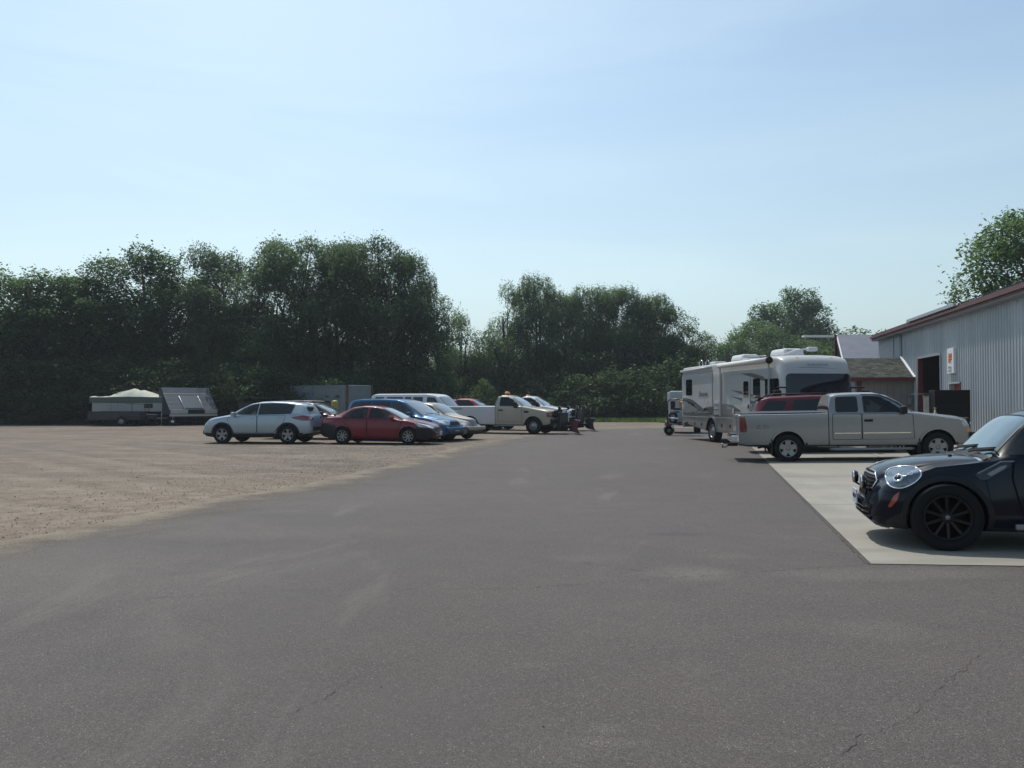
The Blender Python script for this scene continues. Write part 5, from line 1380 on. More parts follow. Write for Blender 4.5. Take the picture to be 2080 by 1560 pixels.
b = MB(); b.tube([(B.x(5.3), -.7, .42), (B.x(5.6), -.72, .43), (B.x(5.72), -.82, .41)], .032, M_BLK, 8); b.build('exhaust', r)
b = MB(); b.box((B.x(0) + .05, 0, 1.0), (.06, 1.15, .3), M_BLK, bev=.02); b.box((B.x(0) + .09, 0, 1.0), (.03, 1.15, .05), M_CHR, bev=.01); b.build('grille', r)
four_wheels(r, B, .88, 4.90, .388, .25, .235, 1.70, spokes=5, fw=.62)
M_RAIL = mat('bed_rail_cap', (.4, .4, .4), .4, .5)
for s_ in (1, -1):
    b = MB(); b.box((B.x(5.02), s_ * .9, 1.375), (2.42, .05, .03), M_RAIL, bev=.01); b.build('bed_rail', r)
put(r, -11.3, B.x(4.9), -.97, PX(1601, 21.7), 21.7)
r.rotation_euler.y = -.02; r.scale = (.955, .955, .955); put(r, -11.3, B.x(4.9) * .955, -.97 * .955, PX(1601, 21.6), 21.6); r.rotation_euler.y = -.02; r.location.z -= .02
r.scale = (.90, .955, .955); put(r, -11.3, B.x(4.9) * .90, -.97 * .955, PX(1601, 21.6), 21.6); r.rotation_euler.y = -.02; r.location.z -= .02
for ch_ in r.children:
    if ch_.name.startswith('wheel') and 'arch' not in ch_.name: ch_.scale = (.955 / .90, 1, 1)

# ---- plough truck: tan cab, white bed
P_TAN = paint('pale_tan_paint', (0.36, 0.33, 0.28), .35, .36, dirt=.8)
P_BEDW = paint('white_bed_paint', (0.50, 0.51, 0.54), .0, .4, dirt=.4)
def beacon(parent, x, y, z, nm='beacon'):
    b = MB(); b.box((x, y, z + .01), (.3, .3, .05), M_BLK, bev=.01)
    b.lathe([(0.001, .14), (.09, .13), (.13, .10), (.14, .03), (.14, 0)], M_AMB, 16, axis='Z', c=(x, y, z + .05)); b.build(nm, parent)
def reg_cab(label, m_body, m_bed, heading, px, Y, dist_wheel, gl=M_GLL):
    r, B = pickup('plough_truck', label, m_body, 5.80, 2.03, 1.98, .95, 3.5, .41, 1.48, 3.02, (2.16, 1.87), 1.42,
        dict(glass=[([(1.72, 1.40), (1.86, 1.54), (2.14, 1.74), (2.36, 1.85), (2.8, 1.86), (2.8, 1.42), (2.2, 1.40)], M_GLT)],
             door=[([(1.58, 1.36), (1.56, .62), (2.86, .62), (2.86, 1.37)], (2.72, 1.2))]), m_bed=m_bed, hood=1.24)
    for s_ in (1, -1):
        B.side([(5.66, 1.35), (5.64, 1.02), (5.79, 1.02), (5.79, 1.35)], s_, M_RED, 'taillight', r, rnd=.03)
        B.drape([(B.x(-.02), s_ * .55, 1.14), (B.x(.1), s_ * 1.02, 1.14), (B.x(.16), s_ * 1.1, 1.1), (B.x(.12), s_ * 1.1, .86), (B.x(0), s_ * .55, .86)], (-.8, -s_, 0), mat('dark_amber', (.16, .04, .01), .2, coat=.5) if m_bed is not m_body else M_LENS, 'headlight', r)
        B.side([(1.2, 1.17), (1.2, 1.07), (1.45, 1.07), (1.45, 1.17)], s_, M_BLK, 'fender_vent', r, rnd=.02)
        b = MB(); b.box((B.x(1.85), s_ * 1.16, 1.46), (.14, .22, .3), M_BLK, bev=.04); b.box((B.x(1.85), s_ * 1.03, 1.42), (.06, .2, .05), M_BLK); b.build('mirror', r)
        b = MB(); b.box((B.x(2.2), s_ * .95, .42), (1.5, .16, .05), M_STEEL, bev=.015); b.build('running_board', r)
    b = MB(); b.box((B.x(5.80) - .1, 0, .62), (.2, 1.9, .2), M_STEEL, bev=.04); b.build('bumper', r)
    b = MB(); b.box((B.x(0) + .04, 0, 1.02), (.08, 1.1, .36), M_BLK, bev=.02); b.box((B.x(0) + .05, 0, .66), (.18, 1.9, .2), M_BLK, bev=.04); b.build('grille', r)
    four_wheels(r, B, .95, 4.45, .41, .26, .215, 1.74, style='steel', rim_m=M_ALLOY)
    cabin(r, B, (2.72,), 1.5, wheel_u=2.05)
    # plough: lift frame on the nose, blade in front
    b = MB(); x0 = B.x(0) + .15
    b.box((x0 + .15, 0, .62), (.12, 1.3, .9), M_BLK, bev=.02); b.box((x0 + .3, 0, .35), (.5, .9, .14), M_BLK, bev=.02)
    b.tube([(x0 + .15, .5, .3), (x0 + .15, .5, 1.25)], .035, M_BLK); b.tube([(x0 + .15, -.5, .3), (x0 + .15, -.5, 1.25)], .035, M_BLK)
    b.tube([(x0 + .15, -.85, 1.22), (x0 + .15, .85, 1.22)], .03, M_BLK)
    b.build('lift_frame', r)
    for s_ in (1, -1):
        b = MB(); b.lathe([(0.001, .06), (.08, .05), (.11, 0), (.08, -.07), (0.001, -.08)], M_BLK, 14, axis='X', c=(x0 + .22, s_ * .72, 1.33))
        b.lathe([(0.001, .062), (.085, .052)], M_LENS, 14, axis='X', c=(x0 + .235, s_ * .72, 1.33)); b.build('plough_light', r)
    ang = rad(24)
    M_PLR = mat('plough_red', (.09, .022, .024), .55, var=.3, vscale=6) if m_bed is not m_body else mat('plough_navy', (.012, .014, .022), .5)
    rings = []
    b = MB(); n = 9
    for s2 in (-1, 1):
        rings.append([])
        for k in range(n + 1):
            a = -.9 + 1.9 * k / n
            xx = .36 - .36 * math.cos(a); zz = .38 + .40 * math.sin(a)
            rings[-1].append((xx, s2 * 1.2, zz))
    V = []; 
    def PP(p, d=0): 
        x, y, z = p; x += d
        return (x0 + .78 + x * math.cos(ang) - y * math.sin(ang), x * math.sin(ang) + y * math.cos(ang), z)
    for k in range(n):
        q = [rings[0][k], rings[0][k + 1], rings[1][k + 1], rings[1][k]]
        b.prism([PP(p) for p in q], (-.03, 0, 0), M_PLR)
    for yy in (-1.18, -.6, 0, .6, 1.18):
        b.prism([PP((rings[0][k][0] - (.1 if k in (0, n) else .02), yy, rings[0][k][2])) for k in range(n + 1)] + [PP((-.16, yy, .62)), PP((-.16, yy, .16))], (.0, .03, 0), M_PLR)
    b.build('plough_blade', r)
    for s_ in (1, -1):
        b = MB(); p = PP((.12, s_ * 1.18, .7)); q = PP((.2, s_ * 1.18, 1.35)); b.tube([p, q], .009, M_STEEL, 5); b.build('marker_rod', r)
    h = rad(heading)
    put(r, heading, B.x(.95), -.98, PX(px, Y), Y)
    return r, B
r, B = reg_cab('tan pickup truck with white bed, amber roof beacon and snow plough', P_TAN, P_BEDW, -22, 1083, 41.6, 0)
beacon(r, B.x(2.75), 0, 1.97)
for s_ in (1, -1):
    text_mesh('OFF ROAD', .15, mat('decal_black', (.02, .02, .02), .5), 'decal', r, (B.x(5.28), s_ * .996, 1.26), (rad(90), 0, rad(0 if s_ < 0 else 180)), xs=1.05)
r, B = reg_cab('white pickup truck with snow plough parked behind the tan plough truck', P_WHITE, P_WHITE, -22, 1124, 46.6, 0)
beacon(r, B.x(2.85), 0, 1.86)

# ---- dark red pickup and friends far behind the bed of the plough truck
P_DRED = paint('maroon_paint', (0.12, 0.01, 0.015), .3, .3, dirt=.2)
P_LRED = paint('bright_red_paint', (0.32, 0.02, 0.03), .25, .35, dirt=.3)
def far_truck(name, label, m, heading, px, Y):
    r, B = pickup(name, label, m, 5.5, 1.9, 1.86, .9, 3.4, .37, 1.4, 3.3, (2.05, 1.76), 1.28,
        dict(glass=[([(1.7, 1.3), (1.84, 1.42), (2.1, 1.62), (2.3, 1.74), (3.1, 1.75), (3.1, 1.3)], M_GLD)], door=[([(1.5, 1.25), (1.48, .6), (3.1, .6), (3.1, 1.26)], (2.95, 1.1))]), hood=1.14)
    for s_ in (1, -1):
        B.front([(s_ * .5, .95), (s_ * .5, 1.1), (s_ * .85, 1.1), (s_ * .85, .95)], M_LENS, 'headlight', r)
    mirror_part(B, r, 1.75, 1.3, m, sz=(.12, .2, .2))
    four_wheels(r, B, .9, 4.3, .37, .24, .21, 1.66)
    put(r, heading, B.x(2.5), 0, PX(px, Y), Y); return r, B
far_truck('parked_pickup', 'bright red pickup truck seen over the white bed of the plough truck', P_LRED, -20, 955, 52.0)
r, B = crossover('maroon station wagon just behind the nose of the white passenger van', 'car', P_DRED)
put(r, -22, 0, 0, PX(921, 57.5), 57.5); r.scale = (1.1, 1.1, 1.16)
r, B = sedan('parked_sedan', 'white car whose bonnet shows beyond the bright red pickup truck', P_WHITE)
put(r, -30, B.x(.7), 0, PX(990, 56), 56); r.scale = (1, 1, 1.13)

# ---------------------------------------------------------------- red SUV behind the silver pickup
def red_suv():
    B = Body(4.9, 1.9,
        top=[(0, .6), (.03, .9), (.12, 1.02), (.5, 1.1), (1.1, 1.17), (1.2, 1.2), (1.6, 1.48), (1.95, 1.68), (2.3, 1.76), (3.0, 1.78), (4.2, 1.74), (4.48, 1.69), (4.62, 1.55), (4.8, 1.15), (4.87, .9), (4.9, .55)],
        belt=[(0, .55), (.1, .8), (.4, .95), (1.1, 1.08), (3, 1.14), (4.6, 1.16), (4.84, 1.0), (4.9, .55)],
        wbelt=[(0, .6), (.1, .74), (.4, .86), (1, .9), (4.2, .91), (4.7, .86), (4.9, .76)],
        wtop=[(0, .45), (.3, .6), (1.1, .72), (2.0, .64), (4.3, .64), (4.7, .62), (4.9, .6)],
        bot=[(0, .4), (.2, .3), (4.6, .3), (4.9, .42)], zm=.75, crown=.08)
    r = thing('parked_suv', 'maroon red SUV with roof rails behind the bed of the silver pickup truck', 'SUV'); R = .37
    B.build(r, P_RED2, wheels=[(.9, R, .43), (3.75, R, .43)])
    for s_ in (1, -1):
        B.side([(1.45, 1.2), (1.6, 1.32), (1.95, 1.56), (2.2, 1.62), (2.5, 1.63), (2.5, 1.2)], s_, M_GLM, 'side_window', r)
        B.side([(2.56, 1.2), (2.56, 1.63), (3.5, 1.62), (3.6, 1.2)], s_, M_GLD, 'side_window', r)
        B.side([(3.9, 1.2), (3.72, 1.6), (4.3, 1.57), (4.52, 1.25)], s_, M_GLD, 'side_window', r)
        B.door([(1.4, 1.16), (1.4, .45), (2.52, .45), (2.52, 1.16)], s_, P_RED2, r, handle=(2.35, 1.05))
        b = MB(); b.tube([(B.x(1.95), s_ * .62, 1.72), (B.x(2.05), s_ * .62, 1.81), (B.x(4.1), s_ * .62, 1.80), (B.x(4.3), s_ * .61, 1.72)], .02, M_BLK, 6); b.build('roof_rail', r)
        B.drape([(B.x(4.55), s_ * 1.2, 1.1), (B.x(4.95), s_ * .7, 1.1), (B.x(4.95), s_ * .7, .85), (B.x(4.6), s_ * 1.2, .88)], (.6, -s_, 0), M_RED, 'taillight', r)
        B.drape([(B.x(0), s_ * .5, .98), (B.x(.25), s_ * 1, 1.0), (B.x(.3), s_ * 1, .88), (B.x(0), s_ * .5, .84)], (-.8, -s_, 0), M_LENS, 'headlight', r)
    B.top([(1.25, .66), (1.97, .58), (1.97, -.58), (1.25, -.66)], M_GLW, 'windscreen', r, rnd=.08)
    B.rear([(.62, 1.2), (.56, 1.6), (-.56, 1.6), (-.62, 1.2)], M_GLM, 'rear_window', r, rnd=.08)
    b = MB(); b.box((B.x(4.52), 0, 1.70), (.26, 1.15, .03), P_RED2, bev=.012); b.build('spoiler', r)
    mirror_part(B, r, 1.6, 1.16, P_RED2); four_wheels(r, B, .9, 3.75, R, .24, .22, 1.66)
    return r, B
P_RED2 = paint('maroon_suv_paint', (0.10, 0.006, 0.014), .3, .35, dirt=.2)
r, B = red_suv()
put(r, -11.3, B.x(4.5), 0, PX(1541, 26.2), 26.2)
r.rotation_euler.y = -.012

# ---------------------------------------------------------------- black compact in the foreground
P_NAVY = mat('navy_black_paint', (0.003, 0.005, 0.012), .3, .0, coat=.5, coatr=.02, spec=.1)
B = Body(4.11, 1.79,
    top=[(0, .48), (.025, .63), (.07, .75), (.14, .815), (.3, .87), (.55, .915), (.85, .945), (1.08, .948), (1.12, .968), (1.28, 1.13), (1.45, 1.29), (1.54, 1.355), (1.72, 1.42),  (2.05, 1.49), (2.3, 1.525), (2.6, 1.56), (3.1, 1.56), (3.6, 1.52), (3.82, 1.45), (3.96, 1.2), (4.04, .95), (4.08, .75), (4.11, .5)],
    belt=[(0, .40), (.05, .53), (.12, .64), (.3, .755), (.6, .84), (1.1, .905), (1.5, .96), (3, 1.03), (3.9, 1.05), (4.05, .9), (4.11, .45)],
    wbelt=[(0, .42), (.03, .52), (.1, .62), (.25, .70), (.5, .76), (.9, .80), (1.4, .82), (3.2, .83), (3.8, .80), (4.0, .75), (4.11, .62)],
    wtop=[(0, .3), (.1, .42), (.3, .52), (.7, .60), (1.08, .69), (1.55, .61), (3.4, .60), (3.9, .6), (4.11, .5)],
    bot=[(0, .27), (.1, .21), (.4, .19), (3.7, .2), (4.0, .24), (4.11, .34)],
    wmax=[(0, .48), (.03, .60), (.1, .71), (.22, .79), (.42, .855), (.75, .89), (1.3, .885), (3.4, .89), (3.85, .86), (4.03, .79), (4.11, .64)],
    zm=.52, crown=[(0, .10), (.4, .12), (1.05, .09), (1.15, .06), (1.9, .06), (4.11, .06)], sm=.035, step=.05, bulge=.035, wlow=.93)
r = thing('parked_hatchback', 'glossy black compact hatchback with two driving lamps and black wheels in the foreground', 'car')
R = .345
B.build(r, P_NAVY, wheels=[(.69, R - .01, .378), (3.29, R - .01, .378)], m_low=M_BLK, zlow=.245)
for s_ in (1, -1):
    B.side([(1.28, .975), (1.36, 1.08), (1.52, 1.22), (1.66, 1.30), (1.9, 1.375), (2.5, 1.42), (2.5, 1.0)], s_, M_GLD, 'side_window', r)
    B.side([(2.56, 1.03), (2.56, 1.43), (3.3, 1.42), (3.75, 1.38), (3.85, 1.1)], s_, M_GLD, 'side_window', r)
    B.door([(1.34, .955), (1.3, .75), (1.36, .45), (1.42, .3), (2.5, .3), (2.52, 1.0)], s_, P_NAVY, r, handle=(2.3, .88), hm=M_CHR)
    # arch trim, matt black
    for u in (.69, 3.29):
        pts = [(u + .428 * math.cos(a), R - .01 + .428 * math.sin(a)) for a in np.linspace(rad(-12), rad(192), 22)]
        pin = [(u + .379 * math.cos(a), R - .01 + .379 * math.sin(a)) for a in np.linspace(rad(192), rad(-12), 22)]
        B.side(pts + pin, s_, M_BLK, 'wheel_arch_trim', r, off=.014, thick=.03, rnd=0, maxlen=.08)
    # headlight: chrome ring, clear lens, inner bowl
    EGG = [(430, 765), (433, 705), (475, 662), (555, 642), (640, 632), (710, 640), (745, 670), (738, 712), (695, 765), (625, 812), (560, 836), (500, 840), (450, 815)]
    EG = rpoly([Vector(((x_ - 585) * .00106, -(y_ - 740) * .00102, 0)) for x_, y_ in EGG], .05, 3)
    cu_, cz_ = .305, .728
    dside = Vector((-.12, -s_, 0)).normalized()
    def hp(u_, z_, off):
        l, n = B.hit(Vector((B.x(u_), s_ * 1.7, z_)) - dside * .8 + Vector((.12 * (1.7 - .8), 0, 0)), dside); return l + n * off, n
    rim = [hp(cu_ + p.x, cz_ + p.y, .012) for p in EG]; cpt, cn = hp(cu_, cz_, .012)
    navg = sum((n for _, n in rim), Vector()).normalized()
    V, F, nr_ = [], [], len(rim); sc_l = [.96, .85, .68, .45, .22]
    for sc in sc_l:
        for p, n in rim: V.append(cpt.lerp(p, sc) + navg * (.030 * (1 - sc * sc)))
    V.append(cpt + navg * .030)
    for i in range(len(sc_l) - 1):
        for k in range(nr_): F.append((i * nr_ + k, i * nr_ + (k + 1) % nr_, (i + 1) * nr_ + (k + 1) % nr_, (i + 1) * nr_ + k))
    for k in range(nr_): F.append(((len(sc_l) - 1) * nr_ + k, (len(sc_l) - 1) * nr_ + (k + 1) % nr_, len(V) - 1, len(V) - 1)[:3])
    me = bpy.data.meshes.new('headlight'); me.from_pydata([tuple(v) for v in V], [], F); me.materials.append(mat('near_lens', (.10, .13, .165), .1, .25, coat=.8, var=.8, vscale=14))
    bm_ = bmesh.new(); bm_.from_mesh(me); bmesh.ops.recalc_face_normals(bm_, faces=bm_.faces[:])
    if sum((f.normal for f in bm_.faces), Vector()).dot(navg) < 0: bmesh.ops.reverse_faces(bm_, faces=bm_.faces[:])
    for f in bm_.faces: f.smooth = True
    bm_.to_mesh(me); bm_.free(); hl = link('headlight', me, r)
    b = MB(); pr = [p for p, n in rim]; b.tube(pr + [pr[0], pr[1]], .008, M_CHR, 8, caps=False); b.build('headlight_ring', hl)
    for (du, dz, rr, mm_) in ((-.045, -.012, .052, M_CHR), (-.045, -.012, .036, M_GLD), (.075, .040, .030, M_CHR)):
        b = MB(); q0 = cpt + Vector((-du, 0, dz)); 
        l, n = hp(cu_ + du, cz_ + dz, .012); q0 = l + navg * (.031 if mm_ is M_CHR else .034)
        b.lathe([(.001, .004), (rr * .7, .003), (rr, -.006)] if mm_ is not M_CHR else [(rr * .66, .002), (rr * .8, .006), (rr, -.004)], mm_, 18, axis='Z')
        bmesh.ops.transform(b.bm, matrix=Matrix.Translation(q0) @ navg.to_track_quat('Z', 'Y').to_matrix().to_4x4(), verts=b.bm.verts[:]); b.build('lamp_bowl', hl)
    B.side([(.262, .60), (.205, .55), (.15, .44), (.175, .43), (.235, .51)], s_, mat('side_marker', (.35, .05, .02), .2, coat=1), 'side_marker', r, off=.012, rnd=.01, maxlen=.05)
    # side scuttle
    sc_ = B.side([(.95, .78), (1.22, .905), (1.30, .905), (1.28, .86), (1.06, .73), (1.0, .73)], s_, M_GBLK, 'side_scuttle', r, off=.014, rnd=.02, maxlen=.05)
    B.side([(1.06, .785), (1.20, .865), (1.255, .875), (1.235, .845), (1.10, .765)], s_, M_STEEL, 'indicator', sc_, off=.022, rnd=.015, maxlen=.05)
    ribbon(B, [(.98, .79), (1.20, .905), (1.32, .912)], s_, .012, M_STEEL, 'trim_strip', sc_, off=.02)
    # driving lamps in front of the grille
    xf = B.x(0)
    b = MB(); b.lathe([(.070, .012), (.074, -.01), (.06, -.035), (0.001, -.045)], M_GBLK, 22, axis='X', c=(xf + .035, s_ * .31, .665))
    b.lathe([(.060, .024), (.068, .022), (.073, .012)], M_CHR, 22, axis='X', c=(xf + .035, s_ * .31, .665)); b.lathe([(0.001, .028), (.04, .027), (.061, .022)], mat('near_lens', (.10, .13, .165), .1, .25, coat=.8, var=.8, vscale=14), 22, axis='X', c=(xf + .035, s_ * .31, .665))
    b.tube([(xf + .03, s_ * .31, .60), (xf - .04, s_ * .31, .56)], .012, M_BLK, 6); b.build('driving_lamp', r)
    b = MB(); b.lathe([(0.001, .02), (.045, .015), (.05, -.02)], M_LENS, 16, axis='X', c=(B.x(.10), s_ * .60, .40)); b.build('fog_lamp', r)
for s_ in (1, -1):
    ribbon(B, [(.06, .60), (.20, .585), (.33, .605)], s_, .008, M_WELL, 'bumper_seam', r, off=.004)
    ribbon(B, [(.50, .80), (.62, .845), (.85, .875), (1.03, .89)], s_, .008, M_WELL, 'bonnet_seam', r, off=.004)
    ribbon(B, [(1.02, .90), (1.06, .70), (1.08, .55), (1.10, .32)], s_, .007, M_WELL, 'wing_seam', r, off=.003)
# windscreen, roof, bonnet details
B.top([(1.13, .69), (1.3, .65), (1.55, .585), (1.55, -.585), (1.3, -.65), (1.13, -.69)], mat('near_windscreen', (.045, .085, .10), .03, coat=.6, spec=.5, var=.6, vscale=2.2), 'windscreen', r, rnd=.06, maxlen=.07)
B.top([(1.57, .60), (1.585, .60), (1.585, -.60), (1.57, -.60)], M_BLK, 'roof_seam', r, off=.004, rnd=0)
cr_pts = [(1.04, .70), (1.01, .4), (1.0, 0), (1.01, -.4), (1.04, -.70)]
B.top(cr_pts + [(a + .03, b_) for a, b_ in cr_pts[::-1]], M_CHR, 'bonnet_trim', r, off=.006, rnd=0, maxlen=.06)
B.top([(1.08, .68), (1.04, 0), (1.08, -.68), (1.15, -.66), (1.13, 0), (1.15, .66)], M_BLK, 'scuttle_panel', r, off=.004, rnd=0)
for k in (-.42, .22):
    b = MB(); b.tube([(B.x(1.06), k, .985), (B.x(1.10), k + .1, 1.005), (B.x(1.17), k + .5, 1.035)], .011, M_BLK, 6); b.tube([(B.x(1.12), k - .08, 1.01), (B.x(1.19), k + .48, 1.05)], .009, M_BLK, 5)
    b.build('wiper', r)
for s_ in (1, -1):
    l, n1 = B.hit(Vector((B.x(.86), s_ * .28, 3)), Vector((0, 0, -1)))
    b = MB(); b.box(l + Vector((0, 0, .008)), (.04, .025, .016), M_BLK, bev=.006); b.build('washer_jet', r)
    # bonnet ridge line from headlight back
# grille: hexagonal opening with chrome frame and bars
gp = [(-.30, .765), (-.42, .68), (-.40, .595), (.40, .595), (.42, .68), (.30, .765)]
B.front(gp, M_WELL, 'grille_opening', r, off=.004, rnd=.03, maxlen=.06)
gpt = [B.hit(Vector((B.x(0) + .6, y_, z_)), Vector((-1, 0, 0))) for y_, z_ in [tuple(p)[:2] for p in rpoly([Vector((a_, b_, 0)) for a_, b_ in gp], .03, 3)]]
b = MB(); q_ = [l + n * .008 for l, n in gpt]; b.tube(q_ + [q_[0], q_[1]], .009, M_CHR, 7, caps=False); b.build('grille_frame', r)
for zz in (.63, .67, .71, .74):
    w_ = .39 - max(0, zz - .70) * 1.0
    B.front([(-w_, zz - .008), (-w_, zz + .008), (w_, zz + .008), (w_, zz - .008)], M_STEEL if zz > .73 else M_BLK, 'grille_bar', r, off=.010, thick=.01, rnd=0, maxlen=.06)
B.front([(-.22, .50), (-.24, .565), (.24, .565), (.22, .50)], M_WELL, 'air_intake', r, off=.012, rnd=.02)
B.front([(-.5, .26), (-.52, .44), (.52, .44), (.5, .26)], M_WELL, 'air_intake', r, off=.006, rnd=.03)
for zz in (.30, .345, .39): B.front([(-.5, zz - .006), (-.5, zz + .006), (.5, zz + .006), (.5, zz - .006)], M_GBLK, 'grille_bar', r, off=.014, thick=.01, rnd=0)
B.front([(-.58, .205), (-.58, .235), (.58, .235), (.58, .205)], M_STEEL, 'lip_trim', r, off=.02, rnd=0)
pl = MB(); pl.box((B.x(0) + .075, -.02, .475), (.014, .31, .16), M_PLATE, bev=.003); plo = pl.build('licence_plate', r)
text_mesh('MZK 417', .07, mat('plate_text', (.05, .06, .15), .6), 'plate_text', plo, (B.x(0) + .084, -.02, .475), (rad(90), 0, rad(90)), xs=.9)
text_mesh('ALL4', .055, M_STEEL, 'badge', r, (B.x(1.62), .888, .50), (rad(90), 0, rad(180)))
mirror_part(B, r, 1.56, .99, P_NAVY, sz=(.15, .2, .14), out=.1)
for s_ in (1, -1):
    b = MB(); b.tube([(B.x(2.1), s_ * .60, 1.50), (B.x(2.2), s_ * .60, 1.585), (B.x(3.4), s_ * .60, 1.595), (B.x(3.55), s_ * .59, 1.50)], .016, M_BLK, 8); b.build('roof_rail', r)
    b = MB(); b.box((B.x(2.1), s_ * .87, .26), (1.6, .05, .06), M_STEEL, bev=.015); b.build('sill_trim', r)
M_BRIM = mat('black_alloy', (.003, .003, .0035), .55, .0, coat=.2, spec=.3)
for u in (.69, 3.29):
    for s_ in (1, -1):
        h_ = wheel(r, (B.x(u), s_ * .775, R), R, .225, .232, s_, spokes=10, fw=.12, rim_m=M_BRIM)
        b = MB(); b.tube([(0, s_ * .082, 0), (0, s_ * .092, 0)], .024, M_STEEL, 14); b.build('wheel_cap', h_)
put(r, 165, B.x(.69), .89, PX(1925, 8.47), 8.47)
r.rotation_euler.y = .02
mini = r
# ============================================================ MOTORHOME
def motorhome():
    L, W, H = 9.9, 2.5, 3.12
    P_RV = mat('cream_gelcoat', (.44, .44, .425), .35, coat=.5, var=.05, vscale=1.5)
    P_RVT = mat('taupe_gelcoat', (.21, .195, .175), .4, coat=.4, var=.08, vscale=2)
    P_DKG = mat('graphic_dark', (.075, .08, .075), .35, coat=.4); P_MDG = mat('graphic_grey', (.20, .20, .19), .35, coat=.4); P_TAU = mat('graphic_taupe', (.15, .13, .115), .35, coat=.4)
    B = Body(L, W,
        top=[(0, 1.25), (.03, 1.45), (.12, 1.6), (.2, 2.1), (.3, 2.62), (.34, 2.75), (.42, 2.95), (.6, 3.08), (.9, 3.14), (2, 3.16), (9.75, 3.12), (9.87, 3.02), (9.9, 2.6)],
        belt=[(0, 1.0), (.12, 1.3), (.3, 2.0), (.5, 2.4), (1, 2.6), (9.8, 2.6), (9.9, 2.3)],
        wbelt=[(0, .95), (.1, 1.05), (.3, 1.15), (.7, 1.24), (1, 1.25), (9.8, 1.25), (9.9, 1.2)],
        wtop=[(0, .85), (.3, 1.05), (.6, 1.15), (1, 1.18), (9.8, 1.19), (9.9, 1.12)],
        bot=[(0, .5), (.15, .42), (6.8, .40), (9.0, .62), (9.9, .80)], zm=1.2, crown=[(0, .08), (.3, .16), (1, .09), (9.9, .07)], sm=.04, step=.12, bulge=.04, wlow=.985)
    r = thing('motorhome', 'large cream motorhome with dark mountain graphics, rear awning and roof air conditioners', 'motorhome')
    R = .44
    B.build(r, P_RV, wheels=[(1.55, R, .53), (6.45, R, .53)], m_low=P_RVT, zlow=1.0, archdep=.3)
    s_ = -1   # camera side (door side): vehicle faces the camera, its right side is to the left in the picture
    for s_ in (1, -1):
        # graphics
        B.side([(9.86, 1.0), (9.86, 1.72), (9.3, 1.74), (8.6, 1.62), (7.6, 1.36), (7.2, 1.28), (6.6, 1.42), (6.1, 1.40), (5.9, 1.30), (5.3, 1.52), (4.7, 1.50), (4.1, 1.32), (3.4, 1.15), (2.9, 1.01)], s_, P_MDG, 'mountain_graphic', r, off=.003, thick=.004, maxlen=.35, rnd=.04)
        B.side([(9.86, 1.60), (9.86, 1.76), (9.2, 1.78), (8.4, 1.66), (7.5, 1.40), (7.15, 1.24), (7.5, 1.20), (8.0, 1.34), (8.4, 1.52), (9.2, 1.64)], s_, P_DKG, 'dark_graphic', r, off=.006, thick=.006, maxlen=.35, rnd=.05)
        B.side([(6.9, 1.22), (6.55, 1.40), (6.1, 1.38), (5.85, 1.22), (6.3, 1.14)], s_, P_DKG, 'dark_graphic', r, off=.006, thick=.006, maxlen=.35, rnd=.05)
        B.side([(5.0, 1.50), (4.3, 1.48), (3.5, 1.24), (2.9, 1.04), (3.5, 1.1), (4.2, 1.3)], s_, P_DKG, 'dark_graphic', r, off=.006, thick=.006, maxlen=.35, rnd=.05)
        B.side([(9.86, 1.0), (9.86, 1.1), (3.0, 1.1), (3.0, 1.0)], s_, P_TAU, 'taupe_band', r, off=.007, thick=.006, maxlen=.5, rnd=0)
        for za, zc_, u0 in ((2.02, 1.92, 4.5), (1.78, 1.62, 4.5)):
            B.side([(u0, za + .02), (3.2, za - .08), (2.2, za - .22), (1.4, za - .36), (2.0, za - .32), (3.2, za - .20)], s_, P_TAU if za > 2 else P_DKG, 'swoosh_graphic', r, off=.005, thick=.006, maxlen=.3, rnd=.01)
        B.side([(3.6, 2.62), (2.6, 2.60), (1.7, 2.45), (1.3, 2.25), (1.9, 2.38), (2.8, 2.50)], s_, P_TAU, 'swoosh_graphic', r, off=.005, thick=.006, maxlen=.3, rnd=.01)
        # slide-out frame lines and trims
        for u in (6.28, 5.35):
            ribbon(B, [(u, 1.0), (u, 2.72)], s_, .035, M_STEEL, 'panel_seam', r, off=.012)
        for z_, u0, u1 in ((.985, 1.9, 9.8), (1.13, 6.3, 9.7)):
            ribbon(B, [(u0, z_), (u1, z_)], s_, .03, M_CHR if z_ > 1 else P_RV, 'trim_strip', r, off=.014)
        for u in (9.2, 8.3, 7.5, 5.4, 4.6, 3.8, 3.0):
            B.side([(u - .06, .62), (u - .06, .74), (u + .06, .74), (u + .06, .62)], s_, M_BLK, 'hatch_latch', r, off=.01, rnd=.02)
        # windows
        B.side([(8.55, 1.88), (8.55, 2.55), (9.25, 2.55), (9.25, 1.88)], s_, M_GLD, 'side_window', r, off=.014, rnd=.08)
        B.side([(1.95, 1.72), (1.95, 2.4), (2.5, 2.4), (2.5, 1.72)], s_, M_GLD, 'side_window', r, off=.014, rnd=.06)
        B.side([(.55, 1.55), (.62, 2.36), (1.55, 2.36), (1.55, 1.55)], s_, M_GLD, 'cab_window', r, off=.014, rnd=.08)
        # wheel arch rings
        for u in (1.55, 6.45):
            pts = [(u + .60 * math.cos(a), R + .60 * math.sin(a)) for a in np.linspace(rad(0), rad(180), 20)]; pin = [(u + .533 * math.cos(a), R + .533 * math.sin(a)) for a in np.linspace(rad(180), rad(0), 20)]
            B.side(pts + pin, s_, P_RVT, 'wheel_arch', r, off=.03, thick=.05, rnd=0, maxlen=.14)
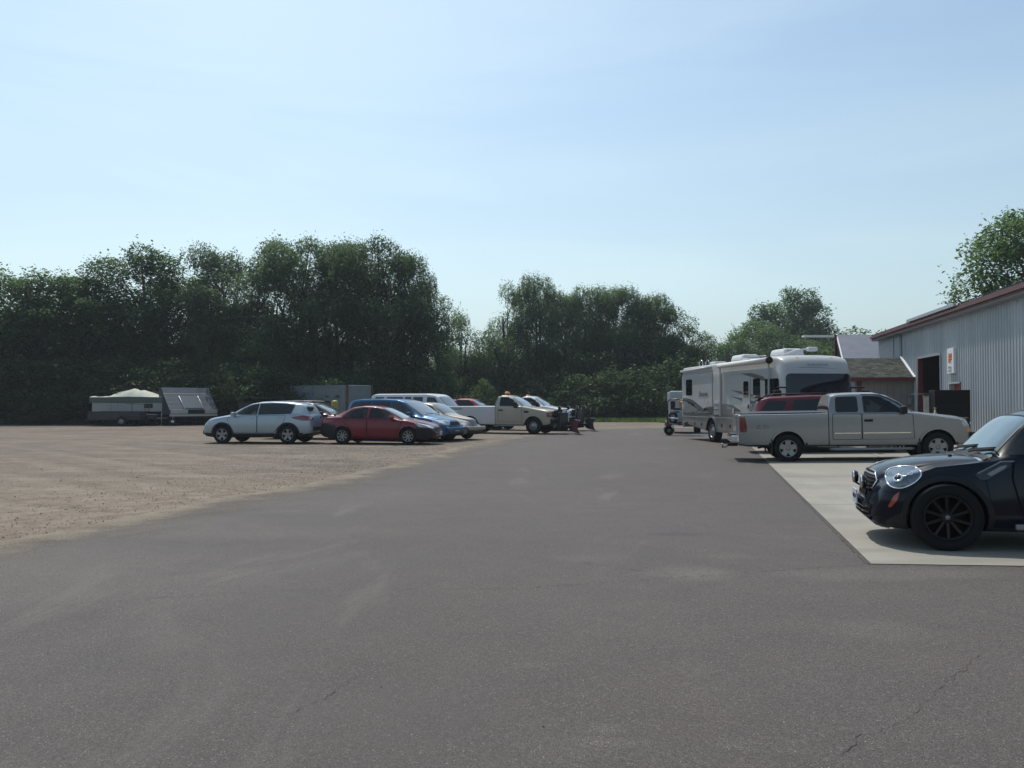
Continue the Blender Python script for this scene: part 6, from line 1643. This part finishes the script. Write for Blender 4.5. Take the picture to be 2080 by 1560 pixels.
        if s_ == -1:
            # entry door with window
            d = B.side([(2.72, .62), (2.72, 2.48), (3.36, 2.48), (3.36, .62)], s_, P_RV, 'door', r, off=.03, thick=.03, rnd=.08)
            B.side([(2.84, 1.75), (2.84, 2.32), (3.24, 2.32), (3.24, 1.75)], s_, M_GLD, 'door_window', d, off=.045, rnd=.07)
            B.side([(2.8, 1.35), (2.8, 1.5), (2.88, 1.5), (2.88, 1.35)], s_, M_BLK, 'handle', d, off=.05, rnd=.01)
            # awnings: long one forward, short one over the slide-out
            b = MB(); b.tube([(B.x(6.4), s_ * 1.28, 2.96), (B.x(9.82), s_ * 1.28, 2.92)], .055, P_RV, 12); b.build('awning_roller', r)
            b = MB(); b.tube([(B.x(1.05), s_ * 1.36, 2.97), (B.x(5.35), s_ * 1.36, 2.97)], .095, mat('awning_vinyl', (.62, .6, .56), .5), 14)
            b.lathe([(0.001, .0), (.12, 0), (.12, .07), (.001, .07)], M_BLK, 14, axis='X', c=(B.x(1.05), s_ * 1.36, 2.97)); b.build('awning_roller', r)
            for u in (1.12, 5.3):
                b = MB(); b.box((B.x(u), s_ * 1.33, 2.0), (.05, .05, 1.9), P_RV); b.build('awning_arm', r)
            b = MB(); b.box((B.x(5.8), s_ * 1.27, 1.35), (.5, .04, .5), P_RV, bev=.01); b.box((B.x(5.8), s_ * 1.30, 1.48), (.42, .02, .05), M_STEEL); b.box((B.x(5.8), s_ * 1.30, 1.30), (.42, .02, .05), M_STEEL); b.build('fridge_vent', r)
            b = MB(); b.box((B.x(4.2), s_ * 1.27, 1.25), (.12, .03, .2), P_RV, bev=.01); b.build('outlet_cover', r)
            text_mesh('Sunova', .30, mat('script_grey', (.10, .10, .11), .4), 'lettering', r, (B.x(7.3), s_ * 1.262, 1.92), (rad(90), 0, 0), xs=1.15, shear=.35)
            b = MB(); b.lathe([(0.001, .01), (.16, .01), (.16, .0)], P_MDG, 12, axis='Y', c=(B.x(6.95), s_ * 1.258, 1.62)); b.build('emblem', r)
        mb_ = MB(); mb_.box((B.x(.12), s_ * 1.52, 1.72), (.14, .26, .48), M_BLK, bev=.05); mb_.tube([(B.x(.3), s_ * 1.15, 2.05), (B.x(.12), s_ * 1.5, 2.05)], .025, M_BLK, 6); mb_.build('mirror', r)
        B.front([(s_ * .55, .78), (s_ * .55, .98), (s_ * 1.0, .98), (s_ * 1.0, .78)], M_LENS, 'headlight', r)
        B.front([(s_ * .55, 3.02), (s_ * .55, 3.06), (s_ * .65, 3.06), (s_ * .65, 3.02)], M_AMB, 'marker_light', r, rnd=.01)
    # windscreen (thrown from the front) with wipers
    M_RVG = glass_mat('motorhome_windscreen', (.008, .009, .016), .7, 1.6, coat=0.0)
    B.front([(-1.16, 1.50), (-1.10, 2.50), (1.10, 2.50), (1.16, 1.50)], M_RVG, 'windscreen', r, off=.02, rnd=.14, maxlen=.12)
    B.front([(-.75, .98), (-.75, 1.2), (.75, 1.2), (.75, .98)], M_BLK, 'grille', r)
    for k in (-.5, .5):
        b = MB(); b.tube([(B.x(-.06), k, 1.48), (B.x(-.04), k * .9 + .1, 1.9)], .012, M_BLK, 5); b.build('wiper', r)
    l, n = B.hit(Vector((B.x(-2), 0, 2.82)), Vector((-1, 0, 0)))
    text_mesh('SUNOVA', .115, mat('cap_script', (.24, .24, .25), .4), 'lettering', r, (l.x + .03, 0, 2.80), (rad(78), 0, rad(90)), xs=1.6)
    B.front([(-.7, 2.70), (-.5, 2.715), (.1, 2.71), (.7, 2.66), (.1, 2.695), (-.5, 2.70)], P_RVT, 'swoosh_graphic', r, off=.006, rnd=0)
    # roof gear
    M_AC = mat('ac_shroud', (.66, .67, .68), .45, var=.06)
    for u in (2.5, 6.0):
        b = MB(); b.box((B.x(u), .0, 3.29), (1.15, .8, .30), M_AC, bev=.11, taper=(.9, .9))
        b.box((B.x(u) + .52, 0, 3.29), (.02, .5, .16), M_STEEL); b.build('air_conditioner', r)
    b = MB(); b.box((B.x(8.3), -.2, 3.22), (.6, .5, .14), M_AC, bev=.04); b.build('roof_vent', r)
    b = MB(); b.box((B.x(4.8), -.3, 3.19), (.5, .5, .08), M_AC, bev=.03); b.build('roof_vent', r)
    b = MB(); b.tube([(B.x(1.6), -.6, 3.17), (B.x(1.3), -.3, 3.32), (B.x(1.2), .2, 3.38)], .03, M_AC, 8); b.box((B.x(1.2), .25, 3.36), (.2, .35, .14), M_AC, bev=.05); b.build('tv_aerial', r)
    b = MB(); b.tube([(B.x(2.2), -.9, 3.17), (B.x(2.6), -.8, 3.2), (B.x(4.0), -.85, 3.22)], .03, M_STEEL, 6); b.build('roof_pipe', r)
    for k in (-.30, -.0):
        b = MB(); x = B.x(9.85); b.tube([(x - .02, k - .13, 3.0), (x - .02, k - .13, 3.34), (x + .1, k - .08, 3.45), (x + .25, k - .08, 3.35), (x + .28, k - .08, 3.12)], .018, M_CHR, 6); b.build('ladder_rail', r)
    b = MB(); b.box((B.x(9.9) - .08, 0, .62), (.2, 2.3, .22), P_RVT, bev=.04); b.build('bumper', r)
    for u in (1.55, 6.45):
        for s_ in (1, -1): wheel(r, (B.x(u), s_ * 1.08, R), R, .28, .27, s_, style='steel', rim_m=M_ALLOY)
    return r, B
r, B = motorhome()
# heading: towards the camera and slightly right
hd = -90 + 8.0
h = rad(hd)
put(r, hd, B.x(6.45), -1.2, 7.95, 32.9)
rv = r

# ---- rig behind the motorhome: cargo trailer and a motorcycle on a dark frame
ct = thing('cargo_trailer', 'white enclosed cargo trailer hitched behind the motorhome', 'trailer', (PX(1386, 44.2), 44.2, 0), rad(8))
ct.rotation_euler = (0, 0, rad(-8))
M_TRW = mat('trailer_white', (.36, .385, .39), .4, coat=.3, var=.08, vscale=1.5)
b = MB(); b.box((0, 0, 1.38), (1.5, 2.6, 1.62), M_TRW, bev=.12); b.build('box', ct)
b = MB(); b.box((0, 0, .5), (1.4, 2.6, .14), M_BLK); b.tube([(0, -1.3, .48), (0, -2.2, .48)], .04, M_BLK, 6); b.build('frame', ct)
for s_ in (1, -1):
    h_ = wheel(ct, (s_ * .70, 0, .3), .3, .2, .17, 1, style='steel', rim_m=M_STEEL); h_.rotation_euler = (0, 0, rad(90))
    b = MB(); b.lathe([(.34, -.12), (.36, 0), (.34, .12)], M_BLK, 20, axis='X', c=(s_ * .80, 0, .3)); b.build('fender', ct)
mc = thing('motorcycle_carrier', 'dark steel hoop carrier at the rear of the motorhome', 'carrier', (PX(1374, 40.0), 40.0, 0), rad(-6))
b = MB()
b.tube([(-.42, 0, .55), (-.42, 0, 1.6), (-.34, 0, 1.72), (.3, 0, 1.76), (.5, .0, 1.74)], .035, M_GBLK, 8); b.tube([(-.42, 0, .55), (1.0, 0, .52)], .05, M_BLK, 8); b.box((.3, 0, .52), (1.6, .5, .07), M_BLK)
b.build('hoop_frame', mc)
for k in (-.36,):
    b = MB(); b.lathe([(.10, -.09), (.20, -.08), (.23, 0), (.20, .08), (.10, .09)], M_TYRE, 22, axis='Y', c=(k, 0, .23)); b.lathe([(0.001, -.05), (.10, -.05), (.10, .05), (.001, .05)], M_STEEL, 14, axis='Y', c=(k, 0, .23)); b.build('wheel', mc)
b = MB(); b.lathe([(.24, -.14), (.27, -.05), (.27, .05), (.24, .14)], mat('fender_navy', (.02, .025, .05), .2, coat=1), 22, axis='Y', c=(-.36, 0, .27)); b.build('fender', mc)
b = MB(); b.box((-.45, -.3, .50), (.2, .03, .06), M_RED); b.box((-.1, -.28, .50), (.3, .02, .04), M_WHITE); b.build('tail_lamp', mc)
# motorcycle
mo = thing('motorcycle', 'blue and chrome motorcycle strapped on the carrier behind the motorhome', 'motorcycle', (PX(1386, 39.8), 39.8, .56), rad(-55))
M_BIKE = mat('bike_blue', (.02, .04, .12), .2, coat=1)
b = MB()
for k in (-.62, .62): b.lathe([(.2, -.05), (.27, -.05), (.3, 0), (.27, .05), (.2, .05)], M_TYRE, 22, axis='Y', c=(k, 0, .3)); b.lathe([(.2, -.02), (.2, .02), (.02, .04), (.02, -.04)], M_STEEL, 14, axis='Y', c=(k, 0, .3))
b.build('wheels', mo)
b = MB(); b.box((-.02, 0, .38), (.42, .26, .34), M_STEEL, bev=.05); b.tube([(.62, 0, .3), (.42, 0, .95)], .03, M_CHR); b.tube([(-.62, .1, .3), (-.1, .08, .55)], .025, M_CHR); b.tube([(-.1, -.14, .25), (-.8, -.16, .28)], .045, M_CHR); b.build('engine', mo)
b = MB(); b.box((.16, 0, .74), (.46, .3, .22), M_BIKE, bev=.08); b.box((-.45, 0, .56), (.4, .2, .1), M_BIKE, bev=.03); b.build('tank', mo)
b = MB(); b.box((-.25, 0, .72), (.5, .28, .12), M_BLK, bev=.05); b.box((-.62, 0, .9), (.1, .26, .4), M_BLK, bev=.04); b.build('saddle', mo)
b = MB(); b.tube([(.2, .38, 1.08), (.42, .2, 1.0), (.42, -.2, 1.0), (.2, -.38, 1.08)], .015, M_CHR, 6); b.lathe([(0.001, .06), (.09, .04), (.09, -.04), (0.001, -.06)], M_CHR, 14, axis='X', c=(.52, 0, .9)); b.lathe([(.001, .01), (.05, 0)], M_CHR, 10, axis='X', c=(.3, .42, 1.16)); b.build('handlebar', mo)
b = MB(); b.box((-.05, .0, .98), (.2, .2, .4), mat('strap_orange', (.45, .16, .04), .7), bev=.06); b.build('strapped_bag', mo)

# ============================================================ POP-UP CAMPER, UTILITY TRAILER, CLAMSHELL TRAILER
YC = 59.0
cp = thing('popup_camper', 'pop-up tent camper with a peaked cream canvas roof parked by the trees', 'camper', (PX(271, YC), YC, 0), rad(2))
M_CANV = mat('cream_canvas', (.46, .47, .40), .8, var=.08, vscale=1); M_GRNC = mat('green_canvas', (.085, .115, .105), .85); M_CBOD = mat('camper_body', (.33, .33, .305), .6, var=.1, vscale=1)
# canvas roof: sagging surface between two peaks
nx, ny = 40, 12; V, F = [], []
for i in range(nx + 1):
    for j in range(ny + 1):
        u = i / nx; v = j / ny * 2 - 1; x = (u - .5) * 5.2
        pk = max(math.exp(-((x - .35) / .75) ** 2) * .0, 0)
        ridge = np.interp(x, [-2.6, -2.3, -1.4, -1.25, -.2, .15, .45, .75, 1.2, 2.1, 2.6], [.10, .04, .06, .24, .56, .62, .48, .56, .36, .08, .14])
        z = 1.98 + ridge * (1 - abs(v) ** 2.2 * .93) + .03 * math.sin(x * 6) * (1 - abs(v))
        V.append((x, v * 1.05, z))
for i in range(nx):
    for j in range(ny): a = i * (ny + 1) + j; F.append((a, a + ny + 1, a + ny + 2, a + 1))
rf = link('canvas_roof', np_mesh('canvas_roof', V, F, M_CANV, smooth=True), cp)
b = MB(); b.box((0, 0, 1.80), (5.2, 2.1, .38), M_GRNC, bev=.04); b.build('canvas_skirt', cp)
b = MB(); b.box((.05, 0, 1.30), (5.0, 1.95, .66), M_CBOD, bev=.05); b.box((.05, 0, .95), (5.0, 1.9, .06), M_BLK)
for x in (-1.1, -.65, .3): b.box((x, -.98, 1.3), (.03, .012, .6), M_STEEL)
b.build('body', cp)
b = MB(); b.box((1.45, -.985, 1.38), (.6, .02, .3), M_GLD, bev=.02); b.build('window', cp)
b = MB(); b.box((0, 0, .78), (4.8, 1.6, .16), M_BLK); b.tube([(2.4, 0, .7), (3.6, 0, .6)], .05, M_BLK); b.build('frame', cp)
for s_ in (1, -1): wheel(cp, (-.3, s_ * .85, .32), .32, .2, .17, s_, style='steel', rim_m=M_STEEL)
text_mesh('COLEMAN', .13, mat('decal_brown', (.12, .11, .1), .6), 'lettering', cp, (.15, -.99, 1.54), (rad(90), 0, 0))

ut = thing('utility_trailer', 'low dark open utility trailer in front of the pop-up camper', 'trailer', (PX(243, 57.0), 57.0, 0), 0)
M_DKM = mat('dark_steel', (.03, .031, .034), .7, var=.3, vscale=2)
b = MB()
for y in (-.85, .85): 
    b.box((0, y, .95), (3.5, .04, .1), M_DKM); b.box((0, y, .68), (3.5, .03, .40), M_DKM)
for x in (-1.75, 1.75): b.box((x, 0, .72), (.04, 1.7, .5), M_DKM)
b.build('side_panel', ut)
b = MB(); b.box((0, 0, .48), (3.6, 1.75, .08), M_DKM); b.tube([(1.75, 0, .5), (3.3, 0, .5)], .05, M_DKM); b.build('deck', ut)
b = MB(); b.box((1.2, -.95, .72), (1.3, .3, .04), M_DKM); b.box((.55, -.95, .62), (.04, .3, .24), M_DKM, rot=Matrix.Rotation(-.5, 4, 'Y')); b.build('fender', ut)
for s_ in (1, -1): wheel(ut, (.6, s_ * .95, .33), .33, .2, .18, s_, style='steel', rim_m=M_STEEL)
b = MB(); b.tube([(2.9, 0, .06), (2.9, 0, .9)], .03, M_STEEL, 8); b.box((2.9, 0, .03), (.22, .22, .04), M_STEEL); b.tube([(2.9, 0, .88), (3.05, -.1, .95)], .015, M_STEEL, 6); b.build('jack_stand', ut)
b = MB(); b.tube([(1.0, -.3, .9), (1.0, -.3, 1.5), (1.9, -.3, 1.5), (1.9, -.3, .9)], .02, M_DKM, 6); b.tube([(1.9, .2, .9), (2.0, .2, 1.55)], .02, M_DKM, 6); b.box((2.25, 0, .65), (.6, .6, .3), M_DKM, bev=.04); b.build('rack', ut)

cs = thing('clamshell_trailer', 'grey clamshell snowmobile trailer with a sloping front and pale strips', 'trailer', (PX(376, 59.5), 59.5, 0), rad(45))
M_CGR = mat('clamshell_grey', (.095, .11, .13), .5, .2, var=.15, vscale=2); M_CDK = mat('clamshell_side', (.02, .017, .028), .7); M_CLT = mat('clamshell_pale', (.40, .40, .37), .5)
W2 = 1.72
prof = [(-1.35, .72), (-1.35, 1.1), (-.9, 2.0 + .0), (-.6, 2.55), (1.3, 2.55), (1.3, .72)]
# profile in the y-z plane: front (towards the camera) slopes back
prof = [(-1.5, .75), (-1.5, 1.12), (-.35, 2.28), (-.05, 2.68), (.35, 2.68), (.35, .75)]
b = MB(); b.prism([(-W2, y, z) for y, z in prof], (2 * W2, 0, 0), M_CGR)
b.build('shell', cs)
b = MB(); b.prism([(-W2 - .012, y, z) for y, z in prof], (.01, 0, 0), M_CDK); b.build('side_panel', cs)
sl = Vector((0, -.35 + 1.5, 2.28 - 1.12)).normalized(); nn_ = Vector((0, -sl.z, sl.y))
def onslope(x, t, o): return Vector((x, -1.5, 1.12)) + sl * t + nn_ * o
b = MB()
for k in range(12):
    t = .12 + k * .125; b.prism([onslope(-W2 + .03, t, .003), onslope(W2 - .03, t, .003), onslope(W2 - .03, t + .012, .003), onslope(-W2 + .03, t + .012, .003)], nn_ * .008, M_CDK)
b.build('ribs', cs)
b = MB(); b.prism([onslope(-.62 + .0, .12, .012), onslope(.72, .12, .012), onslope(.55, 1.25, .012), onslope(-.62 + .0, 1.25, .012)], nn_ * .02, mat('ramp_door', (.085, .105, .125), .4, .2)); b.build('ramp_door', cs)
for x in (-.66, .70):
    b = MB(); b.tube([onslope(x, .04, .04), onslope(x - .05, 1.3, .04)], .03, M_WHITE, 6); b.build('pale_strip', cs)
b = MB(); b.box((-1.05, -1.52, .98), (1.2, .03, .28), M_CLT); b.box((1.25, -1.52, .98), (.9, .03, .28), M_CLT); b.box((.12, -1.515, .98), (1.2, .03, .28), M_BLK); b.box((0, -1.5, .72), (3.44, .05, .14), M_CLT); b.build('front_panel', cs)
b = MB(); b.box((0, -.6, .6), (3.3, 1.8, .12), M_BLK); b.box((0, -.6, .45), (3.0, .1, .3), M_BLK); b.build('frame', cs)
for s_ in (1, -1): 
    h_ = wheel(cs, (s_ * 1.1 + .2, -.9, .28), .28, .2, .15, 1, style='steel', rim_m=M_STEEL)
b = MB(); b.tube([(-1.4, -1.5, .62), (-1.6, -1.7, .6), (-1.6, -1.7, .05)], .025, M_STEEL, 6); b.box((-1.6, -1.7, .3), (.18, .1, .12), M_WHITE); b.build('jack', cs)
# boat hull glimpsed behind
bt = thing('covered_boat', 'pale boat bow partly hidden between the camper and the clamshell trailer', 'boat', (PX(322, 62), 62, 0), 0)
b = MB()
for k in range(8):
    pass
prs = [(-1.4, .25), (-.9, .5), (0, .55), (.9, .5), (1.6, .3)]
rg = []
for x, w_ in prs: rg.append([b.bm.verts.new((x, w_ * c_, z)) for c_, z in ((-1, 2.45), (-.9, 2.1), (0, 1.7), (.9, 2.1), (1, 2.45))])
for i in range(len(rg) - 1):
    for j in range(4): b._fin([b.bm.faces.new((rg[i][j], rg[i + 1][j], rg[i + 1][j + 1], rg[i][j + 1]))], M_CANV, True)
b._fin([b.bm.faces.new(rg[0]), b.bm.faces.new(rg[-1][::-1]), b.bm.faces.new([q[0] for q in rg] + [q[4] for q in rg[::-1]])], M_GLD, False)
b.build('hull', bt)
b = MB(); b.box((0, 0, 1.2), (2.4, .8, .1), M_BLK); b.box((0, 0, .8), (.1, .7, .9), M_BLK); b.build('cradle', bt)
for s_ in (1, -1): wheel(bt, (0, s_ * .6, .33), .33, .2, .18, s_, style='steel', rim_m=M_STEEL)

# dark low trailer between clamshell and containers
dt = thing('flatbed_trailer', 'dark covered flatbed trailer behind the silver crossover', 'trailer', (PX(545, 58), 58, 0), 0)
b = MB(); b.box((0, 0, 1.1), (3.6, 1.8, 1.0), mat('dark_tarp', (.022, .024, .026), .8, var=.3), bev=.15); b.build('tarp', dt)
b = MB(); b.box((0, 0, 1.95), (3.8, 1.9, .05), M_DKM); 
for x in (-1.8, 1.8):
    for y in (-.8, .8): b.tube([(x, y, .5), (x, y, 1.95)], .025, M_DKM, 6)
b.box((0, 0, .5), (3.7, 1.8, .1), M_DKM); b.build('rack', dt)
for s_ in (1, -1): wheel(dt, (0, s_ * .95, .33), .33, .2, .18, s_, style='steel', rim_m=M_STEEL)

# ============================================================ SHIPPING CONTAINERS
def container(label, px, Y, rz, Ln, mcol, ztop, rust, text=None):
    M_C = mat('container_' + str(px), mcol, .55, .1, var=.2, vscale=1.3)
    o = thing('shipping_container', label, 'container', (PX(px, Y), Y, 0), rad(rz))
    Hh = 2.6; zb = ztop - Hh; W_ = 2.44
    b = MB(); V, F = [], []
    n = int(Ln / .28)
    for sd_ in (-1, 1):
        k0 = len(V); cols = []
        for i in range(n):
            x0 = -Ln / 2 + .1 + (Ln - .2) * i / n; w = (Ln - .2) / n
            cols += [(x0, 0), (x0 + w * .3, 0), (x0 + w * .42, -.035), (x0 + w * .85, -.035)]
        cols.append((Ln / 2 - .1, 0))
        for x, d in cols: V += [(x, sd_ * (W_ / 2 + d), zb + .12), (x, sd_ * (W_ / 2 + d), zb + Hh - .1)]
        for i in range(len(cols) - 1): F.append((k0 + 2 * i, k0 + 2 * i + 2, k0 + 2 * i + 3, k0 + 2 * i + 1))
    link('side_wall', np_mesh('side_wall', V, F, M_C), o)
    b = MB()
    for x in (-1, 1):
        for y in (-1, 1): b.box((x * (Ln / 2 - .06), y * (W_ / 2 - .05), zb + Hh / 2), (.14, .14, Hh), rust if x > 0 and rust else M_C)
        b.box((x * (Ln / 2 - .06), 0, zb + Hh / 2), (.05, W_ - .1, Hh - .1), M_C)
    for y in (-1, 1):
        b.box((0, y * (W_ / 2 - .03), zb + .06), (Ln - .2, .08, .12), M_C); b.box((0, y * (W_ / 2 - .03), zb + Hh - .05), (Ln - .2, .08, .1), M_C)
    b.build('frame', o)
    b = MB(); b.box((0, 0, zb + Hh - .02), (Ln - .2, W_ - .15, .03), M_WHITE if True else M_C); b.build('roof', o)
    b = MB()
    for x in (-Ln / 2 + .3, 0, Ln / 2 - .3): b.box((x, 0, max(zb, .02) / 2 - .01), (.3, 2.2, max(zb, .04)), mat('timber', (.2, .15, .1), .9))
    b.build('blocking', o)
    if text:
        text_mesh(text[0], text[1], mat('container_ink', (.05, .09, .16), .6), 'lettering', o, (text[2], -W_ / 2 - .004, text[3]), (rad(90), 0, 0))
    return o
M_RUST = mat('rust', (.10, .055, .035), .9, var=.4, vscale=6)
co = container('faded blue grey shipping container with dark lettering and a rusty corner', 640, 60, -36, 6.06, (.155, .18, .195), 2.84, M_RUST, ('HAMCO', .42, -1.1, 2.2))
ch, sh_ = math.cos(rad(-36)), math.sin(rad(-36)); lx, ly = 3.03, -1.22
co.location = (PX(705, 57.5) - (ch * lx - sh_ * ly), 57.5 - (sh_ * lx + ch * ly), 0)

# ---- yellow beacon cap and row of dark tops seen over the wagon roof
yt = thing('fuel_tank', 'yellow rounded tank top showing between the wagon and the blue minivan', 'tank', (PX(680, 46), 46, 0), 0)
b = MB(); b.lathe([(.001, 1.72), (.1, 1.71), (.17, 1.66), (.2, 1.58), (.22, .3), (.001, .3)], mat('yellow_paint', (.26, .24, .05), .5), 24, axis='Z'); b.build('tank_shell', yt)
b = MB(); 
for a in range(4): b.tube([(.17 * math.cos(a * 1.57), .17 * math.sin(a * 1.57), 0), (.17 * math.cos(a * 1.57), .17 * math.sin(a * 1.57), .4)], .03, M_BLK, 6)
b.build('leg', yt)
for i, px in enumerate((603, 620, 636, 651, 666)):
    ty = thing('stored_tyre', 'black tyre in a row along the foot of the containers', 'tyre', (PX(px, 53), 53, 1.02), 0, group='tyres on the rack by the containers')
    b = MB(); b.lathe([(.2, -.12), (.33, -.12), (.36, 0), (.33, .12), (.2, .12), (.2, -.12)], M_TYRE, 24, axis='Y', c=(0, 0, .37)); b.build('tread', ty)
rk = thing('tyre_rack', 'long low steel rack carrying black tyres by the containers', 'rack', (PX(635, 53), 53, 0), 0)
b = MB(); b.box((0, 0, .98), (2.9, .5, .06), M_STEEL)
for x in (-1.4, 0, 1.4): b.box((x, 0, .48), (.06, .5, .96), M_STEEL)
b.build('shelf', rk)

# ============================================================ THINGS BY THE WORKSHOP DOOR
Yb = 30.0
bb_ = thing('tool_cabinet', 'large matt black steel box on castors by the workshop door', 'cabinet', (PX(1928, Yb), Yb, gz(PX(1928, Yb), Yb)), rad(-10))
b = MB(); b.box((0, 0, 1.02), (1.18, .7, 1.72), mat('cabinet_black', (.005, .005, .006), .7, spec=.2), bev=.02); b.build('cabinet_shell', bb_)
b = MB(); b.box((-.1, -.36, .9), (.14, .02, .03), M_STEEL); b.box((0, -.36, 1.3), (1.1, .012, .012), M_BLK); b.box((0, -.36, .7), (1.1, .012, .012), M_BLK); b.build('handle', bb_)
for x in (-.5, .5):
    for y in (-.28, .28):
        b = MB(); b.lathe([(.001, -.025), (.07, -.025), (.07, .025), (.001, .025)], M_TYRE, 14, axis='Y', c=(x, y, .075)); b.box((x, y, .14), (.05, .04, .06), M_STEEL); b.build('castor', bb_)
gb = thing('water_heater', 'grey metal cylinder tank beside the black cabinet at the doorway', 'tank', (PX(1893, 30.6), 30.6, gz(PX(1893, 30.6), 30.6)), 0)
b = MB(); b.lathe([(.001, 0), (.27, 0), (.29, .05), (.29, 1.62), (.31, 1.64), (.31, 1.72), (.001, 1.74)], mat('galvanised_tank', (.3, .32, .33), .35, .5, var=.3, vscale=3), 28, axis='Z'); b.build('tank_shell', gb)
b = MB(); b.tube([(-.1, -.3, 1.2), (-.12, -.36, .8), (.0, -.38, .3), (.1, -.36, .05)], .02, M_WHITE, 6); b.tube([(.15, -.3, 1.4), (.2, -.34, .2)], .025, M_STEEL, 6); b.build('hose', gb)
b = MB(); b.box((.0, 0, 1.76), (1.25, .5, .03), M_STEEL); b.build('lid', gb)
# small propane tank top by the cabinet
pt = thing('propane_bottle', 'small tan gas bottle between the grey cylinder and the black cabinet', 'gas bottle', (PX(1899, 29.0), 29.0, gz(PX(1899, 29), 29)), 0)
b = MB(); b.lathe([(.001, 0), (.12, 0), (.13, .05), (.13, .95), (.09, 1.05), (.03, 1.1), (.03, 1.18), (.001, 1.18)], mat('tan_bottle', (.4, .34, .24), .5), 20, axis='Z'); b.build('bottle_shell', pt)
b = MB(); b.tube([(0, 0, 1.18), (0, 0, 1.26)], .03, M_STEEL, 8); b.tube([(-.05, 0, 1.25), (.05, 0, 1.25)], .012, M_STEEL, 6); b.build('valve', pt)

# ============================================================ HAZE
hz = MB()
M_HZ = bpy.data.materials.new('haze'); M_HZ.use_nodes = True
for n in list(M_HZ.node_tree.nodes):
    if n.type != 'OUTPUT_MATERIAL': M_HZ.node_tree.nodes.remove(n)
pv = M_HZ.node_tree.nodes.new('ShaderNodeVolumePrincipled'); pv.inputs['Color'].default_value = (.82, .9, 1, 1); pv.inputs['Density'].default_value = .00045; pv.inputs['Anisotropy'].default_value = .2
M_HZ.node_tree.links.new(pv.outputs[0], [n for n in M_HZ.node_tree.nodes if n.type == 'OUTPUT_MATERIAL'][0].inputs['Volume'])

hz.box((150, 680, 12.9), (3900, 1560, 28.0), M_HZ)
hzo = hz.build('haze'); tag(hzo, 'thin summer haze over the whole yard', 'haze', kind='stuff')
